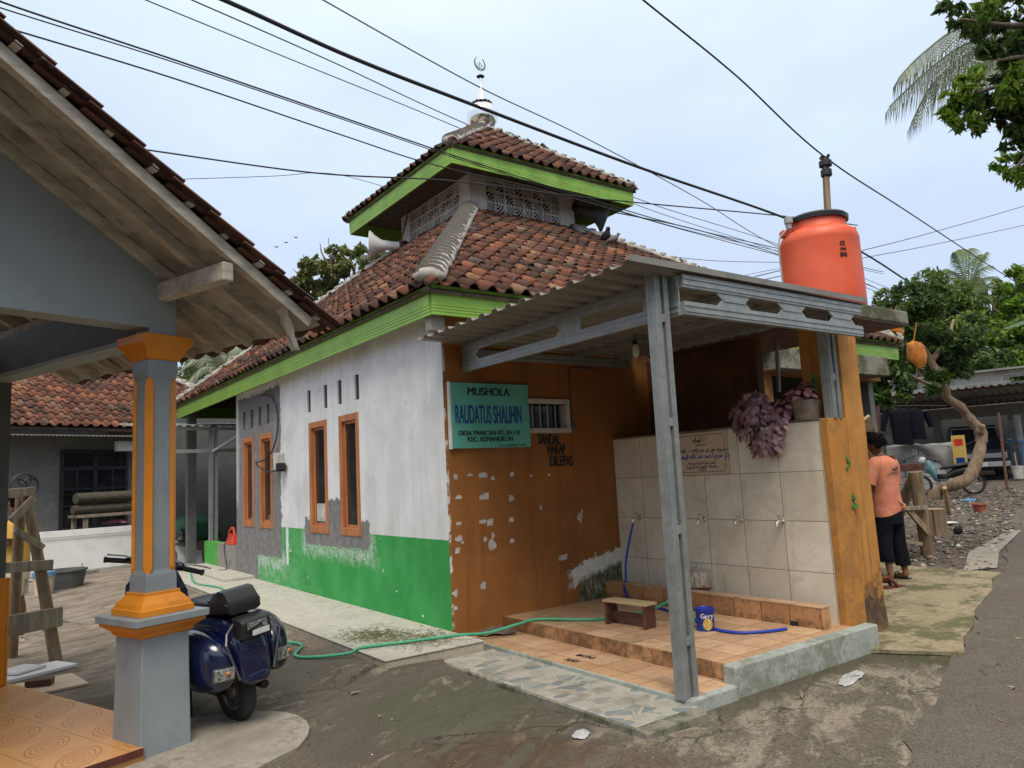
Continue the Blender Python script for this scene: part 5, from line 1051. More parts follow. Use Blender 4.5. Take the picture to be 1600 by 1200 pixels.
def crumple(name, c, rx, ry, h, mat, label, cat, seed, rz=0):
    rg = random.Random(seed); n = 14; V_, F_ = [], []
    for j in range(n+1):
        for i in range(n+1):
            u, v = i/n*2-1, j/n*2-1; r_ = math.hypot(u, v); k = 1/max(1, r_*.92) ; x = u*k*rx*rg.uniform(.88, 1.08); y = v*k*ry*rg.uniform(.88, 1.08); z = h*max(0, 1-r_*r_*.75)*rg.uniform(.25, 1.1)+.006+rg.uniform(0, .006)
            V_.append(Vector((c[0]+x*math.cos(rz)-y*math.sin(rz), c[1]+x*math.sin(rz)+y*math.cos(rz), c[2]+z)))
    m_ = MB(); m_.add(V_, [(j*(n+1)+i, j*(n+1)+i+1, (j+1)*(n+1)+i+1, (j+1)*(n+1)+i) for j in range(n) for i in range(n)]); o = m_.build(name, mat, smooth=2); tag(o, label, cat); return o
p = gpx(757, 983, .125); crumple('rag', (p.x+.12, p.y-.02, .06), .20, .10, .075, M['rag'], 'wet grey rag dropped on the corner of the lower step', 'rag', 3, -.5)
p = gpx(1330, 1059, -.02); crumple('plastic_bag', (p.x, p.y, gz(p.x, p.y)), .23, .06, .012, M['litter'], 'flattened clear plastic bag on the ground by the blue kerb', 'litter', 5, .25)
p = gpx(908, 1150, .0); crumple('paper_litter', (p.x, p.y, gz(p.x, p.y)), .075, .05, .03, M['litter'], 'crumpled white paper on the ground in front of the mosaic ramp', 'litter', 6, .6)
# ---------------------------------------------------------------- neighbour's porch in the foreground
PH = thing('porch_house', 'blue-grey house porch with orange trimmed column under a tiled gable', 'house', uv(-1.5, 1.5, 0))
TANV = .578
zr = lambda u: 3.04 - TANV*(u-.10)         # line of the rafter undersides, also the top of the gable wall
# gable wall (front), side beam along v
P_ = [(-4.2, 2.695), (.03, 2.695), (.03, 2.64), (.215, 2.64), (.215, zr(.215)), (-1.9, zr(-1.9)), (-4.2, zr(-1.9)-.578*2.3)]
m_ = MB(); m_.prism(P_, uv(0, .03, 0), UU, ZZ, VV*.17); m_.build('gable_wall', M['greyhouse'], PH, bevel=.006)
m_ = MB(); m_.ubox(.035, .205, .20, 2.62, 2.66, 2.955); m_.build('side_beam', M['greydark'], PH)  # dark colour stands for the shaded inner face of the beam
m_ = MB(); m_.ubox(.03, .21, .20, 2.61, 2.63, 2.66); m_.build('beam_soffit', M['greyhouse'], PH)  # lighter grey puts the lit underside into the colour
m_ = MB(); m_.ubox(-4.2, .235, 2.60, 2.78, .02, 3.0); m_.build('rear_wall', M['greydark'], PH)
m_ = MB(); m_.ubox(.165, .24, 2.570, 2.60, .10, .975); m_.ubox(-1.8, .165, 2.572, 2.60, .90, .975); m_.ubox(.2399, .262, 2.57, 2.70, .10, .975); m_.build('dado_frame', M['gold'], PH, bevel=.008)
m_ = MB(); m_.ubox(-1.8, .164, 2.58, 2.602, .10, .90); m_.build('dado_panel', M['plaque'], PH)
# column: plinth, moulded bands, shaft with a raised flame strip on each face, capital
def sq_lathe(m_, prof, cu, cv):
    m_.rings([[uv(cu-r_, cv-r_, z), uv(cu+r_, cv-r_, z), uv(cu+r_, cv+r_, z), uv(cu-r_, cv+r_, z)] for r_, z in prof])
cu, cv = .145, .165
m_ = MB(); sq_lathe(m_, [(.172, -.1), (.166, .05), (.158, .5), (.156, .74)], cu, cv); M['greycol'] = plain('sunlit_column_grey', (.255, .285, .305), .5, .09, 2.2, .15, 50, dirt=(.19, .21, .22), damt=.6, chip=(.40, .40, .38))  # column has its own grey, with its sunlight put into the colour
pl_ = m_.build('plinth', M['greycol'], PH, bevel=.006)
m_ = MB(); sq_lathe(m_, [(.157, .725), (.175, .74), (.178, .755), (.225, .79), (.23, .80), (.23, .812)], cu, cv); m_.build('lower_moulding', M['gold'], pl_, bevel=.003)
m_ = MB(); sq_lathe(m_, [(.245, .812), (.247, .858)], cu, cv); m_.build('cap_slab', M['greycol'], pl_, bevel=.005)
m_ = MB(); sq_lathe(m_, [(.178, .858), (.178, .895), (.170, .90), (.160, .925), (.128, .965), (.118, .975), (.118, .995)], cu, cv); m_.build('upper_moulding', M['gold'], pl_, bevel=.003)
m_ = MB(); sq_lathe(m_, [(.102, .99), (.102, 1.06), (.100, 1.10), (.090, 1.13), (.090, 2.36), (.100, 2.40), (.102, 2.43), (.102, 2.50)], cu, cv); sh = m_.build('shaft', M['greycol'], PH, bevel=.003)
for (ax, nr) in ((UU, -VV), (VV, -UU), (UU, VV), (VV, UU)):
    c = uv(cu, cv, 0) + nr*.0895; P_ = [(-.033, 1.15), (0, 1.09), (.033, 1.15), (.033, 2.32)]
    P_ += [(.030, 2.355), (.016, 2.385), (0, 2.40), (-.016, 2.385), (-.030, 2.355), (-.033, 2.32)]
    if nr.dot(VV) < -.9 or nr.dot(UU) < -.9 or True: pass
# the strips sit on the bevelled edges facing the yard
for (su, sv) in ((-1, -1), (1, -1), (-1, 1), (1, 1)):
    e_ = uv(cu+su*.088, cv+sv*.088, 0); a_ = (UU*su+VV*sv).normalized(); t_ = a_.cross(ZZ).normalized()
    P_ = [(-.027, 1.14), (0, 1.08), (.027, 1.14), (.027, 2.31), (.023, 2.345), (.011, 2.375), (0, 2.39), (-.011, 2.375), (-.023, 2.345), (-.027, 2.31)]
    m_ = MB(); m_.prism(P_, e_-a_*.020, t_, ZZ, a_*.024); m_.build('corner_strip', M['gold'], sh, bevel=.003)
m_ = MB(); sq_lathe(m_, [(.104, 2.495), (.112, 2.50), (.118, 2.515), (.135, 2.55), (.158, 2.585), (.162, 2.59), (.170, 2.60), (.172, 2.655)], cu, cv); m_.build('capital', M['gold'], PH, bevel=.003)
# porch floor
m_ = MB(); m_.ubox(-4.2, -.006, -.018, .34, -.1, .098); m_.ubox(-4.2, .30, .34, 2.60, -.1, .098); fl = m_.build('floor', M['porchtile'], PH)
m_ = MB(); m_.ubox(-4.2, -.016, -.024, -.018, .058, .098); m_.build('tile_border', M['maroon'], fl)
# roof: rafters, dusty underlay, battens, tiles with their edges showing at the verge
SD = (UU - ZZ*TANV).normalized(); NR = SD.cross(VV); NR = NR if NR.z > 0 else -NR
UE = .82; UR = -1.9
def rline(u, off=0): return uv(u, 0, zr(u)) + NR*off
for k, v in enumerate((-.68, -.34, .02, .38, .74, 1.12, 1.5, 1.88, 2.26, 2.64)):
    m_ = MB(); a = rline(UR, .036)+VV*v; b = rline(UE-.10 if k == 0 else UE-.05, .036)+VV*v; m_.beam(a, b, .055 if k else .06, .072, NR); m_.build('rafter', M['rafter'], PH, bevel=.004)
m_ = MB(); a = rline(UR, .080); b = rline(UE-.03, .080); n = 26; K = 40; rg = random.Random(3); vs_ = []
for i in range(n+1):
    for j in range(K+1):
        v = -.70+3.5*j/K; sag = .018*math.sin(math.pi*((v+.68)/.36 % 1))+rg.uniform(-.008, .008); vs_.append(a.lerp(b, i/n)+VV*v-NR*(sag if 0 < j < K else 0))
m_.add(vs_, [(i*(K+1)+j, i*(K+1)+j+1, (i+1)*(K+1)+j+1, (i+1)*(K+1)+j) for i in range(n) for j in range(K)]); m_.build('underlay', M['underlay'], PH, smooth=2)
Ls = (rline(UE)-rline(UR)).length; ntl = 12; e_t = .27
m_ = MB()
for k in range(ntl):
    s = .10+k*e_t; c = rline(UE, .094)-SD*s
    if s > Ls-.05: break
    m_.beam(c-VV*(.735+.012*((k*7) % 3)), c+VV*2.8, .04, .026, NR)
m_.build('batten', M['rafter'], PH)
tiles('roof_tiles', rline(UE+.03, .088)-VV*.73, VV, -SD, lambda s: (0, 3.55), Ls, M['rooftile_dark'], PH, .21, e_t, 12, 0, True, .8)
# tiles end in a thick rolled edge along the verge
m_ = MB()
for k in range(int(Ls/e_t)+1):
    s0 = k*e_t; q = []
    for (s, h) in ((s0-.03, .030), (s0+e_t+.035, .0)):
        c = rline(UE+.03, .088)-SD*s-VV*.735; ring = []
        for j in range(9): a_ = math.pi*(-.25+1.2*j/8); ring.append(c - VV*math.cos(a_)*.045*-1 + NR*(h+.024+math.sin(a_)*.032))
        ring += [c+NR*(h-.008)+VV*.03, c+NR*(h-.012)-VV*.035]; q.append(ring)
    m_.rings(q)
m_.build('verge_tiles', M['rooftile_dark'], PH, smooth=1)
# back slope of the gable, out of view but part of the house
BS = (-UU-ZZ*TANV).normalized(); m_ = MB(); a = rline(UR, .08); m_.add([a-VV*.73, a+VV*2.8, a+VV*2.8+BS*3.2, a-VV*.73+BS*3.2], [(0, 1, 2, 3)]); m_.build('rear_slope', M['rooftile_dark'], PH, solid=.04)
m_ = MB(); m_.beam(uv(.115, .20, 2.945), uv(.115, -.70, 2.945), .075, .12); m_.build('purlin', M['rafter'], PH, bevel=.01)
m_ = MB(); m_.beam(uv(-1.9, .20, zr(-1.9)-.08), uv(-1.9, -.66, zr(-1.9)-.08), .075, .13); m_.build('purlin', M['rafter'], PH, bevel=.01)
m_ = MB(); m_.beam(uv(.12, .21, 2.99), uv(.12, 2.7, 2.99), .08, .10); m_.beam(uv(-1.2, .21, 3.55), uv(-1.2, 2.7, 3.55), .10, .12); m_.beam(uv(-.55, 1.3, 2.86), uv(-2.6, 1.3, 2.86), .09, .14); m_.build('roof_beam', M['oldwood'], PH)
p = rline(UE-.28)-VV*.66; m_ = MB(); rg = random.Random(6); vs_ = []
for i in range(7):
    for j in range(5): vs_.append(p+VV*(j*.03-.06)*(1-.08*i)+SD*(i*.02)-ZZ*(i*.035)+UU*rg.uniform(-.015, .015)+VV*rg.uniform(-.012, .012))
m_.add(vs_, [(i*5+j, i*5+j+1, (i+1)*5+j+1, (i+1)*5+j) for i in range(6) for j in range(4)]); m_.build('torn_flap', M['underlay'], PH, smooth=2)

# ---------------------------------------------------------------- blue scooter behind the column
SX = 1.0
SRoot = thing('scooter', 'dark blue vintage scooter parked behind the grey column, black seat bag at its tail', 'scooter', (0, 0, 0))
def SP(name, m_, mat, parent=None, **k): o = m_.build(name, mat, None, **k); o.parent = parent or SRoot; return o
def sring(y, cz, hw, hh, n=20, e=2.6, cx=0):
    q = []
    for j in range(n):
        a = 2*math.pi*j/n; c, s = math.cos(a), math.sin(a); q.append(Vector((cx+hw*math.copysign(abs(c)**(2/e), c), y, cz+hh*math.copysign(abs(s)**(2/e), s))))
    return q
def wheel(y, z, steer=None):
    t_ = MB(); prof = [(.125, -.040), (.16, -.048), (.195, -.044), (.208, -.030), (.213, -.012), (.213, .012), (.208, .030), (.195, .044), (.16, .048), (.125, .040)]
    t_.lathe(prof, (0, y, z), 40, (1, 0, 0), cap=False); w_ = SP('wheel', t_, M['tyre'], smooth=1)
    r_ = MB(); r_.lathe([(.04, -.055), (.05, -.05), (.06, -.03), (.11, -.022), (.122, -.036), (.132, -.041), (.132, .041), (.122, .036), (.11, .02), (.05, .04), (.03, .045)], (0, y, z), 36, (1, 0, 0))
    for j in range(5): a = 6.283*j/5; r_.ball((-.036, y+.085*math.cos(a), z+.085*math.sin(a)), .010, n=8, k=5)
    SP('rim', r_, M['rim'], w_, smooth=1); return w_
wheel(0, .213); wheel(1.24, .213)
# central body shell: tail to seat front
b_ = MB(); b_.rings([sring(y, cz, hw, hh, 24, 3.0) for y, cz, hw, hh in ((-.335, .42, .07, .09), (-.325, .44, .105, .14), (-.29, .48, .125, .19), (-.20, .53, .14, .21), (-.05, .56, .15, .20), (.12, .56, .155, .19), (.30, .55, .15, .18), (.42, .50, .14, .17), (.50, .42, .13, .13))]); SP('body', b_, M['blue'], smooth=2, sub=1)
b_ = MB(); b_.rings([sring(y, cz, hw, hh, 16, 3.0) for y, cz, hw, hh in ((-.345, .33, .085, .03), (-.31, .37, .10, .055), (-.20, .45, .105, .06), (-.05, .47, .105, .05))]); SP('rear_mudguard', b_, M['blue'], smooth=2, sub=1)
for s in (-1, 1):                       # egg-shaped side cowls
    b_ = MB(); b_.rings([sring(y, cz, hw, hh, 20, 2.3, s*cx) for y, cz, hw, hh, cx in ((-.31, .44, .03, .06, .17), (-.29, .45, .065, .12, .185), (-.23, .465, .10, .165, .205), (-.12, .48, .125, .195, .215), (.02, .485, .135, .205, .22), (.18, .48, .13, .20, .215), (.32, .46, .105, .17, .20), (.43, .43, .06, .11, .18), (.47, .42, .02, .04, .165))]); cw = SP('side_cowl', b_, M['blue'], smooth=2, sub=1)
    b_ = MB(); b_.rings([[Vector((s*(.225+dx), -.285+dy+k, .415+dz)) for dx, dz in ((-.065, -.045), (.055, -.040), (.070, .035), (-.06, .045))] for k, dy in ((0, 0), (.06, 0))]) if 0 else None
    b_ = MB(); c = Vector((s*.205, -.275, .425)); ax = Vector((1, s*.32, 0)).normalized(); ny = Vector((s*.32, -1, .12)).normalized(); b_.prism([(-.072, -.042), (.062, -.048), (.070, .032), (-.060, .042)], c, ax, ZZ, ny*.045); SP('indicator_trim', b_, M['rim'], cw, bevel=.008)
    b_ = MB(); b_.prism([(-.064, -.035), (.055, -.041), (.062, .026), (-.052, .035)], c+ny*.05, ax, ZZ, ny*.008)
    SP('indicator', b_, M['lens'], cw, bevel=.003)
    b_ = MB(); b_.ball(c+ny*.056+ax*.02, .016, .010, .014, 10, 6); SP('amber_bulb', b_, M['amber'], cw, smooth=2)
    b_ = MB(); b_.tube([(s*.12, -.315, .36), (s*.19, -.325, .60), (s*.165, -.30, .66), (s*.10, -.27, .70)], .008, 6); SP('chrome_edge', b_, M['rim'], cw)
b_ = MB(); b_.rings([sring(y, cz, hw, hh, 20, 4.0) for y, cz, hw, hh in ((.48, .74, .08, .03), (.44, .76, .11, .045), (.25, .775, .13, .05), (.05, .785, .135, .05), (-.12, .79, .135, .05), (-.20, .79, .12, .045))]); seat = SP('seat', b_, M['vinyl'], smooth=2, sub=1)
b_ = MB(); b_.rings([[Vector((x_*hw, y, z_)) for x_, z_ in ((-1, z0), (-1.02, z0+.05), (-.96, z1-.04), (-.85, z1), (.85, z1), (.96, z1-.04), (1.02, z0+.05), (1, z0), (.8, z0-.015), (-.8, z0-.015))] for y, hw, z0, z1 in ((.0, .118, .795, .84), (-.05, .125, .79, .875), (-.13, .128, .785, .905), (-.19, .126, .78, .90), (-.235, .12, .775, .865), (-.26, .11, .77, .83))]); SP('seat_bag', b_, M['vinyl'], seat, smooth=1, bevel=.012)
b_ = MB(); b_.rings([[Vector((x_, y, z_)) for x_, z_ in ((-hw, z0), (-hw*.98, z1), (hw*.98, z1), (hw, z0))] for y, hw, z0, z1 in ((-.26, .105, .62, .745), (-.33, .108, .605, .735), (-.375, .102, .605, .72), (-.385, .095, .615, .71))]); tl = SP('tail_light', b_, M['black'], smooth=1, bevel=.01)
b_ = MB(); b_.obox((0, -.389, .685), (1, 0, 0), (0, .97, .2), ZZ, .070, .004, .022); SP('lens', b_, M['lens'], tl, bevel=.003)
b_ = MB(); b_.obox((-.02, -.395, .675), (1, 0, .25), (0, .97, .2), (-.25, 0, 1), .05, .003, .006); SP('lens_bar', b_, M['black'], tl)
b_ = MB(); b_.obox((.02, -.391, .64), (1, 0, 0), (0, 1, 0), ZZ, .060, .003, .018); SP('number_plate', b_, M['plate'], tl, bevel=.002)
# floor board, leg shield, front fork
b_ = MB(); b_.rings([[Vector((x_*hw, y, z_)) for x_, z_ in ((-1, z-.015), (-1, z), (1, z), (1, z-.015))] for y, hw, z in ((.36, .20, .26), (.62, .21, .245), (.86, .21, .26), (.98, .22, .38), (1.04, .235, .55), (1.075, .245, .75), (1.10, .20, .90), (1.105, .12, .97))]); SP('leg_shield', b_, M['blue'], smooth=1, bevel=.006)
b_ = MB(); b_.tube([(0, 1.24, .213), (.05, 1.22, .42), (0, 1.10, .55), (0, 1.03, 1.0)], [.03, .035, .05, .045], 12); SP('fork', b_, M['blue'], smooth=1)
b_ = MB(); b_.rings([sring(y, cz, hw, hh, 16, 2.4) for y, cz, hw, hh in ((1.0, .33, .03, .05), (1.05, .38, .075, .09), (1.18, .43, .09, .08), (1.32, .41, .085, .08), (1.44, .34, .06, .07), (1.48, .28, .02, .03))]); SP('front_mudguard', b_, M['blue'], smooth=2, sub=1)
# handlebar turned to the right about the raked steering head
hb = SRoot
ax_ = Vector((0, -.34, .94)).normalized(); HC = Vector((0, 1.0, 1.02)); rot = Matrix.Rotation(R(-50), 3, ax_)
hx = rot @ Vector((1, 0, 0)); hy = rot @ Vector((0, 1, 0)); hy = (hy-ax_*hy.dot(ax_)).normalized()
b_ = MB(); b_.rings([[HC+hx*x_+hy*(cy+math.cos(6.283*j/14)*ry)+ax_*(math.sin(6.283*j/14)*rz_+.01) for j in range(14)] for x_, ry, rz_, cy in ((-.22, .026, .026, -.02), (-.16, .04, .036, -.01), (-.09, .085, .06, .03), (0, .10, .07, .05), (.09, .085, .06, .03), (.16, .04, .036, -.01), (.22, .026, .026, -.02))]); hs = SP('handlebar', b_, M['blue'], smooth=2)
for s in (-1, 1):
    b_ = MB(); b_.tube([HC+hx*s*.21-hy*.02, HC+hx*s*.37-hy*.045], .020, 12); b_.tube([HC+hx*s*.365-hy*.044, HC+hx*s*.375-hy*.046], .024, 12); SP('grip', b_, M['black'], hs, smooth=1)
    b_ = MB(); b_.tube(catmull([HC+hx*s*.19+hy*.02, HC+hx*s*.25+hy*.055, HC+hx*s*.40+hy*.04], 4), [.007]*8+[.009], 6); SP('lever', b_, M['alu'], hs, smooth=2)
b_ = MB(); b_.lathe([(.02, .0), (.085, .02), (.092, .05), (.06, .075), (.001, .08)], HC+hy*.10+ax_*.0, 20, hy); SP('headlight', b_, M['lens'], hs, smooth=1)
b_ = MB(); b_.tube([(.16, .25, .24), (.17, .0, .21), (.16, -.10, .20)], [.03, .042, .03], 12); b_.tube([(.10, .06, .22), (.15, .0, .23)], .05, 10); SP('exhaust', b_, M['black'], smooth=1)
b_ = MB(); b_.tube([(-.14, .35, .25), (-.17, .33, .02), (-.17, .28, .012)], .012, 6); b_.tube([(.14, .35, .25), (.17, .33, .06), (.17, .28, .055)], .012, 6); b_.box((-.10, .05, .19), (.06, .40, .30)); SP('stand', b_, M['black'])
SC = 1.04
w_ = Vector((-2.305, -.92, 0)); SRoot.scale = (SC, SC, SC); SRoot.location = (w_.x, w_.y, gz(w_.x, w_.y)+.002)
SRoot.rotation_euler = (0, R(-7), R(13))
# ---------------------------------------------------------------- people
def skin(name, nodes, edges, mat, parent, sub=2):
    me = bpy.data.meshes.new(name); me.from_pydata([tuple(n[0]) for n in nodes], edges, []); me.materials.append(mat)
    o = bpy.data.objects.new(name, me); COL.objects.link(o); sk = o.modifiers.new('skin', 'SKIN'); sk.use_smooth_shade = True
    for i, n in enumerate(nodes):
        r_ = n[1]; me.skin_vertices[0].data[i].radius = r_ if isinstance(r_, tuple) else (r_, r_)
    me.skin_vertices[0].data[0].use_root = True
    q = o.modifiers.new('sub', 'SUBSURF'); q.levels = sub; q.render_levels = sub
    o.parent = parent; return o
def hand_nodes(nd, ed, wi, w, d, side, curl=.5, k=1.0):
    """palm and five fingers grown from wrist node wi; d points along the hand, side towards the thumb"""
    d = Vector(d).normalized(); side = Vector(side); side = (side-d*side.dot(d)).normalized(); n = d.cross(side)
    pm = len(nd); nd.append((w+d*.045*k, .022*k)); ed.append((wi, pm)); kn = len(nd); nd.append((w+d*.085*k, .021*k)); ed.append((pm, kn))
    for f, (o, L, r_) in enumerate(((.030, .070, .0085), (.010, .078, .009), (-.010, .073, .0085), (-.029, .058, .0075))):
        b = kn; p = w+d*.095*k+side*o*k; a = d.copy()
        for s in range(3):
            i = len(nd); nd.append((p, r_*k*(1-.08*s))); ed.append((b, i)); b = i; a = (a*math.cos(curl*.55)+n*math.sin(curl*.55)).normalized(); p = p+a*L*k*(.42-.06*s)
    b = pm; p = w+d*.045*k+side*.036*k
    for s in range(3):
        i = len(nd); nd.append((p, .010*k*(1-.1*s))); ed.append((b, i)); b = i; p = p+(d*.8+side*.45+n*.25).normalized()*.030*k
def ell(c, ax, ay, a, b, n=20, e=2.2):
    return [Vector(c)+ax*a*math.copysign(abs(math.cos(2*math.pi*j/n))**(2/e), math.cos(2*math.pi*j/n))+ay*b*math.copysign(abs(math.sin(2*math.pi*j/n))**(2/e), math.sin(2*math.pi*j/n)) for j in range(n)]
X, Y, Z = Vector((1, 0, 0)), Vector((0, 1, 0)), Vector((0, 0, 1))
def head_mesh(root, c, yaw, pitch, hair, mats, cap=False):
    """skull, jaw, nose, ears, eyes, mouth; faces +y before turning"""
    rot = Matrix.Rotation(yaw, 3, 'Z') @ Matrix.Rotation(pitch, 3, 'X'); c = Vector(c); T = lambda x, y, z: c+rot @ Vector((x, y, z))
    m_ = MB(); rg_ = []
    for z, a, f, bk in ((-.115, .028, .075, -.02), (-.105, .045, .088, .03), (-.08, .060, .092, .06), (-.045, .068, .094, .078), (-.01, .073, .092, .092), (.03, .076, .093, .098), (.065, .073, .085, .094), (.095, .058, .064, .074), (.112, .032, .034, .04), (.118, .006, .006, .006)):
        q = []
        for j in range(24):
            t = 2*math.pi*j/24; y = math.sin(t); q.append(T(a*math.cos(t), (f if y > 0 else bk)*y, z))
        rg_.append(q)
    m_.rings(rg_)
    m_.add([T(-.009, .088, .018), T(.009, .088, .018), T(.017, .092, -.030), T(-.017, .092, -.030), T(0, .118, -.026)], [(0, 1, 4), (1, 2, 4), (2, 3, 4), (3, 0, 4), (0, 3, 2, 1)])
    for s in (-1, 1): m_.ball(T(s*.077, -.005, -.005), .010, .020, .032, 10, 6, rot)
    h = m_.build('head', mats[0], None, smooth=2, sub=1); h.parent = root
    m_ = MB()
    for s in (-1, 1): m_.ball(T(s*.030, .086, .020), .013, .008, .007, 10, 6, rot); m_.obox(T(s*.031, .091, .038), rot @ X, rot @ Y, rot @ Z, .018, .004, .0035)
    m_.obox(T(0, .091, -.058), rot @ X, rot @ Y, rot @ Z, .022, .004, .004); o = m_.build('eyes_and_mouth', mats[1], None); o.parent = h
    if hair:
        m_ = MB(); rg = random.Random(7); rg_ = []
        for i in range(9):
            u = i/8; z = -.065+.215*u; q = []
            for j in range(28):
                t = 2*math.pi*j/28; y = math.sin(t); k = math.sqrt(max(.02, 1-((z-.02)/.125)**2)) if z > .02 else 1
                front = y > .35 and z < .055
                rx, ry = .100*k, (.082 if front else (.112 if y > 0 else .130))*k
                jt = rg.uniform(.90, 1.10); q.append(T(rx*math.cos(t)*jt, ry*y*jt + (-.012 if front else 0), max(z, .052) if front else z + rg.uniform(-.006, .006)))
            rg_.append(q)
        m_.rings(rg_); b0 = list(m_.v)
        for i in range(900):            # short locks standing off the scalp
            p = Vector(rg.choice(b0[28:])); n_ = (p-c).normalized(); t_ = (n_*.5+Vector((rg.uniform(-1, 1), rg.uniform(-1, 1), rg.uniform(-1.2, .4)))).normalized(); s_ = t_.cross(n_).normalized(); p = p+Vector((rg.uniform(-.015, .015), rg.uniform(-.015, .015), rg.uniform(-.015, .015)))-n_*.008
            m_.add([p-s_*.006, p+s_*.006, p+t_*rg.uniform(.02, .042)], [(0, 1, 2)])
        o = m_.build('hair', mats[1], None, smooth=2); o.parent = h
    return h
# --- man in the faded orange shirt, seen from behind, looking down to his left
MAN = thing('person', 'barefoot-heeled man in faded orange t-shirt and rolled dark trousers, seen from behind beside the ochre pillar', 'person', (0, 0, 0))
MAN['label'] = 'man seen from behind in faded orange t-shirt and rolled dark trousers by the ochre pillar'
nd = [(Vector((0, 0, .90)), (.15, .11)), (Vector((0, .005, 1.06)), (.13, .095)), (Vector((.01, .0, 1.22)), (.145, .10)), (Vector((.0, .0, 1.36)), (.13, .09)), (Vector((-.01, .015, 1.455)), .055), (Vector((-.02, .03, 1.53)), .052)]
ed = [(0, 1), (1, 2), (2, 3), (3, 4), (4, 5)]
def limb(par, pts):
    b = par
    for p, r_ in pts: nd.append((Vector(p), r_)); ed.append((b, len(nd)-1)); b = len(nd)-1
    return b
wl = limb(3, [((-.18, .0, 1.375), .058), ((-.25, .04, 1.12), .043), ((-.27, .22, 1.00), .035), ((-.255, .30, .985), .026)]); hand_nodes(nd, ed, wl, nd[wl][0], (.1, .95, -.1), (.9, 0, .3), .7)
wr = limb(3, [((.18, .0, 1.375), .058), ((.235, .06, 1.12), .043), ((.20, .25, 1.05), .035), ((.17, .325, 1.05), .026)]); hand_nodes(nd, ed, wr, nd[wr][0], (-.3, .9, .0), (-.8, -.1, .4), .7)
fl_ = limb(0, [((-.095, -.01, .84), .088), ((-.12, .02, .48), .060), ((-.135, -.02, .30), .052), ((-.14, -.04, .10), .036), ((-.145, -.055, .045), .038), ((-.165, .06, .030), .036), ((-.18, .135, .022), .024)])
fr_ = limb(0, [((.095, -.01, .84), .088), ((.11, .0, .48), .060), ((.115, -.04, .30), .052), ((.115, -.06, .10), .036), ((.115, -.075, .045), .038), ((.135, .04, .030), .036), ((.145, .115, .022), .024)])
skin('body', nd, ed, M['skin'], MAN)
hd = head_mesh(MAN, (-.05, .045, 1.625), R(48), R(-26), True, (M['skin'], M['hair']))
# shirt: torso loft with soft folds, two sleeves
def folds(m_, amp, fq, seed):
    rg = random.Random(seed); p = [rg.uniform(0, 6) for _ in range(4)]
    m_.v = [(x+amp*math.sin(z*fq+x*9+p[0]), y+amp*math.sin(z*fq*.8-x*14+p[1]), z+amp*.5*math.sin(x*25+p[2])) for x, y, z in m_.v]
m_ = MB(); rg_ = []
for z, a, b, cx, cy in ((.80, .188, .135, .0, .0), (.83, .192, .14, .0, .0), (.90, .190, .14, .0, .0), (.98, .178, .13, .005, .0), (1.06, .172, .125, .008, .0), (1.14, .178, .125, .008, .0), (1.22, .190, .13, .008, .0), (1.30, .200, .128, .003, .0), (1.37, .207, .132, .0, -.004), (1.418, .176, .116, -.004, .0), (1.455, .108, .092, -.01, .006), (1.472, .076, .072, -.012, .014)):
    rg_.append(ell((cx, cy, z + (.0)), X, Y, a, b, 36, 2.5))
for i in (0, 1, 2):
    rg_[i] = [p+Z*((.05 if p.x > 0 else -.05)*(1-i*.35)*abs(p.x)/.19) for p in rg_[i]]
m_.rings(rg_, cap=False); folds(m_, .006, 31, 3); sh_ = m_.build('t_shirt', M['shirt'], None, smooth=2, sub=1); sh_.parent = MAN
for s, ptsl in ((-1, [(-.12, .0, 1.385), (-.19, .0, 1.36), (-.235, .022, 1.24), (-.262, .04, 1.14)]), (1, [(.12, .0, 1.385), (.19, .0, 1.36), (.225, .028, 1.24), (.247, .05, 1.14)])):
    m_ = MB(); m_.tube(ptsl, [.094, .094, .084, .090], 18, cap=False); folds(m_, .005, 40, 5+s); o = m_.build('sleeve', M['shirt'], None, smooth=2, sub=1); o.parent = sh_
m_ = MB(); m_.ball((.10, -.135, .86), .035, .03, .045, 10, 7); m_.tube([(.02, -.14, .93), (.06, -.145, .90), (.10, -.14, .865)], [.006, .014, .02], 8); m_.tube([(.15, -.135, .88), (.12, -.145, .87), (.10, -.14, .82)], [.006, .012, .022], 8); o = m_.build('knot', M['shirt'], None, smooth=2); o.parent = sh_
m_ = MB(); m_.tube([(-.13, -.133, 1.255), (-.05, -.139, 1.268), (.04, -.139, 1.272), (.13, -.133, 1.265)], .004, 5); m_.tube(catmull([(.02, -.136, 1.315), (.05, -.137, 1.335), (.075, -.135, 1.315), (.05, -.137, 1.30), (.02, -.137, 1.305), (-.02, -.137, 1.315), (-.03, -.136, 1.30)], 4), .007, 5); o = m_.build('back_print', M['rag'], None); o.parent = sh_
m_ = MB(); rg_ = [ell((0, 0, z), X, Y, a, b, 32, 2.4) for z, a, b in ((.66, .180, .13), (.74, .186, .14), (.84, .180, .135), (.94, .165, .12))]; m_.rings(rg_, cap=False); tr = m_.build('trousers', M['jeans'], None, smooth=2, sub=1); tr.parent = MAN
for s, pl2 in ((-1, [(-.09, -.0, .80), (-.105, .005, .62), (-.12, .018, .46), (-.13, .0, .33), (-.138, -.02, .235), (-.138, -.02, .225)]), (1, [(.09, -.0, .80), (.10, .0, .62), (.112, .002, .46), (.117, -.025, .30), (.117, -.045, .175), (.117, -.045, .165)])):
    m_ = MB(); m_.tube(pl2, [.105, .104, .095, .090, .088, .080], 22, cap=False); folds(m_, .007, 34, 9+s); o = m_.build('trouser_leg', M['jeans'], None, smooth=2, sub=1); o.parent = tr
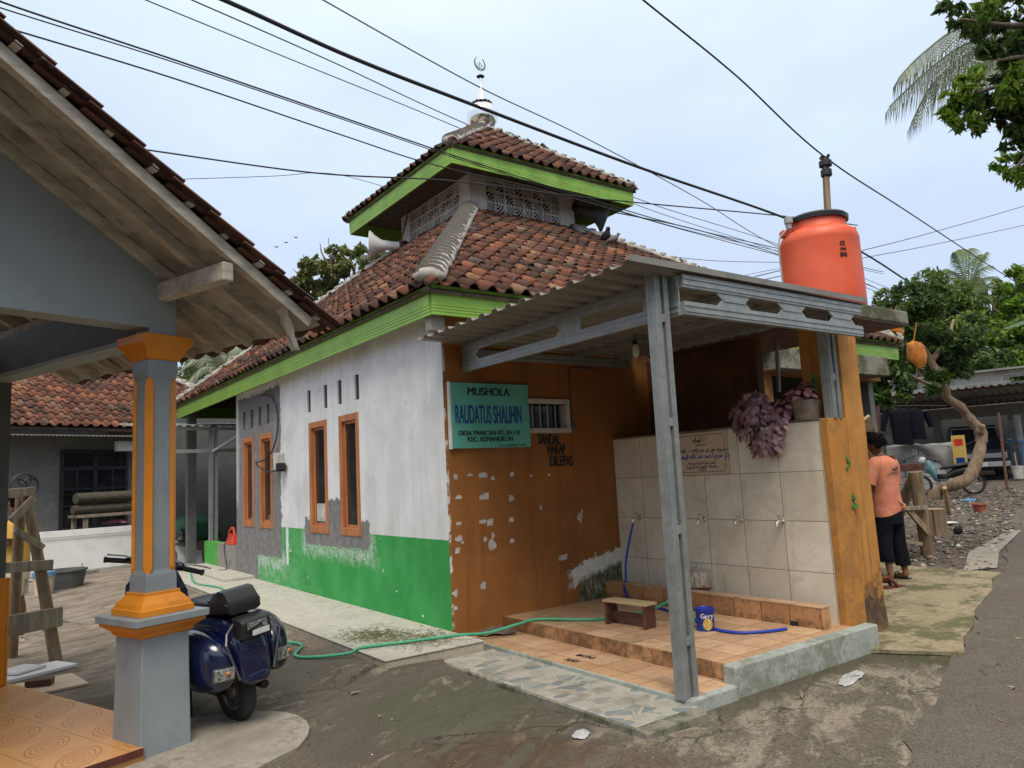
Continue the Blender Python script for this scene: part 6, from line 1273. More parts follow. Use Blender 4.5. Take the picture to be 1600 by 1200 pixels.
m_ = MB(); m_.tube([(.055, -.125, .93), (.075, -.145, .91), (.08, -.15, .845)], [.008, .011, .006], 6); o = m_.build('green_tag', M['hosegreen'], None); o.parent = tr
for s, fx_, fy_, mt in ((-1, -.165, .03, M['sandal']), (1, .13, .01, M['black'])):
    m_ = MB(); o_ = [(-.04, -.11), (.04, -.11), (.047, 0), (.05, .10), (.03, .15), (-.03, .15), (-.05, .10), (-.045, 0)]; m_.prism(o_, (fx_, fy_, .0), X, Y, Z*.016)
    m_.tube(catmull([(fx_-.05, fy_+.02, .016), (fx_-.03, fy_+.05, .07), (fx_+.03, fy_+.05, .07), (fx_+.05, fy_+.02, .016)], 5), .014 if s < 0 else .008, 8); o = m_.build('sandal', mt, None, bevel=.004); o.parent = MAN
m_ = MB(); o_ = [(-.05, -.12), (.05, -.12), (.055, 0), (.055, .10), (.03, .15), (-.03, .15), (-.055, .10), (-.05, 0)]; m_.prism(o_, (0, 0, 0), X, Y, Z*.02); m_.tube(catmull([(-.05, .0, .02), (-.03, .05, .085), (.03, .05, .085), (.05, .0, .02)], 5), .02, 8); SDL = m_.build('loose_sandal', M['sandal'], bevel=.004); pz = gp(4.52, -2.06, .028); SDL.location = pz; SDL.rotation_euler = (0, 0, R(70)); tag(SDL, 'dark red sandal on the concrete at the feet of the man in orange', 'sandal')
mp_ = Vector((4.86, -1.90, 0)); MAN.location = (mp_.x, mp_.y, gz(mp_.x, mp_.y)+.038); MAN.rotation_euler = (0, 0, -YAW + R(30)); MAN.scale = (.975,)*3

# --- second, smaller person in a pale blue shirt half hidden behind the pillar, and the man in yellow
def simple_person(label, loc, rz, shirt, low, shorts, scale, headyaw, arms, seed):
    root = thing('person', label, 'person', (0, 0, 0))
    nd = [(Vector((0, 0, .90)), (.14, .10)), (Vector((0, .0, 1.08)), (.125, .09)), (Vector((0, 0, 1.24)), (.14, .10)), (Vector((0, 0, 1.37)), (.125, .085)), (Vector((0, .01, 1.46)), .055), (Vector((0, .02, 1.53)), .050)]; ed = [(0, 1), (1, 2), (2, 3), (3, 4), (4, 5)]
    def limb(par, pts):
        b = par
        for p, r_ in pts: nd.append((Vector(p), r_)); ed.append((b, len(nd)-1)); b = len(nd)-1
        return b
    for s in (-1, 1):
        (ex, ey, ez), (wx, wy, wz) = arms
        w_ = limb(3, [((s*.18, 0, 1.375), .056), ((s*ex, ey, ez), .042), ((s*(ex+wx)/2, (ey+wy)/2, (ez+wz)/2), .036), ((s*wx, wy, wz), .026)]); hand_nodes(nd, ed, w_, nd[w_][0], (-s*.3, .9, -.1), (-s*.8, 0, .5), .6)
        limb(0, [((s*.095, -.01, .84), .088), ((s*.11, .01, .48), .060), ((s*.115, -.03, .30), .056), ((s*.115, -.05, .10), .038), ((s*.115, -.06, .045), .040), ((s*.13, .05, .030), .038), ((s*.14, .13, .022), .026)])
    skin('body', nd, ed, M['skin'], root); head_mesh(root, (0, .03, 1.62), headyaw, R(-8), True, (M['skin'], M['hair']))
    m_ = MB(); m_.rings([ell((0, 0, z), X, Y, a, b, 30, 2.5) for z, a, b in ((.84, .18, .13), (.92, .18, .13), (1.04, .168, .12), (1.16, .178, .125), (1.28, .195, .128), (1.37, .188, .11), (1.415, .148, .09), (1.45, .088, .07), (1.468, .07, .064))], cap=False); folds(m_, .006, 30, seed); sh = m_.build('t_shirt', shirt, None, smooth=2, sub=1); sh.parent = root
    for s in (-1, 1):
        m_ = MB(); e_ = Vector((s*arms[0][0], arms[0][1], arms[0][2])); a_ = Vector((s*.19, 0, 1.36)); m_.tube([(s*.12, 0, 1.385), a_, a_.lerp(e_, .45), a_.lerp(e_, .8)], [.083, .083, .078, .084], 16, cap=False); folds(m_, .004, 40, seed+s); o = m_.build('sleeve', shirt, None, smooth=2, sub=1); o.parent = sh
    m_ = MB(); m_.rings([ell((0, 0, z), X, Y, a, b, 28, 2.4) for z, a, b in ((.66, .175, .13), (.76, .182, .135), (.86, .172, .128), (.95, .16, .118))], cap=False); tr = m_.build('shorts', low, None, smooth=2, sub=1); tr.parent = root
    for s in (-1, 1):
        m_ = MB(); m_.tube([(s*.09, 0, .80), (s*.105, .0, .64), (s*.118, .01, shorts)], [.105, .105, .102], 18, cap=False); folds(m_, .006, 30, seed+4+s); o = m_.build('shorts_leg', low, None, smooth=2, sub=1); o.parent = tr
        m_ = MB(); m_.prism([(-.045, -.11), (.045, -.11), (.055, .10), (.03, .16), (-.03, .16), (-.055, .10)], (s*.125, .0, 0), X, Y, Z*.018); m_.tube(catmull([(s*.125-.05, .03, .016), (s*.125, .06, .07), (s*.125+.05, .03, .016)], 5), .009, 6); o = m_.build('sandal', M['black'], None); o.parent = root
    root.location = loc; root.rotation_euler = (0, 0, rz); root.scale = (scale,)*3; return root
p = gp(6.25, -.62); simple_person('person in pale blue top and patterned shorts half hidden behind the ochre pillar', p, R(150), M['paleblue'], M['patterned'], .42, .93, R(20), ((.23, .05, 1.12), (.15, .24, 1.05)), 15)
p = gp(-3.40, 4.68); simple_person('man in mustard t-shirt and cream shorts standing behind the wooden trestle', p, R(75), M['yellow'], M['cream'], .47, .985, R(-15), ((.24, .04, 1.12), (.10, .22, 1.14)), 25)

# ---------------------------------------------------------------- left yard
LD = thing('wooden_trestle', 'rough wooden trestle of poles and planks standing in the left yard', 'trestle', gp(-3.13, 2.5))
def at2(px, py, v): return hit(px, py, uv(0, v, 0), VV)
vq = 3.55
A = at2(88, 1024, vq); A.z = .0; B = at2(40, 772, vq)
m_ = MB(); m_.tube([A, A.lerp(B, .5)+UU*.01, B], [.058, .054, .046], 12); m_.build('leg', M['polewood'], LD, smooth=1)
A2, B2 = A-UU*1.5, B-UU*.95; m_ = MB(); m_.tube([A2, B2], [.055, .046], 12); m_.build('leg', M['polewood'], LD, smooth=1)
m_ = MB(); m_.tube([A-UU*.1+VV*.75, B+VV*.10], [.055, .046], 12); m_.build('leg', M['polewood'], LD, smooth=1)
m_ = MB(); m_.tube([A2+UU*.1+VV*.75, B2+VV*.10], [.055, .046], 12); m_.build('leg', M['polewood'], LD, smooth=1)
def plank(pa, pb, w, h, off, name='rail', mat='oldwood'):
    a = at2(*pa, vq)-VV*off; b = at2(*pb, vq)-VV*off; a = b+(a-b)*1.0; m_ = MB(); m_.beam(b+(a-b)*3.2, b, w, h); m_.build(name, M[mat], LD, bevel=.006)
plank((20, 975), (92, 962), .04, .19, .07); plank((18, 886), (77, 882), .045, .10, .07); plank((15, 771), (50, 768), .05, .09, .06)
m_ = MB(); m_.beam(at2(18, 828, vq)-VV*.08, at2(62, 856, vq)-VV*.08, .035, .06); m_.beam(at2(10, 815, vq)-VV*.1, at2(46, 778, vq)-VV*.1, .035, .07); m_.build('brace', M['oldwood'], LD, bevel=.005)
def bucket(name, px, py, r, h, mat, label, cat, lip=None):
    p = hit(px, py, (0, 0, .05), (0, 0, 1)); p.z = gz(p.x, p.y); t = thing(name, label, cat, p); m_ = MB(); m_.lathe([(r*.8, 0), (r*.98, h), (r*1.05, h+.005), (r*1.05, h+.03), (r*.95, h+.03), (r*.93, h-.02), (r*.76, .03), (.001, .03)], p, 26); m_.build('body', mat, t, smooth=1); return p, t
p, t = bucket('bucket', 68, 924, .17, .34, M['plaque'], 'stained cream bucket with blue rim behind the trestle', 'bucket'); m_ = MB(); m_.lathe([(.168, .30), (.182, .30), (.184, .375), (.165, .375)], p, 24); m_.build('rim', M['bluepl'], t, smooth=1)
p, t = bucket('basin', 102, 915, .34, .30, M['greydark'], 'wide dark plastic basin on the ground before the white board', 'basin')
t['category'] = 'basin'
WBD = thing('white_board', 'long white board standing on edge across the far left yard', 'board', gp(-1.8, 11.4))
a = Vector((-3.6, 11.05, .02)); b = Vector((.35, 12.35, .02)); d_ = (b-a).normalized(); m_ = MB(); m_.hexa([a-VV*.03, b-VV*.03, b+VV*.03, a+VV*.03, a+ZZ*.94-VV*.0+VV*.12, b+ZZ*.90+VV*.12, b+ZZ*.90+VV*.16, a+ZZ*.94+VV*.16]); m_.build('panel', M['whiteboard'], WBD, bevel=.006)
m_ = MB(); m_.beam(a+ZZ*.80+VV*.065, b+ZZ*.77+VV*.065, .012, .02); m_.beam(a+ZZ*.08-VV*.035, b+ZZ*.08-VV*.035, .012, .02); m_.build('seam', M['offwhite'], WBD)
p = hit(128, 897, (0, 0, .05), (0, 0, 1)); m_ = MB(); m_.obox(p+ZZ*.03, UU, VV, ZZ, .30, .10, .03); m_.tube([p+ZZ*.06, p+ZZ*.22], .012, 6); tag(m_.build('grey_block', M['conc']), 'low grey block with upright rod at the foot of the white board', 'block')
def slab(name, px, py, z, a, b, h, rz, mat, label, cat, grp=None):
    p = hit(px, py, (0, 0, z), (0, 0, 1)); m_ = MB(); c, s = math.cos(rz), math.sin(rz); m_.obox(p+ZZ*h/2, (c, s, 0), (-s, c, 0), ZZ, a/2, b/2, h/2); o = m_.build(name, mat, bevel=.003); return tag(o, label, cat, grp)
slab('tile_piece', 62, 1075, .005, .62, .55, .02, R(8), M['plaque'], 'large pinkish tile lying flat at the edge of the porch floor', 'tile', 'loose tiles by the porch')
slab('tile_piece', 52, 1052, .005, .62, .36, .03, R(25), M['whiteboard'], 'pale green-white tile stack lying beside the pinkish tile', 'tile', 'loose tiles by the porch')
slab('tile_piece', 32, 1048, .04, .30, .28, .02, R(38), M['lattice'], 'small grey tile on top of the white tiles', 'tile', 'loose tiles by the porch')
slab('brick', 62, 1071, .028, .20, .10, .055, R(-20), M['darkwood'], 'dark red-brown brick resting on the pinkish tile', 'brick')
ir = hit(38, 760, uv(0, 6.5, 0), VV); m_ = MB()
for (cx, cz, r_) in ((0, 0, .17), (-.07, .0, .10), (.07, .0, .10), (0, .09, .08)): m_.tube([ir+UU*(cx+r_*math.cos(6.283*j/20))+ZZ*(cz+r_*math.sin(6.283*j/20)) for j in range(21)], .012, 6)
m_.tube([ir-ZZ*.17, Vector((ir.x, ir.y, 0))], .02, 6); tag(m_.build('iron_ornament', M['iron']), 'round black wrought iron ornament on a rod above the trestle', 'ornament')

# ---------------------------------------------------------------- far house closing the left yard
FH = thing('far_house', 'grey rendered house with orange clay tile roof at the back of the left yard', 'house', (-1, 15, 0))
E0 = Vector((-3.149, 13.5, 3.24)); L0 = -3.4; L1 = 7.5
RS = (VV*.83+ZZ*.56).normalized()
tiles('roof_slope', E0+UU*L0+ZZ*.05, UU, RS, lambda s: (0, L1-L0-s*.75), 4.6, M['rooftile_far'], FH, .235, .29, 90)
m_ = MB(); NN = UU.cross(RS); q = [E0+UU*L0, E0+UU*L1, E0+UU*(L1-3.45)+RS*4.6, E0+UU*L0+RS*4.6]; m_.add([p for p in q]+[p-NN*.05 for p in q], [(0, 1, 2, 3), (7, 6, 5, 4), (0, 4, 5, 1), (1, 5, 6, 2), (2, 6, 7, 3), (3, 7, 4, 0)]); m_.build('roof_deck', M['barkdark'], FH)
t_ = E0+RS*4.6; m_ = MB(); RB = (VV*.83-ZZ*.56).normalized(); m_.add([t_+UU*L0, t_+UU*(L1-3.4), t_+UU*L1+RB*4.6, t_+UU*L0+RB*4.6], [(0, 1, 2, 3)]); m_.build('rear_slope', M['rooftile_far'], FH, solid=.05)
hip_cap(FH, E0+UU*(L1-.05)+ZZ*.14, E0+UU*(L1-3.45)+RS*4.6+ZZ*.12, .3, 95, .12, .16)
hip_cap(FH, t_+UU*L0+ZZ*.1, t_+UU*(L1-3.45)+ZZ*.1, .3, 96, .12, .16, False)
WV = VV*.75
m_ = MB(); m_.obox(E0+WV+UU*2.0-ZZ*1.64+VV*.1, UU, VV, ZZ, 5.4, .1, 1.63); m_.obox(E0+WV+UU*7.3-ZZ*1.64+VV*3, UU, VV, ZZ, .1, 3, 1.63); m_.build('wall', M['farwall'], FH)
m_ = MB(); m_.beam(E0+UU*L0-ZZ*.10, E0+UU*2.0-ZZ*.10, .04, .10); m_.build('gutter_board', M['black'], FH)
m_ = MB(); corr(m_, E0+UU*L0-VV*.25-ZZ*.20, UU, (VV+ZZ*.12).normalized(), 6.6, .9, .09, .022); m_.build('metal_eave', M['sheet'], FH, solid=.003)
def fw(px, py, off=0): return hit(px, py, E0+WV-VV*off, VV)
a = fw(94, 703); b = fw(197, 822); wx = (b-a).dot(UU); wz = a.z-b.z
nf = MB(); o_ = a-VV*.02
def fbox(m_, x0, x1, z0, z1, t=.05, off=0): c = a+UU*((x0+x1)/2)-ZZ*((z0+z1)/2)-VV*(.02+off); m_.obox(c, UU, VV, ZZ, (x1-x0)/2, t, (z1-z0)/2)
for (x0, x1, z0, z1) in ((0, .07, 0, wz), (wx-.07, wx, 0, wz), (wx/2-.05, wx/2+.05, 0, wz), (.07, wx-.07, 0, .08), (.07, wx-.07, wz-.08, wz), (.07, wx-.07, .42, .50), (.36, .40, .5, wz-.08), (wx-.42, wx-.38, .5, wz-.08), (.07, wx-.07, .95, .99), (.07, wx-.07, 1.36, 1.40)): fbox(nf, x0, x1, z0, z1)
fw_ = nf.build('window', M['farframe'], FH)
m_ = MB(); fbox(m_, .05, wx-.05, .05, wz-.05, .01); m_.build('pane', M['glass'], fw_)
m_ = MB(); fbox(m_, wx+.3, wx+2.6, -.05, 2.6, .02); m_.build('dark_doorway', M['greydark'], FH)
p = fw(200, 697, .5); m_ = MB(); m_.obox(p, UU, VV, ZZ, .30, .10, .13); m_.build('lamp_box', M['whitepl'], thing('lamp_box', 'white box lamp hanging under the eave of the far house', 'lamp', p), bevel=.02)
# things stored along the far house
TB = thing('work_table', 'dark low table under the rolled mats by the far house', 'table', fw(180, 835, 1.0)); c = fw(185, 800, 1.0); m_ = MB(); m_.obox(c-ZZ*.04, UU, VV, ZZ, 1.0, .35, .03); m_.build('top', M['oldwood'], TB)
for s in (-1, 1):
    for q in (-1, 1): m_ = MB(); m_.obox(Vector((c.x, c.y, c.z/2-.03))+UU*s*.9+VV*q*.28, UU, VV, ZZ, .04, .04, c.z/2-.03); m_.build('leg', M['oldwood'], TB)
for k, (px, py, r_, lab) in enumerate(((182, 776, .15, 'upper rolled brown mat lying on the stack by the far house'), (178, 793, .12, 'lower rolled brown mat under the thicker roll by the far house'))):
    c = fw(px, py, 1.0); m_ = MB(); n_ = 20; sp_ = [(r_*(1-.035*j/3)*math.cos(.5*j), r_*(1-.035*j/3)*.85*math.sin(.5*j)) for j in range(24)]
    m_.rings([[c+UU*x_+VV*r_*q*math.cos(6.283*j/n_)+ZZ*r_*q*.85*math.sin(6.283*j/n_)+ZZ*random.Random(j).uniform(-.01, .01) for j in range(n_)] for x_, q in ((-.95, .55), (-.95, .98), (-.3, 1), (.4, 1.03), (1.3, .98), (1.3, .5))]); tag(m_.build('rolled_mat', M['mat'], smooth=1), lab, 'mat', 'rolled mats')
crumple('pink_cloth', fw(180, 818, 1.1), .28, .16, .12, plain('pink_cloth', (.45, .16, .22), .9, .2, 9), 'small pink cloth under the mats by the far house', 'cloth', 11)
c = Vector((.25, 11.9, .0)); TG = thing('covered_pile', 'pile under dark green cloth beside the steel awning post', 'pile', c); m_ = MB(); rg = random.Random(2); rg_ = []
for z, a_, b_ in ((.45, .62, .42), (.60, .64, .44), (.78, .60, .42), (.95, .46, .32), (1.05, .25, .18), (1.08, .04, .03)): rg_.append([c+Vector(((a_+rg.uniform(-.05, .05))*math.cos(6.283*j/18), (b_+rg.uniform(-.05, .05))*math.sin(6.283*j/18), z+rg.uniform(-.04, .04))) for j in range(18)])
m_.rings(rg_); m_.build('cloth', M['darkgreen'], TG, smooth=2, sub=1); m_ = MB(); m_.box((c.x-.6, c.y-.35, 0), (c.x+.5, c.y+.35, .5)); m_.build('crate', M['oldwood'], TG)
c = Vector((.0, 11.35, 0)); m_ = MB(); m_.hexa([c+Vector(p_) for p_ in ((-.42, 0, .0), (.36, .10, .0), (.36, .12, .0), (-.42, .02, .0), (-.42, .28, .70), (.36, .36, .70), (.36, .38, .70), (-.42, .30, .70))]); tag(m_.build('marble_sheet', M['lattice']), 'pale grey sheet leaning against the green covered pile', 'sheet')
crumple('black_cloth', (-.05, 11.35, .55), .22, .16, .3, M['black'], 'black cloth hanging over the pale grey sheet', 'cloth', 17)
m_ = MB(); c = Vector((.06, 7.95, .605)); m_.hexa([c+Vector(p_) for p_ in ((-.08, -.25, 0), (.08, -.25, 0), (.08, .22, 0), (-.08, .22, 0), (-.06, -.18, .15), (.06, -.18, .15), (.05, .06, .20), (-.05, .06, .20))]); m_.tube(catmull([c+Vector((0, .18, .02)), c+Vector((0, .20, .22)), c+Vector((0, -.05, .30)), c+Vector((0, -.16, .15))], 4), .025, 8); tag(m_.build('power_tool', M['redplastic'], bevel=.02), 'red power tool lying on the low parapet by the grey patched wall', 'tool')
m_ = MB(); m_.tube(catmull([(-.03, 8.15, .62), (-.05, 8.1, .45), (-.06, 7.9, .25), (-.10, 7.8, .17), (-.2, 7.9, .17)], 5), .009, 6); tag(m_.build('tool_cord', M['cable']), 'black cord of the red tool hanging down the low parapet', 'cord')
m_ = MB(); m_.box((-.5, 12.6, 0), (5.0, 12.75, 3.4)); tag(m_.build('shade_toned_wall', M['greydark']), 'wall coloured dark for shade, closing the porch behind the steel awning post', 'wall')  # dark colour stands in for the shade under the porch roof
# ---------------------------------------------------------------- right yard
def pm(m_, name, mat, par, **k): return m_.build(name, mat, par, **k)
SH = thing('saw_horse', 'rough timber saw horse of round legs and rails behind the man in orange', 'saw horse', gp(6.6, -1.1)); m_ = None
def tub(par, name, a, b, r, mat): m_ = MB(); m_.tube([a, b], r, 10); return m_.build(name, mat, par, smooth=1)
la = hit(1450, 868, gp(6.86, -1.34), CF); tub(SH, 'leg', la, at(1430, 737, 10.22), .085, M['polewood']); lb_ = hit(1366, 877, gp(6.26, -.90), CF); tub(SH, 'leg', lb_, at(1384, 745, 10.2), .075, M['polewood'])
off = CF*.8; off.z = .04; tub(SH, 'leg', la+off-CR*.2, at(1432, 735, 10.6), .08, M['polewood']); tub(SH, 'leg', lb_+off+CR*.25, at(1386, 745, 10.6), .07, M['polewood'])
for (a, b, w_, h) in (((1372, 733, 10.4), (1438, 729, 10.4), .22, .10), ((1360, 797, 10.1), (1448, 793, 10.1), .06, .055), ((1362, 838, 10.05), (1440, 850, 10.08), .06, .05)): m_ = MB(); m_.beam(at(*a), at(*b), w_, h); m_.build('rail', M['oldwood'] if h < .1 else M['darkwood'], SH, bevel=.006)
m_ = MB(); m_.beam(at(1418, 795, 10.12), at(1451, 833, 10.1), .055, .07); m_.build('brace', M['polewood'], SH)
m_ = MB(); m_.beam(at(1349, 655, 10.0), at(1392, 775, 10.9), .20, .045, CF); tag(m_.build('plank', M['palewood'], bevel=.004), 'pale grey-brown plank leaning behind the man in orange', 'plank')
p = gp(8.705, -.614); STP = thing('tree_stump', 'sawn tree stump used as a chopping block beside the saw horse', 'stump', p); m_ = MB(); rg = random.Random(3); m_.rings([[p+Vector(((.165+.02*math.sin(3*j)+rg.uniform(-.008, .008)+fl)*math.cos(6.283*j/26), (.165+.02*math.sin(3*j)+fl)*math.sin(6.283*j/26), z)) for j in range(26)] for z, fl in ((-.05, .03), (.1, .01), (.3, 0), (.43, .005))]); m_.build('trunk', M['bark'], STP, smooth=1); m_ = MB(); m_.lathe([(.001, .431), (.15, .431), (.155, .436), (.001, .44)], p, 26); m_.build('sawn_top', M['palewood'], STP)
a = gp(11.8, .545, .02); m_ = MB(); m_.tube([a, at(1476, 762, 14.3)], [.05, .04], 8); tag(m_.build('axe_handle', M['palewood']), 'pale wooden stick propped upright behind the stump', 'stick')
p = gp(8.864, -.884); m_ = MB(); V_ = [p+CR*x_+CF*y_+ZZ*z_ for x_, y_, z_ in ((-.13, -.05, 0), (.11, -.06, 0), (.12, .10, 0), (-.12, .1, 0), (-.07, -.03, .13), (.09, -.03, .14), (.10, .06, .15), (-.03, .05, .14), (.03, .0, .25))]; m_.add(V_, [(3, 2, 1, 0), (0, 1, 5, 4), (1, 2, 6, 5), (2, 3, 7, 6), (3, 0, 4, 7), (4, 5, 8), (5, 6, 8), (6, 7, 8), (7, 4, 8)]); tag(m_.build('black_bag', M['black'], smooth=2, sub=1), 'slumped black bag on the gravel right of the stump', 'bag')
p = gp(10.07, -.2, .02); m_ = MB(); m_.lathe([(.001, 0), (.10, .0), (.15, .03), (.16, .035), (.10, .012), (.001, .01)], p, 20); tag(m_.build('plate', M['whitepl']), 'white plate lying on the gravel beside the stump', 'plate')
p = gp(12.187, .14); RP = thing('clay_pot', 'low round red clay basin on the gravel behind the black bag', 'pot', p); m_ = MB(); m_.lathe([(.001, 0), (.09, .0), (.125, .14), (.145, .145), (.145, .165), (.12, .165), (.09, .03), (.001, .02)], p, 26); m_.build('body', M['redpot'], RP, smooth=1)
p = gp(14.3, 1.2); crumple('blue_bag', (p.x, p.y, p.z), .20, .14, .07, M['bluepl'], 'pale blue plastic bag lying in the dry leaves', 'bag', 4)
# crooked tree
def bark_tube(m_, px_pts, r, n=12, seed=1):
    pts = catmull(px_pts, 5); k = len(pts); rg = random.Random(seed); rr = [r[0]+(r[1]-r[0])*i/(k-1) for i in range(k)]; m_.tube(pts, [q*rg.uniform(.84, 1.15) for q in rr], n)
def leaves(name, parent, blobs, n, L, W, mat, seed, up=.25, droop=.0, shell=.5):
    """leaf-sized faces in clumps through the crown: blobs are (centre, radii, weight)"""
    rg = np.random.RandomState(seed); wts = np.array([b[2] for b in blobs], float); wts /= wts.sum(); k = rg.choice(len(blobs), n, p=wts)
    C_ = np.array([tuple(b[0]) for b in blobs])[k]; R_ = np.array([tuple(b[1]) for b in blobs])[k]
    d = rg.randn(n, 3); d /= np.linalg.norm(d, axis=1)[:, None]; rad = rg.rand(n)**(1/3)*(1-shell)+shell*rg.rand(n)**.2
    p = C_+d*R_*rad[:, None]; t = d*.6+rg.randn(n, 3)*.6+np.array([0, 0, -droop]); t /= np.linalg.norm(t, axis=1)[:, None]
    nn = d*.5+rg.randn(n, 3)*.5+np.array([0, 0, up+.4]); s = np.cross(t, nn); s /= (np.linalg.norm(s, axis=1)[:, None]+1e-9); nn = np.cross(s, t)
    l = L*(.4+.95*rg.rand(n)**1.3)[:, None]; w_ = l*W/L
    v0 = p-t*l*.5; v1 = p-t*l*.08+s*w_*.5-nn*w_*.12; v2 = p+t*l*.5-nn*l*.12; v3 = p-t*l*.08-s*w_*.5-nn*w_*.12
    V_ = np.stack([v0, v1, v2, v3], 1).reshape(-1, 3); i = np.arange(n)*4; F_ = np.stack([i, i+1, i+2, i+3], 1)
    return arr_mesh(name, V_, F_, mat, parent)
def clump_blobs(c, rad, k, rs, seed, flat=.8):
    rg = random.Random(seed); o = []
    while len(o) < k:
        d = Vector((rg.uniform(-1, 1), rg.uniform(-1, 1), rg.uniform(-1, 1)))
        if .25 < d.length < 1: q = rs*rg.uniform(.6, 1.3); o.append((Vector(c)+Vector((d.x*rad[0], d.y*rad[1], d.z*rad[2])), (q, q, q*flat), q**2))
    return o
CT = thing('crooked_tree', 'dark-leaved tree with a crooked leaning trunk growing in the gravel yard', 'tree', gp(14.75, 2.2)); D = 17.7
tp = [at(x, y, D+dd) for x, y, dd in ((1452, 792, 0), (1466, 768, -.1), (1490, 757, -.3), (1512, 748, -.3), (1526, 722, -.2), (1533, 692, 0), (1532, 674, .1), (1516, 656, .2), (1501, 636, .2), (1481, 622, .3), (1477, 606, .3), (1468, 588, .4), (1455, 565, .5), (1440, 540, .6))]
m_ = MB(); bark_tube(m_, tp, (.155, .075), 14, 3); bark_tube(m_, [at(1530, 676, D), at(1535, 664, D-.1)], (.10, .07), 10); bark_tube(m_, [at(1477, 608, D), at(1468, 603, D), at(1450, 600, D), at(1420, 585, D-.3)], (.08, .03), 8); bark_tube(m_, [at(1455, 565, D+.5), at(1480, 530, D+.6), at(1490, 500, D+.8)], (.08, .03), 8); bark_tube(m_, [at(1440, 540, D+.6), at(1410, 520, D+.6), at(1385, 520, D+.5)], (.08, .03), 8)
m_.build('trunk', M['bark'], CT, smooth=2)
bl = []
for px, py, r_, dd in ((1400, 520, .55, 0), (1440, 500, .75, .3), (1470, 540, .70, .4), (1420, 560, .65, 0), (1390, 590, .50, -.2), (1368, 612, .32, -.4), (1378, 625, .25, -.4), (1450, 590, .45, .2), (1490, 575, .5, .6), (1500, 520, .6, .8), (1362, 560, .35, -.2), (1410, 470, .5, .4), (1405, 610, .3, -.3)):
    bl += clump_blobs(at(px, py, D+dd), (r_, r_, r_*.9), 7, r_*.42, px)
leaves('crown', CT, bl, 8500, .19, .085, M['leaf_dark'], 5, .2, .3)
bagm = []
def orange_bag(px, py, d, s, label, seed):
    c = at(px, py, d); rg = random.Random(seed); m_ = MB(); rr = [(.03, .30), (.16, .24), (.22, .14), (.20, .02), (.24, -.10), (.16, -.24), (.06, -.34), (.01, -.36)]
    m_.rings([[c+CR*(r_*s*math.cos(6.283*j/14)*rg.uniform(.8, 1.2)+h*s*-.25)+CF*r_*s*.6*math.sin(6.283*j/14)+CU*h*s*rg.uniform(.9, 1.1) for j in range(14)] for r_, h in rr]); m_.tube([c+CU*.3*s-CR*.07*s, c+CU*.75*s], .012, 5); tag(m_.build('orange_bag', M['orangebag'], smooth=1), label, 'bag', 'orange bags hung in the tree')
orange_bag(1432, 552, 15.5, .85, 'orange plastic bag hanging in front of the dark tree crown', 3); orange_bag(1400, 514, 15.5, .62, 'orange bag partly hidden behind the tank slab and the roof corner', 5)

# block shed with metal carport
A0 = at(1380, 735, 25.6); B0 = at(1600, 735, 23.0); A0.z = B0.z = .6; dW = (B0-A0).normalized(); nW = Vector((dW.y, -dW.x, 0)); nW = nW if nW.dot(CF) < 0 else -nW
BSH = thing('block_shed', 'unpainted concrete block shed with dark open bay behind the parked vehicle', 'shed', A0+dW*3)
S0 = A0-dW*3.2
def sx_(px): h_ = hit(px, 700, A0, nW); return (h_-S0).dot(dW)
m_ = MB(); wall_holes(m_, S0, dW, ZZ, nW, 10.5, 3.52, [(sx_(1458)-.6, sx_(1580), .0, 2.12), (sx_(1592), sx_(1592)+1.2, 2.62, 3.3)], .2); m_.build('wall', M['block'], BSH)
m_ = MB(); m_.obox(S0+dW*(sx_(1500))+ZZ*2.30+nW*.03, dW, nW, ZZ, 3.6, .03, .17); m_.obox(S0+dW*(sx_(1458)+.2)+ZZ*1.1+nW*.04, dW, nW, ZZ, .12, .05, 1.1); m_.build('lintel', M['conc'], BSH)
m_ = MB(); m_.obox(S0+dW*5.2+ZZ*3.56-nW*.9, dW, nW, ZZ, 5.4, 1.15, .03); m_.build('roof', M['sheet'], BSH); m_ = MB(); m_.obox(S0+dW*5.2-nW*3.2+ZZ*1.7, dW, nW, ZZ, 5.3, .1, 1.7); m_.obox(S0+dW*.1-nW*1.7+ZZ*1.7, dW, nW, ZZ, .1, 1.6, 1.7); m_.obox(S0+dW*10.3-nW*1.7+ZZ*1.7, dW, nW, ZZ, .1, 1.6, 1.7); m_.build('rear_wall', M['greydark'], BSH)
CP = thing('carport', 'corrugated metal carport roof on thin rusty posts in front of the block shed', 'carport', S0+dW*4+nW*2)
m_ = MB(); cs = S0+dW*(sx_(1400)-1.4)+ZZ*2.52+nW*.02; corr(m_, cs, dW, (nW+ZZ*.09).normalized(), 7.2, 3.6, .20, .035); m_.build('roof_sheet', M['sheet'], CP, solid=.004)
m_ = MB(); [m_.beam(cs+nW*k_+ZZ*(k_*.09-.05), cs+dW*7.2+nW*k_+ZZ*(k_*.09-.05), .05, .08) for k_ in (.5, 1.9, 3.45)]; m_.build('purlin', M['rustpost'], CP)
p = gp(17.125, 1.486); m_ = MB(); m_.tube([p, at(1560, 645, 18.9)], .035, 8); m_.build('post', M['rustpost'], CP)
p = at(1374, 765, 21); p.z = gz(p.x, p.y); m_ = MB(); m_.tube([p, at(1371, 628, 21)], .05, 8); m_.build('post', M['rustpost'], CP)
def at_z(px, py, d): return at(px, py, d)
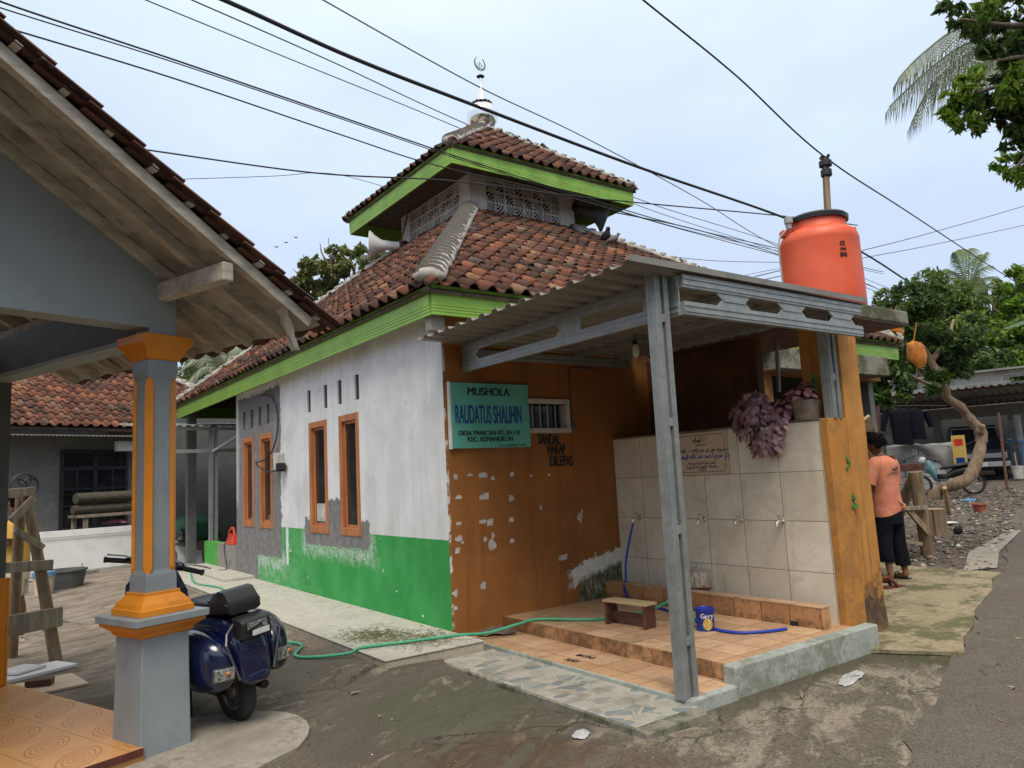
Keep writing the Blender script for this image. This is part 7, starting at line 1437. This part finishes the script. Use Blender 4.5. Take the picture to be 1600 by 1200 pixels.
# clothes on a line under the carport
c = at(1410, 640, 20.5); m_ = MB(); m_.tube([at(1372, 634, 20.8), at(1480, 634, 20.6)], .012, 5); tag(m_.build('clothes_line', M['cable']), 'thin line for clothes under the carport roof', 'line')
for k, (dx, w_, h, lab) in enumerate(((-.08, .80, .95, 'dark jacket hanging left on the line under the carport'), (.34, .62, .80, 'dark shirt hanging right of the jacket under the carport'))):
    cc2 = c+CR*dx; rg = random.Random(k); rg_ = []
    for z, a_, b_ in ((.05, .10, .05), (0, .30, .09), (-.10, .40, .12), (-.5, .34, .13), (-1.0, .36, .14), (-1.02, .30, .10)): rg_.append([cc2+CR*(a_*w_*.95*math.cos(6.283*j/16)*rg.uniform(.9, 1.1))+CF*b_*math.sin(6.283*j/16)+ZZ*(z*h) for j in range(16)])
    m_ = MB(); m_.rings(rg_); m_.tube([cc2-CR*w_*.48-ZZ*.05, cc2-CR*w_*.66-ZZ*.62*h], [.09, .075], 8); m_.tube([cc2+CR*w_*.48-ZZ*.05, cc2+CR*w_*.66-ZZ*.6*h], [.09, .075], 8); tag(m_.build('hanging_clothes', M['jeans'], smooth=1), lab, 'clothes', 'clothes hanging under the carport')
# pale block stack under a grey tarpaulin
q0 = at(1392, 752, 21.0); q1 = at(1494, 752, 20.2); q0.z = q1.z = .62; dS = (q1-q0).normalized(); nS = Vector((dS.y, -dS.x, 0)); nS = nS if nS.dot(CF) < 0 else -nS; LS = (q1-q0).length
nb = NB('white_blocks'); x, y, z = nb.xyz(nb.obj()); t_ = (x*.86-y*.5)/.6; rw = z/.2; gr = nb.ss(.47, .485, ((t_+rw.floor()*.5).fract()-.5).abs()).mxx(nb.ss(.45, .47, (rw.fract()-.5).abs())); c_ = nb.mix(gr, nb.mix(nb.noise(4, 4), (.34, .34, .33), (.50, .50, .49)), (.08, .08, .08)); M['wblock'] = nb.done(c_, .9)
m_ = MB(); m_.obox((q0+q1)/2+ZZ*.62-nS*.5, dS, nS, ZZ, LS/2, .5, .62); tag(m_.build('block_stack', M['wblock']), 'stack of pale light-weight blocks under a grey tarpaulin', 'blocks')
rg = random.Random(8); nx, nz_ = 34, 16; vs_ = []
for j in range(nz_+1):
    for i in range(nx+1):
        s = i/nx; v = j/nz_; e_ = .045*math.sin(s*15+v*5+2*math.sin(v*4))+.05*math.sin(s*7-v*6); low = 0 if s < .8 else (s-.8)*3.2
        if v < .3: p_ = q0+dS*(LS*1.02*s-.02)+nS*(-1.0*(1-v/.3)+.03)+ZZ*(1.28+e_*.5)
        else: p_ = q0+dS*(LS*1.02*s-.02)+nS*(.04+e_*.7+.02*rg.random())+ZZ*(1.28-(v-.3)/.7*(.40+low*.9+.10*math.sin(s*8+1)))
        vs_.append(p_)
m_ = MB(); m_.add(vs_, [(j*(nx+1)+i, j*(nx+1)+i+1, (j+1)*(nx+1)+i+1, (j+1)*(nx+1)+i) for j in range(nz_) for i in range(nx)]); tag(m_.build('tarpaulin', M['greytarp'], smooth=2), 'creased grey tarpaulin draped over the pale blocks', 'tarpaulin')
c = at(1500, 712, 20.0); m_ = MB(); m_.obox(c, dS, nS, ZZ, .16, .015, .55); sgn = m_.build('panel', M['yellowprint']); SG = thing('poster_board', 'small yellow printed board standing at the end of the block stack', 'board', c); setp(sgn, SG); m_ = MB(); m_.obox(c+nS*.017+ZZ*.36, dS, nS, ZZ, .10, .003, .09); m_.build('red_patch', M['redplastic'], SG); m_ = MB(); m_.obox(c+nS*.017-ZZ*.15, dS, nS, ZZ, .10, .003, .10); m_.build('blue_patch', M['canblue'], SG)

# parked vehicle, nose out of the shed
VH = thing('parked_van', 'dark old van parked nose out in the bay of the block shed', 'van', (0, 0, 0))
def vb(name, m_, mat, par=None, **k): o = m_.build(name, mat, None, **k); o.parent = par or VH; return o
def sect(y, x0, z0, x1, z1, n=1): return [Vector((-x0, y, z0)), Vector((x0, y, z0)), Vector((x1, y, z1)), Vector((-x1, y, z1))]
m_ = MB(); m_.rings([sect(-.02, .70, .42, .72, .88), sect(.06, .80, .36, .80, .98), sect(.55, .82, .34, .80, 1.10), sect(.75, .82, .34, .80, 1.14), sect(3.4, .82, .34, .80, 1.14), sect(3.5, .78, .40, .76, 1.1)]); vb('body', m_, M['navycar'], bevel=.05)
m_ = MB(); m_.rings([sect(.62, .76, 1.10, .76, 1.13), sect(1.02, .74, 1.10, .64, 1.72), sect(1.2, .74, 1.10, .64, 1.78), sect(3.2, .74, 1.10, .64, 1.78), sect(3.45, .74, 1.10, .66, 1.6)]); vb('cabin', m_, M['navycar'], bevel=.04)
m_ = MB(); m_.add([Vector((-.68, .665, 1.17)), Vector((.68, .665, 1.17)), Vector((.58, .985, 1.67)), Vector((-.58, .985, 1.67))], [(0, 1, 2, 3)]); vb('windscreen', m_, M['glass'], solid=.02)
m_ = MB(); m_.tube([(-.70, .66, 1.15), (.70, .66, 1.15), (.60, .99, 1.69), (-.60, .99, 1.69), (-.70, .66, 1.15)], .022, 6); m_.tube([(-.3, .65, 1.16), (.15, .74, 1.36)], .01, 5); m_.tube([(.0, .66, 1.15), (.02, .98, 1.68)], .012, 5); vb('screen_trim', m_, M['greyplastic'])
m_ = MB(); m_.box((-.56, -.05, .72), (.56, -.02, .86)); [m_.box((-.54, -.058, .735+.03*k), (.54, -.05, .745+.03*k)) for k in range(4)]; vb('grille', m_, M['greyplastic'])
for s in (-1, 1):
    m_ = MB(); m_.box((s*.66-.10, -.055, .70), (s*.66+.10, -.02, .87)); vb('headlight', m_, M['lens'], bevel=.01)
    m_ = MB(); m_.box((s*.94-.07, .72, 1.15), (s*.94+.07, .80, 1.28)); m_.tube([(s*.8, .75, 1.15), (s*.92, .76, 1.2)], .012, 5); vb('mirror', m_, M['whitepl'], bevel=.01)
    for y in (.72, 2.75): m_ = MB(); m_.lathe([(.18, -.09), (.29, -.08), (.31, 0), (.29, .08), (.18, .09)], (s*.70, y, .31), 24, (1, 0, 0)); vb('wheel', m_, M['tyre'], smooth=1)
m_ = MB(); m_.box((-.82, -.12, .44), (.82, -.03, .60)); vb('bumper', m_, M['greyplastic'], bevel=.02); m_ = MB(); m_.box((-.22, -.135, .46), (.22, -.122, .58)); vb('number_plate', m_, M['plate'])
p = at(1534, 752, 21.6); VH.location = (p.x, p.y, gz(p.x, p.y)); d_ = ray(1535, 720); VH.rotation_euler = (0, 0, math.atan2(d_.y, d_.x)-R(90)+R(4)); VH.scale = (.93,)*3
# moped side-on in front of the blocks
MO = thing('motorbike', 'small black and teal motorbike standing side-on behind the crooked trunk', 'motorbike', (0, 0, 0))
def mb_(name, m_, mat, par=None, **k): o = m_.build(name, mat, None, **k); o.parent = par or MO; return o
for x in (-.60, .60):
    m_ = MB(); m_.lathe([(.215, -.035), (.255, -.034), (.275, -.015), (.275, .015), (.255, .034), (.215, .035)], (x, 0, .275), 32, (0, 1, 0), cap=False); w_ = mb_('wheel', m_, M['tyre'], smooth=1); m_ = MB(); m_.lathe([(.205, -.025), (.222, -.025), (.222, .025), (.205, .025)], (x, 0, .275), 32, (0, 1, 0), cap=False); [m_.tube([(x, 0, .275), (x+.21*math.cos(a), 0, .275+.21*math.sin(a))], .006, 4) for a in [6.283*k/10 for k in range(10)]]; m_.lathe([(.05, -.05), (.05, .05)], (x, 0, .275), 12, (0, 1, 0)); mb_('rim', m_, M['alu'], w_)
m_ = MB(); [m_.tube([(.60, s*.06, .275), (.47, s*.06, .72)], .022, 8) for s in (-1, 1)]; mb_('fork', m_, M['alu'])
m_ = MB(); m_.rings([[Vector((x, hw*math.cos(6.283*j/14), cz+hh*math.sin(6.283*j/14))) for j in range(14)] for x, cz, hw, hh in ((.54, .70, .05, .10), (.46, .78, .11, .17), (.36, .76, .14, .20), (.28, .62, .15, .22), (.22, .50, .12, .16))]); mb_('fairing', m_, M['bikeblue'], smooth=2)
m_ = MB(); m_.rings([[Vector((x, hw*math.cos(6.283*j/14), cz+hh*math.sin(6.283*j/14))) for j in range(14)] for x, cz, hw, hh in ((.26, .50, .06, .07), (.0, .46, .09, .10), (-.2, .58, .10, .13), (-.5, .66, .10, .09), (-.80, .76, .04, .04))]); mb_('body', m_, M['black'], smooth=2)
m_ = MB(); m_.rings([[Vector((x, hw*math.cos(6.283*j/14), cz+hh*math.sin(6.283*j/14))) for j in range(14)] for x, cz, hw, hh in ((.12, .70, .06, .03), (.0, .73, .11, .05), (-.3, .77, .12, .05), (-.62, .80, .10, .05), (-.72, .80, .06, .03))]); mb_('seat', m_, M['vinyl'], smooth=2)
m_ = MB(); m_.box((-.15, -.11, .22), (.18, .11, .44)); m_.tube([(.2, .06, .4), (.35, .05, .6)], .03, 8); mb_('engine', m_, M['greydark'], bevel=.03)
m_ = MB(); m_.tube([(.15, -.13, .26), (-.2, -.14, .25), (-.72, -.15, .36)], [.02, .04, .05], 10); mb_('exhaust', m_, M['alu'], smooth=1)
m_ = MB(); m_.tube(catmull([(.36, -.30, .98), (.42, -.15, .97), (.45, 0, .93), (.42, .15, .97), (.36, .30, .98)], 4), .02, 8); hb = mb_('handlebar', m_, M['black']); m_ = MB(); m_.ball((.50, 0, .93), .09, .13, .10, 12, 8); mb_('headlight', m_, M['whitepl'], hb, smooth=2)
m_ = MB(); [m_.tube([(.38, s*.2, .99), (.36, s*.28, 1.15)], .008, 5) or m_.obox((.35, s*.30, 1.18), (1, 0, 0), (0, 1, 0), ZZ, .01, .06, .04) for s in (-1, 1)]; mb_('mirror', m_, M['black'], hb, bevel=.01)
for x, a0_, a1_ in ((.60, 20, 140), (-.60, 40, 190)): m_ = MB(); m_.rings([[Vector((x+rr_2*math.cos(R(a)), s, .275+rr_2*math.sin(R(a)))) for rr_2, s in ((.30, -.05), (.31, 0), (.30, .05))] for a in [a0_+(a1_-a0_)*k/10 for k in range(11)]], cap=False); mb_('mudguard', m_, M['bikeblue'] if x > 0 else M['black'], smooth=2)
p = gp(15.7, 2.27); MO.location = p; dB = Vector((15.41-15.993, 2.725-1.809, 0)); MO.rotation_euler = (R(-5), 0, math.atan2(dB.y, dB.x)); MO.scale = (.95,)*3
m_ = MB(); a = at(1592, 660, 21.5); b = at(1600, 745, 21.5); m_.tube([at(1588, 648, 21.6), at(1604, 755, 21.5)], .09, 10); tag(m_.build('drain_pipe', M['greyplastic']), 'thick grey pipe standing at the right end of the shed', 'pipe')
p = at(1592, 748, 20.9); t = thing('paint_bucket', 'whitish bucket beside the grey pipe at the shed', 'bucket', p); m_ = MB(); m_.lathe([(.12, 0), (.15, .32), (.16, .33), (.16, .36), (.13, .34), (.11, .03), (.001, .03)], p, 20); m_.build('body', M['offwhite'], t, smooth=1); m_ = MB(); m_.tube([p+ZZ*.2, p+ZZ*.75-CR*.03], .02, 6); m_.build('stick', M['palewood'], t)
m_ = MB(); q = at(1598, 690, 21.4); [m_.tube([q+CR*dx+CF*dy-ZZ*1.05, q+CR*dx+CF*dy+ZZ*.02], .03, 6) for dx in (-.05, .9) for dy in (0, .5)]; m_.obox(q+CR*.42+CF*.25, CR, CF, ZZ, .55, .3, .02); tag(m_.build('blue_table', M['bluepl']), 'blue metal table frame cut by the right edge of the photo', 'table')

# ---------------------------------------------------------------- trees
def tree(name, label, base, top, r0, blobs, n, L, W, mat, seed, limbs=(), bark='barkdark', grp=None, droop=.2):
    t = thing(name, label, 'tree', base, 0, grp); m_ = MB(); base = Vector(base); top = Vector(top); rg = random.Random(seed)
    bark_tube(m_, [base-ZZ*.3, base.lerp(top, .35)+Vector((rg.uniform(-.3, .3), rg.uniform(-.3, .3), 0)), base.lerp(top, .7)+Vector((rg.uniform(-.3, .3), rg.uniform(-.3, .3), 0)), top], (r0, r0*.35), 10, seed)
    for b in blobs[::max(1, len(blobs)//14)]:
        s = base.lerp(top, rg.uniform(.55, .95)); e_ = Vector(b[0]); bark_tube(m_, [s, s.lerp(e_, .5)+ZZ*rg.uniform(-.2, .4), e_], (r0*.30, r0*.06), 6, seed+1)
    m_.build('trunk', M[bark], t, smooth=2); leaves('crown', t, blobs, n, L, W, mat, seed, .25, droop); return t
def ground_under(c): return Vector((c.x, c.y, gz(c.x, c.y)))
bt = [((1432, 505), (62, 75), 30, 'leaf_mid', 7000, 14, 'mid-green bushy tree behind the crooked tree and the shed'), ((1462, 452), (20, 26), 31, 'leaf_mid', 1400, 5, 'small tree top sticking up left of the coconut palm'), ((1560, 545), (68, 62), 31, 'leaf_lime', 8000, 15, 'bright yellow-green tree behind the shed roof, below the palm'), ((1500, 575), (80, 52), 28.5, 'leaf_dark', 7500, 14, 'dark low tree right behind the shed wall'), ((1600, 480), (50, 62), 34, 'leaf_lime', 5500, 12, 'yellow-green tree at the right edge behind the banana leaf'), ((1385, 570), (52, 82), 33, 'leaf_dark', 6000, 12, 'dark tree behind the corner of the prayer house'), ((1555, 470), (46, 36), 42, 'leaf_olive', 4200, 10, 'distant greyish tree standing behind the coconut palm'), ((1640, 560), (70, 75), 30, 'leaf_mid', 5000, 12, 'tree cut by the right edge of the photo behind the shed'), ((1490, 500), (54, 52), 36, 'leaf_mid', 5200, 12, 'mid-green tree between the palm and the crooked tree')]
for k, ((px, py), (rx, ry), d, mt, n, kb, lab) in enumerate(bt):
    c = at(px, py, d); rx_, rz_ = rx*d/FPX, ry*d/FPX; bl = clump_blobs(c, (rx_, rx_*.8, rz_), int(kb*2.2), min(rx_, rz_)*.36, 50+k); tree('tree', lab, ground_under(c), c+ZZ*rz_*.2, .22, bl, n, .30*d/32, .13*d/32, M[mt], 100+k, grp='trees behind the shed')
# tall dark bank of foliage closing the view between shed and prayer house
def frond(V_, F_, pts, L0, n, w, rg, hang=.6, both=True):
    pts = catmull(pts, 8); K = len(pts)
    for i in range(n):
        s = (i+.5)/n*(K-1); a = int(s); f_ = s-a; p = pts[a].lerp(pts[min(K-1, a+1)], f_); d = (pts[min(K-1, a+1)]-pts[max(0, a-1)]).normalized(); sd_ = d.cross(ZZ).normalized(); prof = math.sin(math.pi*(.12+.86*(i+.5)/n))**.6
        for q in ((-1, 1) if both else (1,)):
            L = L0*prof*rg.uniform(.85, 1.1); t1 = (sd_*q*(1-hang*.5)+d*.55-ZZ*hang*.55).normalized(); t2 = (sd_*q*(1-hang)*.6+d*.35-ZZ*hang*1.1).normalized(); m1 = p+t1*L*.5; e_ = m1+t2*L*.5; b = len(V_); nw = d*w*.5; V_ += [p-nw, p+nw, m1+nw*.9, m1-nw*.9, e_]; F_ += [(b, b+1, b+2, b+3), (b+3, b+2, b+4, b+4)]
def palm(name, label, c, fr, L0, n, w, mat, seed, hang=.6, grp=None, r=.16):
    t = thing(name, label, 'palm', ground_under(c), 0, grp); rg = random.Random(seed); m_ = MB(); g_ = ground_under(c); bark_tube(m_, [g_-ZZ*.3, g_.lerp(c, .5)+Vector((.3, .1, 0)), c], (r*1.3, r), 10, seed); m_.build('trunk', M['bark'], t, smooth=2)
    V_, F_ = [], []; m_ = MB()
    for pts in fr: frond(V_, F_, pts, L0, n, w, rg, hang); cp_ = catmull(pts, 5); m_.tube(cp_, [.04*(1-.8*i/len(cp_)) for i in range(len(cp_))], 6)
    m_.build('frond_stems', M['frond'], t); tri = [f_[:3] if f_[2] == f_[3] else f_ for f_ in F_]; mm = MB(); mm.v = [tuple(v) for v in V_]; mm.f = [tuple(f_) if f_[2] != f_[3] else (f_[0], f_[1], f_[2]) for f_ in F_]; mm.m = [0]*len(mm.f); mm.build('fronds', mat, t)
    return t
c = at(1513, 458, 38); rg = random.Random(5); fr = []
for px, py in ((1490, 395), (1502, 390), (1530, 398), (1545, 415), (1553, 432), (1480, 420), (1474, 435), (1540, 395), (1517, 388), (1578, 448), (1590, 462), (1485, 455), (1545, 470), (1500, 475)):
    e_ = at(px, py, 38+rg.uniform(-1.5, 1.5)); m_2 = c.lerp(e_, .55)+ZZ*(c-e_).length*.12; fr.append([c, m_2, e_])
palm('coconut_palm', 'coconut palm with upright fronds rising above the trees behind the shed', c, fr, .80, 30, .055, M['palm'], 6, .45)
c = at(1665, 25, 13.5); fr = []
for pts in (((1600, 38), (1505, 42), (1440, 85), (1404, 122)), ((1610, 55), (1520, 65), (1455, 106), (1390, 166)), ((1610, 60), (1525, 78), (1460, 128), (1424, 192)), ((1610, 75), (1560, 85), (1530, 105), (1512, 128)), ((1720, 10), (1790, 60), (1840, 160)), ((1650, -60), (1600, -150), (1530, -190)), ((1700, -60), (1760, -140), (1860, -160)), ((1640, 100), (1640, 190), (1630, 270))):
    fr.append([c]+[at(px, py, 13.5-.2*i) for i, (px, py) in enumerate(pts)])
palm('tall_palm', 'tall palm whose drooping grey-green fronds hang into the top right of the photo', c, fr, 1.25, 74, .030, M['frond'], 8, .92)
# leafy branch overhanging from the right
c = at(1800, 110, 8.6); OT = thing('overhanging_tree', 'large-leaved tree overhanging the top right corner of the photo', 'tree', ground_under(c)); m_ = MB(); bark_tube(m_, [ground_under(c), c-ZZ*2+CR*.2, c, c+ZZ*1.5], (.22, .14), 12, 3)
for pts in (((1800, 90), (1680, 40), (1580, 40), (1500, 30)), ((1800, 140), (1680, 120), (1580, 130), (1510, 150)), ((1800, 160), (1690, 190), (1620, 230), (1580, 270)), ((1680, 110), (1610, 90), (1560, 95))): bark_tube(m_, [at(px, py, 8.4-.1*i) for i, (px, py) in enumerate(pts)], (.06, .014), 8, 5)
m_.build('trunk', M['barkdark'], OT, smooth=2)
def sp_blobs(L):
    o = []
    for px, py, r_, dd in L: o += clump_blobs(at(px, py, 8.3+dd), (r_, r_, r_), 7, r_*.42, px+py)
    return o
leaves('crown', OT, sp_blobs([(1500, 8, .17, 0), (1540, 22, .22, .1), (1580, 40, .27, -.1), (1600, 85, .27, .2), (1528, 48, .13, 0), (1590, 10, .3, .2), (1640, 60, .4, 0), (1700, 120, .5, 0), (1640, 150, .35, 0), (1575, 75, .18, .2), (1500, 30, .14, 0), (1550, 60, .2, 0)]), 3800, .14, .056, M['leaf_dark'], 41, .3, .5)
leaves('painted_sunlit_leaves', OT, sp_blobs([(1500, 145, .20, -.2), (1487, 175, .14, -.2), (1520, 125, .17, -.1), (1510, 190, .13, -.1), (1570, 262, .13, -.2), (1590, 275, .13, -.1), (1545, 12, .14, -.3), (1590, 130, .18, -.3), (1575, 150, .12, -.3), (1495, 160, .15, -.2)]), 1600, .125, .050, M['leaf_lime'], 42, .3, .5)  # sunlight on these leaves is put into their lime colour
leaves('painted_shade_leaves', OT, sp_blobs([(1540, 165, .24, .1), (1575, 190, .22, .1), (1560, 140, .2, .2), (1595, 225, .22, .1), (1600, 260, .2, 0), (1565, 105, .15, .1), (1530, 195, .12, 0), (1590, 180, .2, 0)]), 2500, .125, .050, M['leaf_dark'], 43, .3, .5)  # shade on these leaves is put into their dark colour
# banana leaf at the right edge
c = at(1680, 560, 10); BP = thing('banana_plant', 'smooth grey-green banana leaf reaching in at the right edge', 'plant', ground_under(c)); m_ = MB(); m_.tube([ground_under(c), c], [.10, .06], 10); m_.build('stem', M['palm'], BP)
V_, F_ = [], []
for pts in ([c, at(1650, 497, 10), at(1605, 500, 9.9), at(1567, 513, 9.8)], [c, at(1700, 460, 10.2), at(1760, 430, 10.4)], [c, at(1720, 520, 9.8), at(1790, 540, 9.6)]):
    pp_ = catmull(pts, 8); b = len(V_); K = len(pp_)
    for i, p in enumerate(pp_):
        d = (pp_[min(K-1, i+1)]-pp_[max(0, i-1)]).normalized(); s_ = d.cross(ZZ).normalized(); w_ = .13*math.sin(math.pi*min(1, max(0, (i/K-.25)/.75)))**.7 if i > K*.25 else .012; V_ += [p-s_*w_-ZZ*w_*.35, p, p+s_*w_-ZZ*w_*.35]
    F_ += [(b+i*3+k, b+i*3+k+1, b+i*3+k+4, b+i*3+k+3) for i in range(K-1) for k in (0, 1)]
arr_mesh('leaf_blades', np.array([tuple(p) for p in V_]), np.array(F_), M['palm'], BP, smooth=True)
# left: olive tree behind the roof, palm behind the far house
c = at(530, 452, 30); bl = []
for px, py, r_ in ((520, 392, .55), (500, 410, .5), (560, 420, .7), (480, 450, .6), (470, 470, .5), (535, 455, .8), (590, 440, .8), (520, 490, .8), (560, 480, .8), (500, 480, .6), (610, 480, 1.0), (490, 428, .65), (462, 440, .55), (458, 468, .55), (480, 408, .45), (598, 412, .6), (612, 440, .7), (565, 392, .5), (605, 470, .8), (522, 418, .6), (548, 432, .6), (577, 432, .6), (505, 452, .6), (465, 455, .5), (592, 420, .55), (545, 398, .45), (478, 436, .4), (585, 405, .5), (470, 500, .6), (540, 400, .35), (632, 383, .5), (650, 420, .9), (530, 520, .9)): bl += clump_blobs(at(px, py, 30+(px % 7)*.3-1), (r_, r_, r_*.7), 5, r_*.42, px)
tree('olive_tree', 'loose olive-leaved tree behind the left side of the prayer house roof', ground_under(c), at(535, 440, 30), .16, bl, 17000, .25, .11, M['leaf_olive'], 77, bark='bark')
m_ = MB(); T = bpy.data.objects['olive_tree']
for pts in (((535, 470), (520, 430), (513, 372)), ((535, 480), (490, 455), (458, 420)), ((530, 500), (480, 490), (452, 440)), ((540, 460), (570, 430), (580, 400)), ((530, 440), (505, 400), (500, 380))): bark_tube(m_, [at(px, py, 29.6) for px, py in pts], (.06, .015), 6)
m_.build('bare_twig', M['bark'], T)
c = at(350, 575, 27); fr = [[c, c.lerp(at(px, py, 27+dd), .55)+ZZ*.35, at(px, py, 27+dd)] for px, py, dd in ((285, 575, 0), (300, 555, 1), (330, 540, 0), (370, 538, 1), (400, 550, 0), (415, 570, 0), (290, 600, -1), (385, 595, 1), (345, 545, 1.5))]
palm('areca_palm', 'palm with arching fronds behind the clay roof of the far house', c, fr, .75, 34, .07, M['frond'], 15, .6)
for k, (px, py, rr_3, d, lab) in enumerate(((330, 570, 1.6, 33, 'green tree behind the far house near the palm'), (250, 560, 2.0, 36, 'green tree behind the clay roof, hidden by the porch roof'))):
    c = at(px, py, d); bl = clump_blobs(c, (rr_3, rr_3, rr_3*.8), 16, rr_3*.4, 30+k); tree('tree', lab, ground_under(c), c, .2, bl, 3000, .28, .12, M['leaf_mid'], 130+k, grp='trees behind the far house')

# ---------------------------------------------------------------- overhead cables
def wire(pts, r, label, mat='cable'):
    m_ = MB(); m_.tube(catmull([at(*p) for p in pts], 10), r, 6); tag(m_.build('cable', M[mat], smooth=2), label, 'cable', 'overhead cables')
wire([(120, -95, 5.6), (350, 0, 6.6), (550, 90, 7.6), (745, 166, 9), (1000, 262, 11.2), (1225, 340, 14), (1345, 393, 16.5), (1460, 466, 20), (1600, 547, 26), (1720, 612, 33)], .021, 'thickest black cable, sagging from the top left across to the trees')
wire([(400, -62, 9), (505, 0, 9.8), (745, 134, 12), (912, 214, 14.5), (1090, 310, 18), (1216, 386, 22), (1400, 470, 28)], .010, 'thin cable crossing just beside the crescent on the dome', 'cablegrey')
wire([(160, -62, 8), (300, 0, 9), (520, 97, 11), (720, 190, 14), (1000, 312, 18), (1213, 381, 23), (1400, 455, 30)], .009, 'upper of the paired cables passing behind the base of the dome', 'cablegrey')
wire([(95, -58, 8), (228, 0, 9), (460, 95, 11), (715, 199, 14), (1000, 322, 18), (1215, 393, 23), (1400, 462, 30)], .008, 'lower of the paired cables passing behind the base of the dome', 'cablegrey')
wire([(-120, -48, 6.5), (5, 4, 7), (280, 96, 8.3), (540, 185, 10), (700, 240, 11.3), (880, 298, 13), (1060, 352, 15.5), (1215, 388, 19), (1380, 425, 24)], .010, 'cable meeting the near corner of the upper green fascia, upper strand')
wire([(-120, -30, 6.5), (0, 12, 7), (280, 100, 8.3), (540, 188, 10), (700, 243, 11.3), (880, 301, 13), (1060, 356, 15.5), (1215, 392, 19), (1380, 428, 24)], .007, 'cable running just under another towards the near corner of the upper fascia')
wire([(-120, 0, 6), (0, 40, 6.6), (270, 122, 7.8), (540, 213, 9.4), (680, 258, 10.5), (860, 300, 12.2), (1060, 357, 15.5), (1220, 400, 19)], .0085, 'cable from the left edge across the left upper fascia')
wire([(-500, 190, 8.0), (120, 222, 9.5), (213, 232, 9.8), (490, 270, 10.5), (700, 282, 11), (860, 302, 11.8), (990, 316, 12.5), (1228, 338, 14.5), (1340, 352, 16)], .011, 'black cable leaving the porch roof and crossing the lantern storey')
wire([(-300, 310, 17), (200, 283, 20), (283, 280, 21), (430, 275, 23), (500, 270, 24), (560, 280, 24), (680, 318, 23), (760, 352, 22.5)], .010, 'faint distant cable left of the upper roof', 'cablegrey')
wire([(930, -64, 6.8), (1005, 0, 7.2), (1150, 118, 8.2), (1286, 243, 9.1), (1420, 332, 12), (1570, 430, 17), (1700, 510, 24)], .010, 'cable strung over the short pole behind the orange tank')
wire([(1180, 432, 14), (1345, 392, 17), (1450, 365, 19), (1600, 322, 22), (1750, 275, 26)], .010, 'upper of two thin cables rising to the right behind the tank', 'cablegrey')
wire([(1180, 440, 14), (1345, 404, 17), (1450, 384, 19), (1600, 352, 22), (1750, 318, 26)], .009, 'lower of two thin cables rising to the right behind the tank', 'cablegrey')
wire([(940, 328, 15), (1085, 358, 18), (1215, 397, 22), (1345, 440, 26), (1410, 470, 29), (1500, 510, 34)], .013, 'cable descending from behind the upper fascia and past the foot of the tank', 'cablegrey')
wire([(1000, 395, 20), (1110, 407, 22), (1220, 410, 24), (1340, 412, 27)], .009, 'faint level cable above the lower ridge left of the tank', 'cablegrey')
wire([(1120, 440, 20), (1215, 420, 24), (1340, 400, 29)], .008, 'faint cable rising towards the tank above the canopy edge', 'cablegrey')

# ---------------------------------------------------------------- unseen foliage added behind the camera to block low sky light
bl = []
for k in range(46):
    a = R(118 + 150*k/45) + YAW*-1 + R(90); r_ = 11.5+3.0*((k*7) % 5)/5; x = CAM.x+math.cos(R(150)+R(190)*k/45)*r_*1.2; y = CAM.y-3.0+math.sin(R(180)+R(180)*k/45)*r_*.62-1.5
    for h in (1.2, 3.4, 5.6): bl.append((Vector((x, y, gz(x, y)+h)), (1.9, 1.9, 1.7), 1))
o = leaves('sky_blocking_leaves', None, bl, 15000, .55, .34, M['leaf_dark'], 200, .2, .2); o['kind'] = 'stuff'
